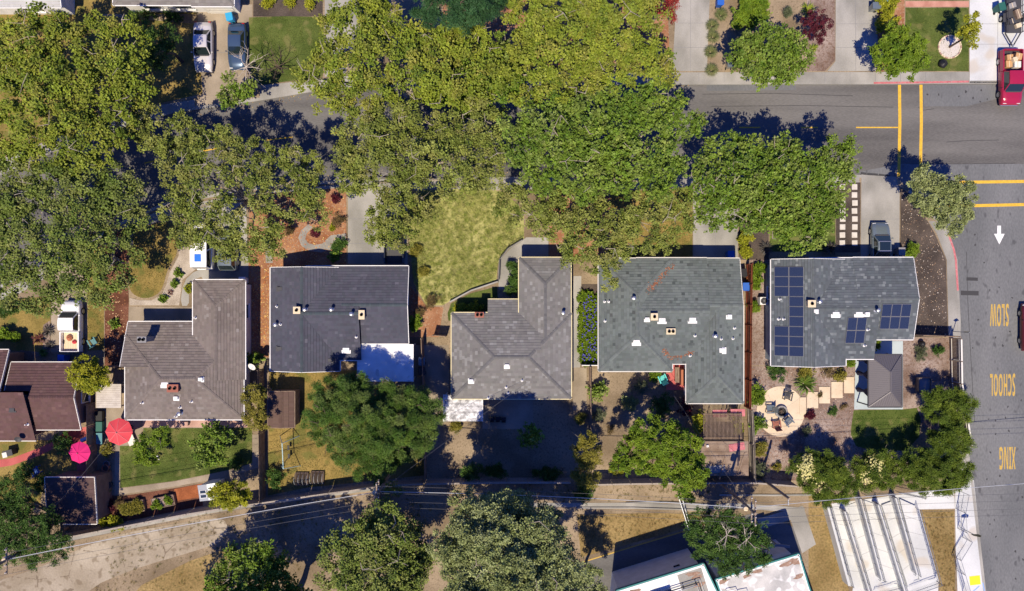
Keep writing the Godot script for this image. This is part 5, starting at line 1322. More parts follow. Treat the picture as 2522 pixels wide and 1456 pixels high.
func build_plants():
	var straw := [Color(0.13, 0.16, 0.06), Color(0.22, 0.20, 0.10), Color(0.10, 0.13, 0.05)]
	for q in [[1776, 36], [1754, 62], [1756, 90], [1750, 127], [1752, 172]]:
		blades("fountain_grass", "rounded clump of grey green grass in the strip beside the drive", q[0], q[1], 0.75, 420, 0.012, straw, "grass clumps in the drive's planting strip", "grass clump", 0.7)
	hedge("hedge", "clipped bright green hedge beside the grass clumps", [1812, -40, 1888, -40, 1892, 50, 1860, 62, 1812, 62], 1.3, "bright")
	hedge("hedge", "yellowing clipped hedge beside the wide concrete drive", [2164, -40, 2218, -40, 2218, 68, 2190, 82, 2164, 70], 1.2, "yellow")
	var ag := [Color(0.20, 0.25, 0.03), Color(0.30, 0.33, 0.06), Color(0.12, 0.18, 0.03)]
	blades("sago_palm", "spiky bright green plant beside the maroon tree", 1988, 26, 0.9, 70, 0.035, ag, "", "plant")
	blades("sago_palm", "spiky bright green plant at the gravel yard's edge", 2003, 118, 0.6, 50, 0.03, ag, "", "plant")
	shrub("blue_shrub", "dusty blue green shrub beside the spiky plant", 1938, 30, 0.6, 0.9, "grey")
	blades("yucca", "spiky yellow green plant by the pale roofed house", 118, 22, 0.6, 60, 0.03, [Color(0.4, 0.42, 0.03), Color(0.25, 0.3, 0.03)], "", "plant")
	hedge("hedge", "low dark planting under the grey roof's windows", [290, 26, 470, 30, 475, 48, 300, 44], 0.9, "dark")
	for q in [[660, 8], [715, 6], [765, 10]]: shrub("flowering_shrub", "low shrub with yellow flowers in the dark bark bed", q[0], q[1], 0.5, 0.7, "yellow", "yellow flowering shrubs in the bark bed")
	# around the white pickup's drive
	var fx := [Color(0.05, 0.05, 0.045), Color(0.12, 0.11, 0.10), Color(0.08, 0.07, 0.06)]
	blades("flax_plant", "dark spiky plant beside the white pickup's drive", 118, 815, 0.75, 60, 0.03, fx, "", "plant")
	blades("flax_plant", "reddish spiky plant beside the white pickup's drive", 95, 835, 0.75, 60, 0.03, [Color(0.16, 0.06, 0.05), Color(0.10, 0.04, 0.04)], "", "plant")
	blades("flax_plant", "small dark spiky plant at the garage end of the drive", 122, 850, 0.55, 50, 0.03, fx, "", "plant")
	blades("sago_palm", "green spiky plant at the garage end of the drive", 106, 868, 0.6, 60, 0.03, [Color(0.06, 0.13, 0.03), Color(0.12, 0.2, 0.05)], "", "plant")
	hedge("hedge", "short square hedge before the reddish brown roof", [-20, 816, 37, 816, 37, 836, -20, 836], 1.2, "bright")
	for q in [[279, 713, "green"], [285, 798, "green"]]: shrub("seedling", "small green plant alone in the red brown mulch", q[0], q[1], 0.28, 0.35, q[2], "plants in the mulch bed")
	for q in [[441, 674], [433, 699], [404, 737]]: shrub("seedling", "small round green plant in the pale gravel bed", q[0], q[1], 0.22, 0.3, "green", "plants in the gravel bed")
	blades("flax_plant", "small reddish spiky plant in the pale gravel bed", 418, 720, 0.4, 40, 0.02, [Color(0.12, 0.05, 0.045), Color(0.2, 0.1, 0.08)], "", "plant")
	shrub("garden_shrub", "yellow green shrub against the brown roofed garage wing", 466, 712, 0.45, 0.8, "yellow")
	# winding path bed
	shrub("garden_shrub", "dark red shrub inside the loop of the winding path", 776, 575, 0.5, 0.7, "maroon")
	shrub("garden_shrub", "dark green shrub between the path and the drive", 835, 605, 0.75, 0.9, "dark")
	shrub("garden_shrub", "brown tinged shrub near the top of the winding path", 837, 545, 0.75, 0.9, "brown")
	shrub("garden_shrub", "small yellow shrub near the winding path", 819, 562, 0.3, 0.4, "yellow")
	shrub("garden_shrub", "dry ochre shrub in the orange earth", 715, 570, 0.55, 0.6, "brown")
	shrub("garden_shrub", "dark magenta shrub beside the pavement", 826, 490, 0.5, 0.8, "maroon")
	shrub("garden_shrub", "green shrub in the shadow of the slate gable", 826, 634, 0.4, 0.6, "green")
	# beside the unmown lawn and the path
	shrub("garden_shrub", "orange brown shrub at the drive's edge of the unmown lawn", 1024, 618, 0.6, 0.8, "ochre")
	shrub("garden_shrub", "ochre shrub beside the slate house wall", 1045, 670, 0.5, 0.8, "ochre")
	shrub("garden_shrub", "brown shrub beside the curving walk", 1064, 745, 0.75, 1.2, "brown")
	shrub("garden_shrub", "dark bushy shrub beside the curving walk", 1035, 770, 0.6, 1.0, "brown")
	shrub("garden_shrub", "bright green shrub at the slate house corner", 1022, 798, 0.75, 1.3, "bright")
	hedge("hedge", "tall dark fern like hedge beside the front walk", [1250, 636, 1276, 636, 1277, 728, 1250, 728], 1.2, "dark")
	hedge("hedge", "clipped yellow green hedge before the grey roof", [1104, 768, 1130, 738, 1160, 742, 1190, 742, 1196, 762, 1110, 772], 0.7, "yellow")
	# agapanthus bed: leaves and blue heads
	var at := g(1452, 808); at.y = LOT
	var root := thing("lily_bed", at, "dense bed of blue flowering lilies between two houses", "flower bed")
	var lb := []
	for q in in_poly_points(upoly([1434, 726, 1472, 726, 1472, 888, 1431, 888]), 190): lb.append([Vector3(q.x, LOT + 0.35, q.y), 0.42])
	sprays(lb, "bright", root, "foliage", -0.5)
	var fb := MB.new(); fb.lathe(Vector3.ZERO, [[0.0, -0.5], [0.6, -0.2], [1.0, 0.0], [0.6, 0.5], [0.0, 0.7]], 7)
	var buf := PackedFloat32Array()
	for q in in_poly_points(upoly([1434, 726, 1472, 726, 1472, 890, 1429, 890]), 150):
		push(buf, Basis(Vector3.UP, rng.randf() * TAU).scaled(Vector3(0.07, 0.07, 0.07)), Vector3(q.x, LOT + rng.randf_range(0.75, 1.0), q.y) - at, Color(0.085, 0.075, 0.34) * rng.randf_range(0.8, 1.3))
	tag(multi("blossoms", fb.mesh(), M.petal, buf, root), "", "", "", "stuff")
	# in front of and beside the solar house
	hedge("hedge", "yellowing hedge between the drive and the dark gravel", [1822, 575, 1850, 575, 1850, 630, 1820, 634], 0.9, "yellow")
	blades("flax_plant", "dark spiky plant in front of the solar house wall", 1885, 612, 0.85, 70, 0.03, fx, "", "plant")
	blades("flax_plant", "dark spiky plant beside the stepping stones", 2044, 612, 0.85, 70, 0.03, fx, "", "plant")
	shrub("garden_shrub", "rounded green shrub at the corner of the solar house", 2243, 618, 0.75, 1.0, "bright")
	for q in [[1868, 664, 0.65, "bright"], [1860, 700, 0.7, "bright"], [1856, 755, 0.6, "bright"]]: shrub("garden_shrub", "rounded green shrub in the narrow bed beside the solar house", q[0], q[1], q[2], 1.0, q[3], "shrubs in the narrow side bed")
	shrub("garden_shrub", "green shrub filling the notch beside the metal gazebo", 2152, 846, 0.55, 0.9, "bright")
	shrub("garden_shrub", "green shrub at the solar roof's lower corner", 2092, 888, 0.55, 0.9, "bright")
	shrub("garden_shrub", "dusty green shrub beside a black ball ornament", 2268, 870, 0.75, 0.9, "grey")
	shrub("garden_shrub", "small dark green shrub on the gravel by the street fence", 2310, 862, 0.55, 0.7, "dark")
	# garden of the round patio
	for q in [[1912, 915, 0.9, 1.3, "dark", "big dark shrub under the solar roof's eave"], [1985, 915, 0.7, 1.0, "ochre", "olive ochre shrub under the solar roof's eave"], [2040, 912, 0.7, 0.9, "brown", "brownish shrub under the solar roof's eave"], [2068, 925, 0.6, 0.9, "ochre", "ochre shrub beside the tan paving slabs"], [1862, 975, 0.95, 1.3, "bright", "plump green shrub at the round patio's edge"], [1862, 1045, 0.7, 1.0, "green", "loose green shrub by the vine covered pergola"], [1875, 1105, 0.75, 1.0, "ochre", "ochre green grassy shrub below the round patio"], [1872, 1160, 0.85, 1.1, "grey", "blue green shrub against the back fence"], [1914, 1150, 0.4, 0.6, "ochre", "small green tuft between shrubs near the back fence"], [2020, 972, 0.3, 0.3, "brown", "small brown tuft on a paving slab"], [2051, 1013, 0.38, 0.4, "dark", "small dark round shrub on the gravel garden"], [2079, 1002, 0.42, 0.45, "brown", "round brown shrub on the gravel garden"], [1996, 1022, 0.6, 0.5, "maroon", "russet shrub on the gravel garden"], [1986, 1062, 0.5, 0.7, "grey", "grey green shrub at the shadow's edge below the patio"]]:
		shrub("garden_shrub", q[5], q[0], q[1], q[2], q[3], q[4])
	blades("palm", "small feathery palm casting a shadow beside the round patio", 1980, 945, 1.3, 90, 0.045, [Color(0.08, 0.14, 0.02), Color(0.14, 0.19, 0.04)], "", "palm", 0.9)
	# behind the green roof
	for q in [[1472, 965, 0.95, 1.5, "green", "leafy green shrub beside the garden's dirt path"], [1474, 1020, 0.7, 1.1, "grey", "white flowered shrub beside the garden's dirt path"], [1578, 955, 1.0, 1.3, "grey", "big grey green shrub behind the green roof"], [1552, 995, 0.75, 1.0, "pale", "shrub with white blooms by the dirt path"], [1612, 925, 0.6, 0.7, "bright", "bright green shrub by the turquoise garden chair"], [1632, 1000, 1.25, 1.8, "dark", "dark plum shaded shrub below the brick barbecue"], [1690, 1000, 0.9, 1.3, "maroon", "dark red leaved shrub beside the pergola"], [1523, 1150, 0.8, 1.1, "yellow", "yellow green shrub in the corner below the bright tree"], [1430, 1030, 0.55, 0.8, "ochre", "ochre shrub against the side fence of the dirt yard"], [1505, 1060, 0.5, 0.9, "brown", "twiggy brown shrub beside the dirt path"]]:
		shrub("garden_shrub", q[5], q[0], q[1], q[2], q[3], q[4])
	hedge("vine", "yellow green vine over the pergola's edge", [1712, 1020, 1735, 1010, 1740, 1080, 1718, 1085], 2.2, "yellow")
	hedge("vine", "yellow green vine on the pergola's far corner", [1800, 1018, 1828, 1012, 1828, 1062, 1812, 1070], 2.3, "yellow")
	hedge("hedge", "dark shaded hedge along the dirt yard's back fence", [1110, 1150, 1245, 1150, 1250, 1176, 1110, 1180], 1.4, "dark")
	hedge("hedge", "dark shaded hedge further along the back fence", [1300, 1156, 1400, 1158, 1400, 1178, 1300, 1178], 1.2, "dark")
	shrub("garden_shrub", "blue green shrub where the back fence meets the lane", 1440, 1215, 1.0, 1.6, "dark")
	shrub("garden_shrub", "small orange brown shrub below the stained patio cover", 1126, 1052, 0.55, 0.8, "ochre")
	# left back yards
	hedge("hedge", "low yellow green planting at the detached garage corner", [226, 1276, 262, 1272, 298, 1280, 292, 1302, 240, 1308], 1.0, "yellow")
	for q in [[258, 1208, 0.45, 0.6, "green", "round green shrub in the row of pots"], [262, 1110, 0.55, 0.9, "ochre", "square ochre shrub beside the garden path"], [272, 1244, 0.6, 0.9, "maroon", "red flowered shrub beside the raised beds"], [295, 1240, 0.6, 0.9, "brown", "dark twiggy shrub beside the raised beds"], [585, 1140, 0.6, 1.3, "dark", "dark upright shrub at the lawn's far edge"], [628, 885, 0.8, 1.5, "green", "green shrub between the brown and slate roofs"], [680, 1180, 0.9, 1.3, "dark", "dark shrub beside the hoop cages"], [158, 1090, 1.0, 2.2, "dark", "dark shrub beside the red concrete path"], [60, 1170, 1.1, 2.4, "dark", "dark shrub on the lawn near the magenta parasol"], [40, 1240, 1.2, 2.6, "dark", "dark blue green shrub beside the detached garage"], [108, 1190, 1.0, 2.2, "dark", "dark shrub touching the detached garage roof"], [20, 760, 0.9, 1.6, "dark", "dark shrub on the dry lawn under the big olive tree"]]:
		shrub("garden_shrub", q[5], q[0], q[1], q[2], q[3], q[4])

# ---------------------------------------------------------------- fences, school, street
func fence(called: String, label: String, pts: Array, hgt: float, m: String, cat := "fence", cap := ""):
	var base := g(pts[0], pts[1]); base.y = LOT
	var root := thing(called, base, label, cat)
	var post := MB.new(); post.box(Vector3(0, hgt * 0.5 + 0.03, 0), Vector3(0.1, hgt + 0.14, 0.1), Basis.IDENTITY, 0.012)
	var pm := post.mesh()
	for i in range(0, pts.size() - 2, 2):
		var a := g(pts[i], pts[i + 1]); var b := g(pts[i + 2], pts[i + 3])
		a.y = LOT; b.y = LOT
		var d := b - a
		var n: int = max(1, int(round(d.length() / 2.3)))
		var span := d.length() / n
		var dir := d.normalized()
		var turn := atan2(dir.x, dir.z)
		# one span of upright boards on two rails, shared by the spans of this run
		var pb := MB.new(); var rb := MB.new()
		var x := 0.07
		while x < span - 0.12:
			var hh := hgt + rng.randf_range(-0.02, 0.02)
			pb.box(Vector3(0.035 + rng.randf_range(-0.006, 0.006), hh * 0.5 + 0.03, x + 0.07), Vector3(0.022, hh, 0.132))
			x += 0.143
		for yy in [0.35, hgt - 0.25]: rb.box(Vector3(-0.02, yy, span * 0.5), Vector3(0.045, 0.09, span - 0.1))
		if cap != "": rb.box(Vector3(0.01, hgt + 0.06, span * 0.5), Vector3(0.15, 0.035, span - 0.1))
		var bm := pb.mesh(); var rm := rb.mesh()
		for k in n:
			var at := a + dir * span * k - base
			put(pm, "post", M[m], root, at, Vector3(0, turn, 0))
			var pan := put(bm, "board_panel", M[m], root, at, Vector3(0, turn, 0))
			put(rm, "rail", M[m if cap == "" else cap], pan)
		put(pm, "post", M[m], root, b - base, Vector3(0, turn, 0))

func build_fences():
	fence("back_fence", "weathered grey board fence along the cracked track", [146, 1318, 330, 1282, 480, 1253, 560, 1240, 660, 1226, 820, 1203, 966, 1184, 1046, 1180], 1.7, "grey_wood", "fence", "grey_wood")
	fence("back_fence", "grey board fence along the dirt yard and the lane", [1054, 1180, 1250, 1177, 1400, 1177], 1.7, "grey_wood", "fence", "grey_wood")
	fence("back_fence", "grey board fence behind the bright green tree and flat roof", [1456, 1182, 1545, 1180, 1700, 1178, 1848, 1178, 1945, 1186], 1.7, "grey_wood", "fence", "grey_wood")
	fence("side_fence", "brown board fence between the red path and the parasol court", [239, 990, 240, 1090, 239, 1176], 1.7, "old_wood")
	fence("side_fence", "brown board fence between the ochre trees and the garden shed", [650, 908, 652, 1060, 654, 1222], 1.7, "old_wood")
	fence("side_fence", "brown board fence beside the white patio cover", [1042, 832, 1046, 950, 1050, 1050, 1050, 1176], 1.7, "old_wood")
	fence("side_fence", "dark board fence beside the garden's dirt path", [1449, 900, 1450, 1000, 1450, 1075], 1.7, "old_wood")
	fence("side_fence", "rust red board fence between the green and the solar roof", [1836, 652, 1834, 800, 1832, 1000], 1.8, "red_wood")
	fence("side_fence", "grey board fence beside the flat patched roof", [1838, 1004, 1842, 1090, 1844, 1174], 1.7, "grey_wood")
	fence("side_fence", "short board fence joining the brown house to the mulch bed", [276, 900, 306, 900], 1.6, "old_wood")
	fence("side_fence", "board fence running from the solar house to the street", [2246, 824, 2300, 826, 2334, 827], 1.75, "old_wood")
	fence("street_fence", "brown board fence between the gravel garden and the street", [2336, 832, 2338, 940, 2352, 1030, 2362, 1090], 1.75, "old_wood", "fence", "off_white")
	fence("gate_fence", "short board fence between the slate and the grey roofed houses", [1070, 824, 1100, 826], 1.7, "old_wood")
	fence("gate_fence", "white gate fence between the flower bed and the garden", [1430, 897, 1472, 897], 1.3, "white")

func rail(root: Node3D, pts: Array, hgt: float, y0: Array, bars: int, m := "rail_metal", every := 1.5, pick := 0.0, called := "railing"):
	# a run of tubular railing along world points
	var mb := MB.new()
	for i in pts.size() - 1:
		var a: Vector3 = pts[i]; var b: Vector3 = pts[i + 1]
		for k in bars:
			var up := Vector3(0, hgt * (k + 1.0) / bars, 0)
			mb.tube([a + up, b + up], [0.024, 0.024], 6)
		var n: int = max(1, int((b - a).length() / every))
		for k in n + 1: mb.tube([a.lerp(b, float(k) / n), a.lerp(b, float(k) / n) + Vector3(0, hgt, 0)], [0.022, 0.022], 6)
		if pick > 0.0:
			var q: int = int((b - a).length() / pick)
			for k in q: mb.tube([a.lerp(b, (k + 0.5) / q) + Vector3(0, 0.08, 0), a.lerp(b, (k + 0.5) / q) + Vector3(0, hgt, 0)], [0.012, 0.012], 4, false)
	part(mb, called, M[m], root)

func rp(x: float, y: float) -> Vector2:   # plan units from a zoom of the ramps
	return Vector2(2002.3 + x * 0.18825, 1181.7 + y * 0.18825)

func build_school():
	# switchback ramps: slabs, low walls with handrails, picket rails at the turns
	var root := thing("access_ramp", g(2170, 1340) + Vector3(0, LOT, 0), "pale concrete switchback ramp with low walls and grey handrails", "ramp")
	var walls := [[190, 350, 470, 1385, 1.2], [415, 410, 750, 1500, 1.1], [622, 245, 905, 1310, 1.25], [850, 320, 1215, 1500, 1.15], [1080, 235, 1365, 1240, 1.25]]
	for w in walls:
		var a2 := rp(w[0], w[1]); var b2 := rp(w[2], w[3])
		var a := g(a2.x, a2.y, w[4]); var b := g(b2.x, b2.y, w[4])
		var mb := MB.new(); mb.bar(Vector3(a.x, LOT + w[4] * 0.5, a.z), Vector3(b.x, LOT + w[4] * 0.5, b.z), 0.2, w[4])
		part(mb, "retaining_wall", M.concrete_new, root)
		var p0 := Vector3(a.x, LOT + w[4], a.z); var p1 := Vector3(b.x, LOT + w[4], b.z)
		if w[0] > 300:
			rail(root, [p0, p1], 0.55, [], 1, "rail_metal", 1.1, 0.07, "guard_rail")
			var off := Vector3(-0.26, -0.35, 0.05)
			rail(root, [p0 + off, p1 + off], 0.42, [], 1, "rail_metal", 1.4, 0.0, "handrail")
		else: rail(root, [p0 + Vector3(0.2, -0.2, 0), p1 + Vector3(0.2, -0.2, 0)], 0.7, [], 1, "rail_metal", 1.1, 0.07, "guard_rail")
	# sloped slabs between the walls, each a little higher than the last
	var lanes := [[205, 350, 415, 410, 740, 1400, 470, 1385, 0.02, 0.05], [440, 330, 620, 260, 890, 1330, 745, 1400, 0.05, 0.10], [650, 260, 850, 330, 1190, 1400, 900, 1300, 0.10, 0.16], [880, 320, 1070, 250, 1350, 1240, 1215, 1380, 0.16, 0.22], [1110, 240, 1310, 330, 1570, 1290, 1370, 1300, 0.22, 0.16]]
	for l in lanes:
		var mb := MB.new()
		var q := []
		for k in 4:
			var p := rp(l[k * 2], l[k * 2 + 1]); var w := g(p.x, p.y)
			q.append(Vector3(w.x, LOT + (l[8] if k < 2 else l[9]) + 0.03, w.z))
		mb.quad_to(q[0], q[1], q[2], q[3], Vector3.UP)
		for k in 4: mb.quad_to(q[k], q[(k + 1) % 4], Vector3(q[(k + 1) % 4].x, LOT, q[(k + 1) % 4].z), Vector3(q[k].x, LOT, q[k].z), (q[k] + q[(k + 1) % 4]) * 0.5 - (q[0] + q[2]) * 0.5)
		var sl := part(mb, "ramp_slab", M.concrete_new, root)
		mb = MB.new()
		for k in range(1, 5):
			var t := k / 5.0
			mb.bar(q[0].lerp(q[3], t) + Vector3(0, 0.004, 0), q[1].lerp(q[2], t) + Vector3(0, 0.004, 0), 0.02, 0.006)
		part(mb, "joint", M.mid_grey, sl)
	for d in [[610, 160, 990, 150, 0.15], [1050, 130, 1380, 200, 0.2], [780, 1450, 1085, 1370, 0.2], [1210, 1430, 1580, 1300, 0.3]]:
		var p := rp(d[0], d[1]); var q := rp(d[2], d[3])
		var a := g(p.x, p.y); var b := g(q.x, q.y); a.y = LOT + d[4]; b.y = LOT + d[4]
		rail(root, [a, b], 1.05, [], 2, "rail_metal", 1.6, 0.13, "guard_rail")
	var pe := rp(1310, 350); var pf := rp(1575, 1300)
	var ra := g(pe.x, pe.y); var rb := g(pf.x, pf.y); ra.y = LOT + 0.3; rb.y = LOT + 0.3
	rail(root, [ra, rb], 0.95, [], 3, "rail_metal", 1.2, 0.0, "handrail")
	# chain link fence with swing gates along the street verge
	root = thing("chain_link_fence", g(2350, 1300) + Vector3(0, LOT, 0), "bent chain link fence with open gate panels beside the school pavement", "fence")
	var line := [[2360, 1208], [2352, 1252], [2356, 1300], [2368, 1322], [2341, 1366], [2352, 1402], [2368, 1456]]
	for i in line.size() - 1:
		var a := g(line[i][0], line[i][1]); var b := g(line[i + 1][0], line[i + 1][1]); a.y = LOT; b.y = LOT
		rail(root, [a, b], 1.5, [], 2, "galvanised", 2.2, 0.0, "fence_frame")
		var mb := MB.new()
		var n := int((b - a).length() / 0.11)
		for k in n:
			mb.tube([a.lerp(b, float(k) / n), a.lerp(b, minf(1.0, (k + 12.0) / n)) + Vector3(0, 1.45, 0)], [0.003, 0.003], 3, false)
			mb.tube([a.lerp(b, minf(1.0, (k + 12.0) / n)), a.lerp(b, float(k) / n) + Vector3(0, 1.45, 0)], [0.003, 0.003], 3, false)
		tag(part(mb, "wire_mesh", M.galvanised, root), "", "", "", "stuff")
	# school blocks: walls, flat roofs with teal fascia, pipes, flaking patches
	school_block("school_building", "long school building with white flat roof and rooftop pipes", [[1517, 1455], [1732, 1388], [1768, 1462], [1900, 1700], [1480, 1800]], 5.0, "white_roof")
	school_block("school_building", "school building with peeling grey and white flat roof", [[1762, 1427], [1967, 1364], [1990, 1440], [2080, 1700], [1880, 1760]], 5.0, "peeling_roof")

func school_block(called: String, label: String, pts: Array, hgt: float, roofm: String):
	var poly := PackedVector2Array()
	for p in pts:
		var w := g(p[0], p[1], hgt); poly.append(Vector2(w.x, w.z))
	var c := (poly[0] + poly[1]) * 0.5
	var root := thing(called, Vector3(c.x, 0, c.y), label, "school")
	var inner: PackedVector2Array = Geometry2D.offset_polygon(poly, -0.35)[0]
	var mb := MB.new(); mb.prism(inner, 0, hgt - 0.06); part(mb, "wall", M.stucco_white, root)
	mb = MB.new(); mb.prism(poly, hgt - 0.05, hgt - 0.02); var roof := part(mb, "roof", M[roofm], root)
	for i in poly.size():
		var a := poly[i]; var b := poly[(i + 1) % poly.size()]
		mb = MB.new(); mb.bar(Vector3(a.x, hgt - 0.08, a.y), Vector3(b.x, hgt - 0.08, b.y), 0.13, 0.3); part(mb, "fascia", M.teal, root)
		mb = MB.new()
		var o := Vector2(-(b - a).y, (b - a).x).normalized()
		var mid := (poly[0] + poly[2]) * 0.5
		if o.dot(mid - a) < 0: o = -o
		mb.bar(Vector3(a.x + o.x * 0.12, hgt + 0.03, a.y + o.y * 0.12), Vector3(b.x + o.x * 0.12, hgt + 0.03, b.y + o.y * 0.12), 0.11, 0.12); part(mb, "roof_edge", M.white, root)
	var e := (poly[1] - poly[0]); var el := e.length(); e = e.normalized()
	var inn := Vector2(-e.y, e.x)
	if inn.dot((poly[0] + poly[2]) * 0.5 - poly[0]) < 0: inn = -inn
	var at := func(s: float, t: float, y: float) -> Vector3:
		var q: Vector2 = poly[0] + e * s + inn * t
		return Vector3(q.x, y, q.y)
	# windows and a door along the shaded front
	for k in 1:
		var wb := MB.new()
		var p: Vector3 = at.call(el - 2.2, 0.33, 3.2)
		var bs := Basis(Vector3(e.x, 0, e.y), Vector3.UP, Vector3(-inn.x, 0, -inn.y))
		wb.box(p, Vector3(0.7, 0.45, 0.06), bs); var f := part(wb, "window", M.off_white, root)
		wb = MB.new(); wb.box(p + bs.z * 0.035, Vector3(0.6, 0.36, 0.02), bs); part(wb, "pane", M.window_glass, f)
	# flakes and tar: matter lying on the roof
	var rr := RandomNumberGenerator.new(); rr.seed = called.hash() + pts.size() + int(pts[0][0])
	for k in (5 if roofm == "white_roof" else 9):
		var s := rr.randf_range(0.5, el - 0.6); var t := rr.randf_range(0.35, 0.7) if k % 2 == 0 else rr.randf_range(0.4, 2.5)
		if k % 2: s = el - rr.randf_range(0.3, 0.9)
		var fl := PackedVector2Array()
		for i in 9:
			var a := TAU * i / 9.0; var r := rr.randf_range(0.12, 0.42)
			var q: Vector3 = at.call(s + cos(a) * r * 1.8, t + sin(a) * r * 0.6, 0)
			fl.append(Vector2(q.x, q.z))
		var fb := MB.new(); fb.prism(fl, hgt - 0.02, hgt - 0.012 + 0.0015 * k); part(fb, "flaked_patch", M.rusty_flake, roof)
	if roofm == "white_roof":
		var gp := MB.new(); var q := PackedVector2Array()
		for d in [[el - 2.6, 0.3], [el - 0.3, 0.3], [el - 0.3, 3.5], [el - 2.6, 3.5]]:
			var w: Vector3 = at.call(d[0], d[1], 0); q.append(Vector2(w.x, w.z))
		gp.prism(q, hgt - 0.02, hgt - 0.016); part(gp, "bare_membrane", M.concrete, roof)
		for k in 3:
			var pb := MB.new()
			pb.tube([at.call(el - 5.2, 1.2 + 0.22 * k, hgt + 0.18), at.call(el - 0.75 - 0.2 * k, 1.2 + 0.22 * k, hgt + 0.18), at.call(el - 0.75 - 0.2 * k, 3.5, hgt + 0.18)], [0.045, 0.045, 0.045], 8)
			for j in 4: pb.box(at.call(el - 4.8 + j * 1.2, 1.2 + 0.22 * k, hgt + 0.06), Vector3(0.1, 0.2, 0.1))
			part(pb, "roof_pipe", M.galvanised if k != 1 else M.dark_grey, roof)
		var ub := MB.new(); ub.box(at.call(3.6, 1.9, hgt + 0.5), Vector3(1.9, 1.0, 1.1), Basis(Vector3.UP, 0.3), 0.04); part(ub, "roof_unit", M.mid_grey, root)
	else:
		for d in [[0.6, 1.2], [1.5, 1.6]]:
			var pb := MB.new()
			pb.tube([at.call(d[0], d[1], hgt - 0.02), at.call(d[0], d[1], hgt + 0.25), at.call(d[0] + 0.9, d[1] + 0.1, hgt + 0.25), at.call(d[0] + 0.9, d[1] + 0.6, hgt + 0.25)], [0.04, 0.04, 0.04, 0.04], 8)
			part(pb, "roof_pipe", M.white, roof)
		# entrance canopy frame on the shaded side
		var cb := MB.new()
		for d in [[el - 3.6, -0.5, el - 1.2, -0.5], [el - 1.2, -0.5, el - 0.1, 0.0], [el - 3.6, -0.5, el - 3.6, 0.2], [el - 3.2, -1.0, el - 1.6, -1.0]]:
			cb.bar(at.call(d[0], d[1], 3.2), at.call(d[2], d[3], 3.2), 0.22, 0.16)
		for d in [[el - 3.6, -0.5], [el - 1.2, -0.5]]: cb.bar(at.call(d[0], d[1], 0.1) , at.call(d[0], d[1], 3.15) + Vector3(0.001, 0, 0), 0.1, 0.1)
		part(cb, "entrance_canopy", M.mid_grey, root)

func paint(called: String, m: String, pts: Array, width: float, y := 0.006):
	var mb := MB.new(); strip_into(mb, pts, width, -0.01, y); struct(mb, called, M[m])

func letters(txt: String, x0: float, y0: float, x1: float, y1: float, m: String):
	var f := SystemFont.new(); f.font_names = PackedStringArray(["Droid Sans"]); f.font_weight = 700
	var tm := TextMesh.new(); tm.text = txt; tm.font = f; tm.font_size = 64; tm.depth = 0.0; tm.pixel_size = 0.02
	var bb := tm.get_aabb()
	var o := MeshInstance3D.new(); o.name = numbered("road_lettering"); o.mesh = tm; o.material_override = M[m]
	add_child(o)
	var w: float = (x1 - x0) * S; var hh: float = (y1 - y0) * S
	var c := g((x0 + x1) * 0.5, (y0 + y1) * 0.5)
	o.basis = Basis(Vector3.UP, PI) * Basis(Vector3.RIGHT, -PI / 2) * Basis.from_scale(Vector3(w / bb.size.x, hh / bb.size.y, 1))
	var ctr := bb.position + bb.size * 0.5
	o.position = Vector3(c.x, 0.010, c.z) - o.basis * ctr
	tag(o, "", "", "", "structure")

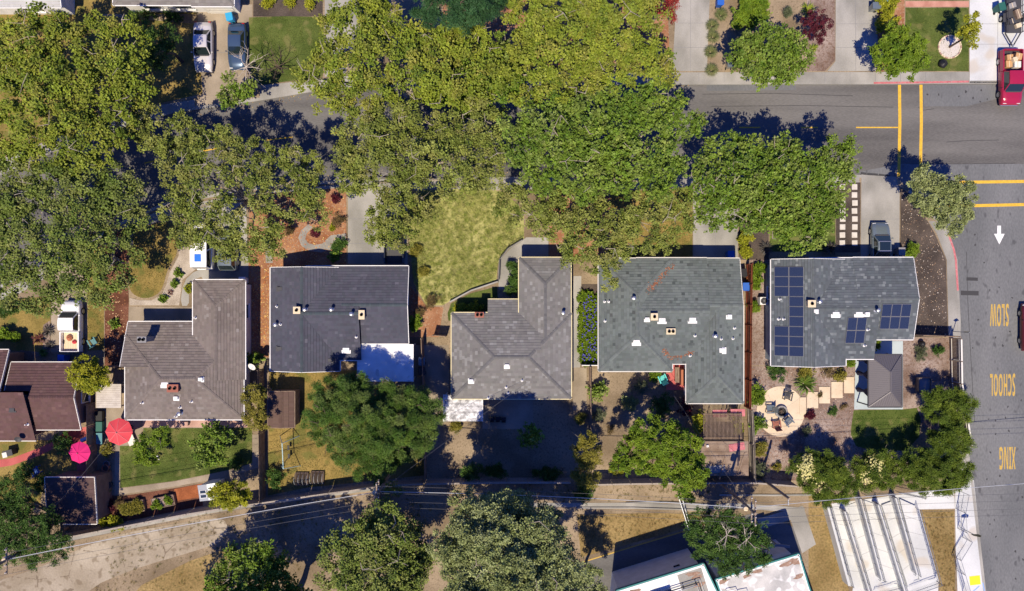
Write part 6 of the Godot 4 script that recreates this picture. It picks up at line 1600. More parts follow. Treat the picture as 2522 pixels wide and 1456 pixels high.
func build_street():
	for x in [2215, 2268]: paint("crosswalk_line", "yellow_paint", [x, 209, x + 1, 300, x - 1, 405, x - 2, 436], 0.30)
	for y in [[2375, 449, 2521, 447], [2385, 507, 2521, 504]]: paint("crosswalk_line", "yellow_paint", [y[0] - 120, y[1] + 2, y[0], y[1], y[2], y[3], y[2] + 150, y[3] - 2], 0.30, 0.010)
	for d in [[2108, 314, 2213, 314], [1972, 314, 2014, 314], [1820, 314, 1872, 314], [1697, 314, 1722, 315], [1560, 315, 1612, 315], [1400, 316, 1452, 316], [1235, 317, 1290, 317], [1090, 318, 1140, 318], [920, 322, 976, 320], [812, 329, 840, 327], [655, 345, 720, 338], [500, 372, 560, 360], [355, 402, 420, 388]]:
		paint("centre_line", "yellow_paint", d, 0.12)
	letters("SLOW", 2438, 748, 2484, 804, "worn_yellow")
	letters("SCHOOL", 2438, 920, 2500, 976, "worn_yellow")
	letters("XING", 2461, 1101, 2501, 1157, "worn_yellow")
	var mb := MB.new()
	mb.prism(upoly([2456, 556, 2465, 556, 2465, 576, 2474, 576, 2461, 602, 2448, 576, 2456, 576]), -0.01, 0.010); struct(mb, "road_arrow", M.white_paint)
	mb = MB.new(); strip_into(mb, [2150, 205.2, 2260, 204, 2384, 201.8], 0.19, LOT, LOT + 0.026); struct(mb, "kerb_paint", M.red_paint)
	mb = MB.new(); strip_into(mb, [2334, 577, 2347, 615, 2352, 640, 2357, 716], 0.19, LOT, LOT + 0.026); struct(mb, "kerb_paint", M.red_paint)
	mb = MB.new(); mb.prism(upoly([2385, 1419, 2411, 1416, 2413, 1438, 2387, 1441]), LOT, LOT + 0.03); struct(mb, "tactile_paving", M.yellow_bright)
	for d in [[2390, 1460, 2410, 1442], [2418, 1434, 2424, 1462]]: paint("survey_mark", "sky_paint", d, 0.10, LOT + 0.024)
	# dark repairs and stains on the asphalt
	for d in [[2366, 716, 2410, 728], [2380, 683, 2408, 692]]:
		mb = MB.new(); mb.prism(upoly([d[0], d[1], d[2], d[1] + 1, d[2], d[3], d[0], d[3] - 1]), -0.01, 0.0085); struct(mb, "asphalt_repair", M.dark_tar)
	for d in [[2120, 424, 2134, 426, 2133, 432, 2119, 430], [2136, 426, 2162, 428, 2161, 435, 2135, 433], [2164, 428, 2191, 432, 2190, 439, 2163, 436]]:
		mb = MB.new(); mb.prism(upoly(d), -0.01, 0.03); struct(mb, "gutter_plate", M.dark_tar)
	for d in [[2300, 268, 2270, 272, 2262, 264], [2500, 402, 2360, 404, 2240, 404], [2460, 345, 2390, 346, 2330, 350], [1730, 232, 1900, 230, 2100, 236], [1750, 262, 1980, 260, 2200, 264], [2380, 620, 2384, 760, 2392, 900, 2400, 1040]]:
		mb = MB.new(); strip_into(mb, d, 0.05, -0.01, 0.0055); struct(mb, "tar_line", M.dark_tar)
	var rr := RandomNumberGenerator.new(); rr.seed = 77
	for k in 46:
		var x := rr.randf_range(2376, 2521); var y := rr.randf_range(560, 1450)
		if k > 36: x = rr.randf_range(2280, 2480); y = rr.randf_range(212, 260)
		if x < 2376 + (y - 600) * 0.07 and k <= 36: continue
		var p := PackedVector2Array(); var w := g(x, y)
		for i in 7:
			var r := rr.randf_range(0.03, 0.13)
			p.append(Vector2(w.x + cos(TAU * i / 7) * r, w.z + sin(TAU * i / 7) * r * 1.4))
		mb = MB.new(); mb.prism(p, -0.01, 0.0075); struct(mb, "oil_stain", M.dark_tar)
	# signs: a pentagon school sign and a plate on posts, their faces square to the side road
	road_sign(2366, 1300, "pentagon school crossing sign on a post by the chain link fence", true, 2.5)
	road_sign(2345, 816, "small warning sign on a thin post by the street fence", false, 2.4)
	# utility poles and wires
	var p1 := pole(973, 1150, 10.0, "tall wooden utility pole with crossarms beside the lane's dark tree", true)
	var p2 := pole(1770, 1185, 10.0, "wooden utility pole behind the flat patched roof", true)
	var p0 := pole(168, 1300, 9.5, "wooden utility pole at the end of the cracked track", true)
	pole(1872, 1176, 7.0, "short stub pole with a bracket by the round patio's back fence", false)
	var ends := [[-0.9, 0.2], [-0.3, 0.2], [0.4, 0.2], [0.9, 0.2]]
	var wn := 0
	for k in 4:
		var off := Vector3(0.0, -0.1 - 0.02 * k, ends[k][0])
		for pr in [[p0 + Vector3(-40, 0, 12), p0, "wire leaving the track's pole over the lane"], [p0, p1, "wire between the track's pole and the lane's tall pole"], [p1, p2, "wire between the lane's tall pole and the pole by the flat roof"], [p2, p2 + Vector3(46, 0, -1.2), "wire running from the flat roof's pole over the side road"]]:
			cable(pr[0] + off, pr[1] + off, 0.55, 0.012, "power_line", "thin overhead " + pr[2], "overhead wires of the lane")
	cable(p0 + Vector3(0, -1.6, 0), p1 + Vector3(0, -1.6, 0), 0.7, 0.03, "telephone_cable", "thick low cable between the track's pole and the lane's tall pole", "low cables of the lane")
	cable(p1 + Vector3(0, -1.6, 0), p2 + Vector3(0, -1.6, 0), 0.8, 0.03, "telephone_cable", "thick low cable between the lane's tall pole and the flat roof's pole", "low cables of the lane")
	cable(p2 + Vector3(0, -1.6, 0), p2 + Vector3(44, -1.6, -3.4), 0.8, 0.025, "telephone_cable", "thick low cable crossing the side road", "low cables of the lane")
	cable(p1 + Vector3(0, -1.2, 0), Vector3(g(1300, 940, 4.0).x, 4.0, g(1300, 940, 4.0).z), 0.4, 0.012, "service_drop", "thin service wire to the speckled grey roof", "")
	cable(p0 + Vector3(0, -1.2, 0), g(264, 1095, 3.2), 0.4, 0.012, "service_drop", "thin service wire over the detached garage", "")
	cable(p2 + Vector3(0, -1.2, 0), g(1660, 975, 3.4), 0.4, 0.012, "service_drop", "thin service wire to the green roof", "")
	# pipe gate by the lane
	var root := thing("pipe_barrier", g(1681, 1250) + Vector3(0, LOT, 0), "pair of long galvanised pipes forming a barrier across the lane", "barrier")
	for k in 2:
		mb = MB.new(); mb.tube([g(1665 + 8 * k, 1216) + Vector3(0, 0.9, 0), g(1691 + 5 * k, 1300) + Vector3(0, 0.9, 0)], [0.055, 0.055], 8); part(mb, "pipe", M.galvanised, root)
		mb = MB.new(); mb.tube([g(1669, 1222 + k * 70) + Vector3(k * 0.75, 0, 0), g(1669, 1222 + k * 70) + Vector3(k * 0.75, 1.0, 0)], [0.06, 0.06], 8); part(mb, "post", M.galvanised, root)

func road_sign(ux: float, uy: float, label: String, penta: bool, hgt: float):
	var at := g(ux, uy); at.y = LOT
	var root := thing("road_sign", at, label, "sign")
	var mb := MB.new(); mb.tube([at - Vector3(0, 0.1, 0), at + Vector3(0, hgt, 0)], [0.035, 0.035], 8); part(mb, "post", M.galvanised, root)
	mb = MB.new()
	var w := 0.36
	var prof := [[-w, hgt - 0.5], [w, hgt - 0.5], [w, hgt - 0.05], [0, hgt + 0.3], [-w, hgt - 0.05]] if penta else [[-0.26, hgt - 0.3], [0, hgt - 0.62], [0.3, hgt - 0.3], [0, hgt + 0.06]]
	var f := []
	for s in [0.0, 0.02]:
		var r := []
		for p in prof: r.append(at + Vector3(p[0], p[1] - LOT, -0.05 - s))
		f.append(r)
	for i in range(1, prof.size() - 1):
		mb.tri_to(f[0][0], f[0][i], f[0][i + 1], Vector3(0, 0, 1)); mb.tri_to(f[1][0], f[1][i], f[1][i + 1], Vector3(0, 0, -1))
	for i in prof.size():
		var j := (i + 1) % prof.size()
		mb.quad_to(f[0][i], f[0][j], f[1][j], f[1][i], (f[0][i] + f[0][j]) * 0.5 - (at + Vector3(0, hgt - 0.2, 0)))
	part(mb, "sign_plate", M.sign_face, root)

func pole(ux: float, uy: float, hgt: float, label: String, arms: bool) -> Vector3:
	var at := g(ux, uy); at.y = LOT
	var root := thing("utility_pole", at, label, "utility pole")
	var mb := MB.new(); mb.tube([at - Vector3(0, 0.2, 0), at + Vector3(0, hgt, 0)], [0.16, 0.11], 10); part(mb, "pole", M.pole_wood, root)
	if arms:
		for k in 2:
			var c := at + Vector3(0.1, hgt - 0.35 - 0.9 * k, 0)
			mb = MB.new(); mb.box(c, Vector3(0.10, 0.12, 2.3)); var arm := part(mb, "crossarm", M.pole_wood, root)
			for q in [-1.0, -0.35, 0.35, 1.0]:
				mb = MB.new(); mb.lathe(c + Vector3(0, 0.06, q), [[0.03, 0], [0.05, 0.05], [0.03, 0.1], [0.05, 0.15], [0.0, 0.2]], 8); part(mb, "insulator", M.off_white, arm)
		mb = MB.new(); mb.lathe(at + Vector3(-0.3, hgt - 2.2, 0.05), [[0.0, 0], [0.2, 0], [0.2, 0.75], [0.0, 0.8]], 12); part(mb, "transformer", M.cream, root)
	else:
		mb = MB.new(); mb.box(at + Vector3(0.0, hgt - 0.3, 0.3), Vector3(0.08, 0.08, 0.7)); part(mb, "bracket", M.galvanised, root)
	return at + Vector3(0, hgt, 0)

func cable(a: Vector3, b: Vector3, sag: float, r: float, called: String, label: String, group := ""):
	var mb := MB.new()
	var pts := []; var rad := []
	for k in 13:
		var t := k / 12.0
		pts.append(a.lerp(b, t) - Vector3(0, sag * 4.0 * t * (1.0 - t), 0)); rad.append(r)
	mb.tube(pts, rad, 5)
	var o := part(mb, called, M.wire if r < 0.02 else M.pale_wire, self)
	tag(o, label, "cable", group)

# ---------------------------------------------------------------- vehicles
func wheel(root: Node3D, x: float, z: float, r: float):
	if not MC.has("tyre"):
		var mb := MB.new(); mb.lathe(Vector3.ZERO, [[0.62, -0.32], [0.95, -0.32], [1.0, -0.2], [1.0, 0.2], [0.95, 0.32], [0.62, 0.32]], 20); MC["tyre"] = mb.mesh()
		mb = MB.new(); mb.lathe(Vector3.ZERO, [[0.0, -0.26], [0.62, -0.3], [0.64, 0.3], [0.4, 0.24], [0.0, 0.28]], 20); MC["rim"] = mb.mesh()
	var w := Node3D.new(); w.name = "wheel"; root.add_child(w, true)
	w.position = Vector3(x, r, z); w.rotation = Vector3(0, 0, -PI / 2 if x > 0 else PI / 2); w.scale = Vector3(r, r, r)
	put(MC.tyre, "tyre", M.rubber, w); put(MC.rim, "rim", M.steel, w)

func car(called: String, label: String, cat: String, ux: float, uy: float, turn: float, L: float, W: float, kind: String, paintm: String) -> Node3D:
	var at := g(ux, uy, 0.5); at.y = LOT + 0.024 if not (ux > 2440 and uy > 190) else 0.012
	var root := thing(called, at, label, cat, "", turn)
	var w := W * 0.5
	var prof: Array; var cab: Array; var roof := 1.42; var belt := 0.92
	match kind:
		"sedan":
			prof = [[-0.5, 0.74, 0.52], [-0.475, 0.88, 0.66], [-0.36, 0.97, 0.78], [-0.2, 1.0, 0.88], [0.0, 1.0, 0.92], [0.22, 1.0, 0.93], [0.38, 0.98, 0.94], [0.47, 0.90, 0.90], [0.5, 0.80, 0.6]]
			cab = [-0.20, -0.06, 0.18, 0.33]
		"suv":
			prof = [[-0.5, 0.76, 0.6], [-0.475, 0.9, 0.78], [-0.36, 0.98, 0.94], [-0.24, 1.0, 1.0], [0.0, 1.0, 1.03], [0.3, 1.0, 1.05], [0.45, 0.97, 1.05], [0.49, 0.92, 0.95], [0.5, 0.86, 0.6]]
			cab = [-0.22, -0.10, 0.38, 0.48]; roof = 1.68; belt = 1.02
		"van":
			prof = [[-0.5, 0.8, 0.6], [-0.48, 0.92, 0.9], [-0.4, 0.98, 1.05], [-0.3, 1.0, 1.1], [0.0, 1.0, 1.12], [0.45, 1.0, 1.12], [0.49, 0.97, 1.1], [0.5, 0.94, 0.6]]
			cab = [-0.36, -0.22, 0.47, 0.497]; roof = 1.95; belt = 1.1
		"pickup":
			prof = [[-0.5, 0.80, 0.6], [-0.48, 0.92, 0.88], [-0.38, 0.98, 1.0], [-0.2, 1.0, 1.06], [0.0, 1.0, 1.08], [0.095, 1.0, 1.08], [0.10, 1.0, 0.62], [0.3, 1.0, 0.62], [0.49, 0.98, 0.62], [0.5, 0.96, 0.5]]
			cab = [-0.28, -0.17, 0.058, 0.092]; roof = 1.70; belt = 1.06
	var rings := []
	for p in prof:
		var z: float = p[0] * L; var hw: float = p[1] * w; var yt: float = p[2]
		rings.append([Vector3(-hw * 0.9, 0.24, z), Vector3(-hw * 0.985, 0.42, z), Vector3(-hw, yt * 0.62 + 0.1, z), Vector3(-hw * 0.975, yt - 0.10, z), Vector3(-hw * 0.90, yt - 0.02, z), Vector3(-hw * 0.5, yt + 0.018, z), Vector3(0, yt + 0.026, z),
			Vector3(hw * 0.5, yt + 0.018, z), Vector3(hw * 0.90, yt - 0.02, z), Vector3(hw * 0.975, yt - 0.10, z), Vector3(hw, yt * 0.62 + 0.1, z), Vector3(hw * 0.985, 0.42, z), Vector3(hw * 0.9, 0.24, z)])
	put(smooth_mesh(rings), "body", M[paintm], root)
	# cabin: pillars and roof in body colour, panes set in
	var za: float = cab[0] * L; var zb: float = cab[1] * L; var zc: float = cab[2] * L; var zd: float = cab[3] * L
	var wb := w * 0.90; var wr := w * (0.70 if kind == "sedan" else 0.78 if kind != "van" else 0.86)
	var b0 := [Vector3(-wb, belt - 0.04, za), Vector3(wb, belt - 0.04, za), Vector3(wb, belt - 0.04, zd), Vector3(-wb, belt - 0.04, zd)]
	var t0 := [Vector3(-wr, roof - 0.05, zb), Vector3(wr, roof - 0.05, zb), Vector3(wr, roof - 0.05, zc), Vector3(-wr, roof - 0.05, zc)]
	var mb := MB.new()
	for i in 4:
		var j := (i + 1) % 4
		mb.quad_to(b0[i], b0[j], t0[j], t0[i], (b0[i] + b0[j]) * 0.5 - Vector3(0, 0.5, (za + zd) * 0.5))
	put(mb.mesh(), "pillar_frame", M[paintm], root)
	var rr := []
	for k in 7:
		var t := k / 6.0
		var z := lerpf(zb - 0.03, zc + 0.03, t); var crown := 0.045 * sin(PI * t)
		var y := roof - 0.05 + crown
		var ww := wr * (1.0 if k > 0 and k < 6 else 0.97)
		rr.append([Vector3(-ww, y, z), Vector3(-ww * 0.92, y + 0.03, z), Vector3(-ww * 0.5, y + 0.055, z), Vector3(0, y + 0.062, z), Vector3(ww * 0.5, y + 0.055, z), Vector3(ww * 0.92, y + 0.03, z), Vector3(ww, y, z)])
	put(smooth_mesh(rr, false, false), "roof_panel", M[paintm], root)
	var pane := func(q: Array, inset: float, called_: String):
		var c: Vector3 = (q[0] + q[1] + q[2] + q[3]) * 0.25
		var nn: Vector3 = (q[2] - q[0]).cross(q[1] - q[0]).normalized()
		var out := c - Vector3(0, 0.6, (za + zd) * 0.5)
		if nn.dot(out) < 0: nn = -nn
		var pb := MB.new()
		var e := []
		for p in q: e.append(p + (c - p).normalized() * inset + nn * 0.012)
		pb.quad_to(e[0], e[1], e[2], e[3], nn)
		put(pb.mesh(), called_, M.car_glass, root)
	pane.call([b0[0], b0[1], t0[1], t0[0]], 0.07, "windscreen")
	pane.call([b0[2], b0[3], t0[3], t0[2]], 0.09, "rear_window")
	for s in [[1, 2], [3, 0]]:
		var n := 2 if kind != "pickup" else 1
		for k in n:
			var f0 := float(k) / n; var f1 := (k + 1.0) / n
			pane.call([b0[s[0]].lerp(b0[s[1]], f0), b0[s[0]].lerp(b0[s[1]], f1), t0[s[0]].lerp(t0[s[1]], f1), t0[s[0]].lerp(t0[s[1]], f0)], 0.08, "side_window")
	for sx in [-1.0, 1.0]:
		for zz in [-0.30, 0.30]: wheel(root, sx * (w - 0.12), zz * L, 0.33 if kind != "pickup" else 0.37)
		mb = MB.new(); mb.box(Vector3(sx * (w + 0.06), belt + 0.05, za + 0.28), Vector3(0.18, 0.13, 0.10), Basis.IDENTITY, 0.03); put(mb.mesh(), "mirror", M[paintm], root)
		mb = MB.new(); mb.box(Vector3(sx * w * 0.66, prof[1][2] - 0.08, -0.478 * L), Vector3(0.34, 0.12, 0.12), Basis.IDENTITY, 0.03); put(mb.mesh(), "headlight", M.headlamp_plastic, root)
		mb = MB.new(); mb.box(Vector3(sx * w * 0.74, 0.72 if kind == "pickup" else prof[-2][2] - 0.1, 0.488 * L), Vector3(0.24, 0.13, 0.08), Basis.IDENTITY, 0.02); put(mb.mesh(), "tail_light", M.red_plastic, root)
	mb = MB.new(); mb.box(Vector3(0, 0.42, -0.498 * L), Vector3(W * 0.86, 0.2, 0.14), Basis.IDENTITY, 0.05); put(mb.mesh(), "bumper", M[paintm] if kind != "pickup" else M.steel, root)
	mb = MB.new(); mb.box(Vector3(0, 0.42, 0.502 * L), Vector3(W * 0.86, 0.2, 0.12), Basis.IDENTITY, 0.05); put(mb.mesh(), "bumper", M[paintm] if kind != "pickup" else M.steel, root)
	mb = MB.new(); mb.bar(Vector3(-wb * 0.8, belt + 0.01, za - 0.02), Vector3(wb * 0.8, belt + 0.01, za - 0.02), 0.12, 0.02); put(mb.mesh(), "wiper_cowl", M.dark_grey, root)
	if kind == "pickup":
		mb = MB.new()
		for sx in [-1.0, 1.0]: mb.box(Vector3(sx * (w - 0.06), 0.86, 0.295 * L), Vector3(0.12, 0.50, 0.385 * L), Basis.IDENTITY, 0.02)
		mb.box(Vector3(0, 0.86, 0.107 * L), Vector3(W - 0.25, 0.50, 0.05)); put(mb.mesh(), "bed_side", M[paintm], root)
		mb = MB.new(); mb.box(Vector3(0, 0.86, 0.487 * L), Vector3(W - 0.25, 0.50, 0.07), Basis.IDENTITY, 0.015); put(mb.mesh(), "tailgate", M[paintm], root)
		mb = MB.new(); mb.box(Vector3(0, 0.66, 0.297 * L), Vector3(W - 0.26, 0.03, 0.365 * L))
		for k in 9: mb.box(Vector3((k - 4) * (W - 0.4) / 9.0, 0.685, 0.297 * L), Vector3(0.06, 0.02, 0.36 * L))
		put(mb.mesh(), "bed_floor", M.dark_grey if paintm != "white_car" else M.cream, root)
	return root

func build_vehicles():
	car("parked_sedan", "silver white sedan parked on the tan drive, nose to the road", "car", 503, 117, PI, 4.75, 1.85, "sedan", "silver_paint")
	car("parked_sedan", "dull blue sedan parked under the half dead tree", "car", 586, 116, PI, 4.4, 1.75, "sedan", "blue_paint")
	var t := car("pickup_truck", "white pickup truck with a loaded open bed on the paved drive", "pickup", 181, 804, 0.0, 4.95, 1.88, "pickup", "white_car")
	cargo_box(t.position + Vector3(-0.15, 0.69, 1.1), Vector3(0.5, 0.35, 0.6), 0.4, "terracotta", "tool_bag", "orange red bundle lying in the white pickup's bed", "bag")
	cargo_box(t.position + Vector3(0.30, 0.69, 1.5), Vector3(0.4, 0.25, 0.35), -0.5, "red_cloth", "tool_bag", "crimson bundle lying in the white pickup's bed", "bag")
	t = car("parked_van", "white van with a blue roof panel under the spreading tree", "van", 505, 606, 0.0, 4.5, 1.85, "van", "white_car")
	var mb := MB.new(); mb.box(Vector3(0, 2.0, 1.25), Vector3(0.62, 0.06, 0.72), Basis.IDENTITY, 0.01); put(mb.mesh(), "roof_hatch", M.sky_plastic, t)
	car("parked_hatchback", "grey rounded car beside the white van on the shaded drive", "car", 565, 616, 0.0, 4.1, 1.72, "suv", "slate_car")
	car("pickup_truck", "dark grey pickup parked by the slate roof under leaf sprays", "pickup", 972, 590, 0.0, 4.9, 1.9, "pickup", "dark_car")
	t = car("parked_suv", "pale blue grey car with a glass roof beside the stepping stones", "car", 2165, 602, 0.0, 4.2, 1.8, "sedan", "slate_car")
	mb = MB.new(); mb.box(Vector3(0, 1.475, 0.25), Vector3(1.0, 0.03, 0.9), Basis.IDENTITY, 0.008); put(mb.mesh(), "glass_roof", M.car_glass, t)
	for zz in [-0.2, 0.7]: mb = MB.new(); mb.box(Vector3(0, 1.50, zz), Vector3(1.2, 0.04, 0.06)); put(mb.mesh(), "roof_bar", M.steel, t)
	t = car("pickup_truck", "plum red pickup carrying cardboard boxes, nose over the road", "pickup", 2485, 192, PI, 5.35, 2.0, "pickup", "plum_paint")
	for q in [[-0.40, -2.0, 0.60, 0.50, 0.5, 0.1, "cardboard", "squat brown box by the plum red pickup's tailgate"], [0.36, -2.05, 0.62, 0.6, 0.62, -0.2, "cardboard", "tall tilted brown box by the plum red pickup's tailgate"], [-0.42, -1.38, 0.60, 0.62, 0.40, 0.05, "cardboard", "low brown box behind the plum red pickup's cab"], [0.36, -1.32, 0.62, 0.60, 0.46, -0.03, "off_white", "white box behind the plum red pickup's cab"], [-0.05, -1.74, 0.42, 0.40, 0.72, 0.25, "cream", "narrow pale box amid the plum red pickup's load"]]:
		cargo_box(t.position + Vector3(q[0], 0.69, q[1] + 0.2), Vector3(q[2], q[4], q[3]), q[5], q[6], "cardboard_box", q[7], "box")
	car("parked_car", "blue car mostly hidden beneath the golden green trees", "car", 1082, 222, PI / 2, 4.5, 1.8, "sedan", "blue_paint")
	car("parked_car", "dark maroon car on the side road beside the painted words", "car", 2536, 806, 0.0, 4.5, 1.82, "sedan", "maroon_car")
	# utility trailer
	var at := g(2490, 50, 0.4); at.y = LOT + 0.024
	var root := thing("utility_trailer", at, "dark open utility trailer hitched behind the plum red pickup", "trailer")
	mb = MB.new(); mb.box(Vector3(0, 0.55, -0.3), Vector3(1.6, 0.06, 3.3)); put(mb.mesh(), "bed", M.dark_grey, root)
	for sx in [-1.0, 1.0]:
		mb = MB.new()
		for yy in [0.75, 1.0]: mb.box(Vector3(sx * 0.78, yy, -0.3), Vector3(0.05, 0.05, 3.3))
		for k in 6: mb.box(Vector3(sx * 0.78, 0.78, -1.9 + k * 0.64), Vector3(0.05, 0.48, 0.05))
		put(mb.mesh(), "side_rail", M.dark_grey, root)
		wheel(root, sx * 0.95, -0.1, 0.32)
		mb = MB.new(); mb.bar(Vector3(sx * 0.75, 0.5, 1.35), Vector3(sx * 0.06, 0.5, 2.55), 0.09, 0.09); put(mb.mesh(), "tongue_bar", M.dark_grey, root)
		mb = MB.new(); mb.box(Vector3(sx * 0.95, 0.70, -0.1), Vector3(0.26, 0.04, 0.85), Basis.IDENTITY, 0.015); put(mb.mesh(), "mudguard", M.dark_grey, root)
	mb = MB.new(); mb.box(Vector3(0, 0.5, 2.6), Vector3(0.14, 0.12, 0.3), Basis.IDENTITY, 0.02); put(mb.mesh(), "coupler", M.galvanised, root)
	for q in [[-0.35, -1.2, 0.7, 0.5, 0.35, "grey_stone", "grey sack"], [0.3, -0.4, 0.5, 0.9, 0.3, "old_wood", "bundle of old boards"], [-0.3, 0.3, 0.6, 0.5, 0.3, "dark_grey", "black crate"], [0.35, 0.7, 0.5, 0.4, 0.25, "cream", "pale box"]]:
		cargo_box(at + Vector3(q[0], 0.58, q[1]), Vector3(q[2], q[4], q[3]), 0.3, q[5], "trailer_load", q[6] + " lying in the open trailer", "cargo")

func cargo_box(p: Vector3, s: Vector3, turn: float, m: String, called: String, label: String, cat: String, group := ""):
	var root := thing(called, p, label, cat, group, turn)
	var mb := MB.new()
	if called == "tool_bag":
		mb.lathe(Vector3.ZERO, [[0.0, 0.0], [s.x * 0.5, 0.02], [s.x * 0.55, s.y * 0.5], [s.x * 0.35, s.y * 0.85], [0.08, s.y], [0.0, s.y * 1.05]], 9)
		put(mb.mesh(), "sack", M[m], root, Vector3.ZERO, Vector3.ZERO, Vector3(1, 1, s.z / s.x))
		mb = MB.new(); mb.tube([Vector3(-0.1, s.y, 0), Vector3(0, s.y + 0.12, 0), Vector3(0.1, s.y, 0)], [0.02, 0.02, 0.02], 5); put(mb.mesh(), "handle", M[m], root)
		return
	mb.box(Vector3(0, s.y * 0.5, 0), s, Basis.IDENTITY, 0.012); put(mb.mesh(), "carton", M[m], root)
	mb = MB.new()
	for k in [-1.0, 1.0]: mb.box(Vector3(k * s.x * 0.255, s.y + 0.012, 0), Vector3(s.x * 0.48, 0.012, s.z * 0.98), Basis(Vector3(0, 0, 1), k * 0.03))
	put(mb.mesh(), "flap", M[m], root)
	mb = MB.new(); mb.box(Vector3(0, s.y + 0.022, 0), Vector3(0.06, 0.006, s.z)); put(mb.mesh(), "tape", M.cream, root)

# ---------------------------------------------------------------- yards
func bin(ux: float, uy: float, m: String, label: String, turn := 0.0, group := ""):
	var at := g(ux, uy, 0.5); at.y = LOT + 0.02
	var root := thing("wheelie_bin", at, label, "bin", group, turn)
	var rings := []
	for k in [[0.0, 0.23, 0.25], [0.5, 0.27, 0.3], [0.95, 0.30, 0.35], [0.98, 0.32, 0.37]]:
		rings.append([Vector3(-k[1], k[0], -k[2]), Vector3(k[1], k[0], -k[2]), Vector3(k[1], k[0], k[2]), Vector3(-k[1], k[0], k[2])])
	var mb := MB.new()
	for i in 3:
		for j in 4: mb.quad_to(rings[i][j], rings[i][(j + 1) % 4], rings[i + 1][(j + 1) % 4], rings[i + 1][j], (rings[i][j] + rings[i][(j + 1) % 4]) * 0.5 - Vector3(0, rings[i][j].y, 0))
	put(mb.mesh(), "tub", M[m], root)
	mb = MB.new(); mb.box(Vector3(0, 1.02, 0), Vector3(0.66, 0.06, 0.76), Basis(Vector3.RIGHT, 0.05), 0.02); mb.box(Vector3(0, 1.04, 0.40), Vector3(0.5, 0.05, 0.06)); put(mb.mesh(), "lid", M[m], root)
	for sx in [-1.0, 1.0]:
		mb = MB.new(); mb.lathe(Vector3.ZERO, [[0.0, -0.03], [0.12, -0.03], [0.12, 0.03], [0.0, 0.03]], 12); put(mb.mesh(), "wheel", M.rubber, root, Vector3(sx * 0.26, 0.12, 0.3), Vector3(0, 0, PI / 2))

func parasol(ux: float, uy: float, r: float, hgt: float, m: String, label: String, n := 8):
	var at := g(ux, uy, hgt); at.y = LOT + 0.01
	var root := thing("parasol", at, label, "parasol")
	var mb := MB.new(); mb.tube([Vector3(0, 0, 0), Vector3(0, hgt + 0.1, 0)], [0.025, 0.022], 8); put(mb.mesh(), "pole", M.galvanised, root)
	mb = MB.new(); mb.lathe(Vector3.ZERO, [[0.0, 0.0], [0.26, 0.0], [0.25, 0.07], [0.05, 0.10], [0.0, 0.10]], 16); put(mb.mesh(), "base", M.dark_grey, root)
	var drop := r * 0.30
	for i in n:
		var a := TAU * i / n; var b := TAU * (i + 1) / n; var c := (a + b) * 0.5
		mb = MB.new()
		for k in 4:
			var t0 := k / 4.0; var t1 := (k + 1) / 4.0
			var P := func(t: float, ang: float, sag: float) -> Vector3: return Vector3(cos(ang) * r * t, hgt - drop * pow(t, 1.25) - sag, sin(ang) * r * t)
			var A: Vector3 = P.call(t0, a, 0.0); var B: Vector3 = P.call(t0, b, 0.0); var C: Vector3 = P.call(t1, b, 0.0); var D: Vector3 = P.call(t1, a, 0.0)
			var m0: Vector3 = (A + B) * 0.5 - Vector3(0, 0.05 * t0, 0); var m1: Vector3 = (C + D) * 0.5 - Vector3(0, 0.05 * t1, 0)
			mb.quad_to(A, m0, m1, D, Vector3.UP); mb.quad_to(m0, B, C, m1, Vector3.UP)
		put(mb.mesh(), "canopy_panel", M[m], root)
		mb = MB.new(); mb.tube([Vector3(0, hgt - 0.02, 0), Vector3(cos(a) * r * 0.5, hgt - drop * 0.42 - 0.02, sin(a) * r * 0.5), Vector3(cos(a) * r, hgt - drop - 0.015, sin(a) * r)], [0.012, 0.012, 0.01], 5); put(mb.mesh(), "rib", M.galvanised, root)
		mb = MB.new(); mb.tube([Vector3(0, hgt + 0.008, 0), Vector3(cos(a) * r * 0.5, hgt - drop * 0.42 + 0.012, sin(a) * r * 0.5), Vector3(cos(a) * r, hgt - drop + 0.008, sin(a) * r)], [0.02, 0.02, 0.016], 5); put(mb.mesh(), "seam", M.coral_seam if m == "red_cloth" else M[m], root)
	mb = MB.new(); mb.lathe(Vector3(0, hgt, 0), [[0.06, -0.01], [0.05, 0.05], [0.0, 0.09]], 8); put(mb.mesh(), "finial", M.dark_grey, root)

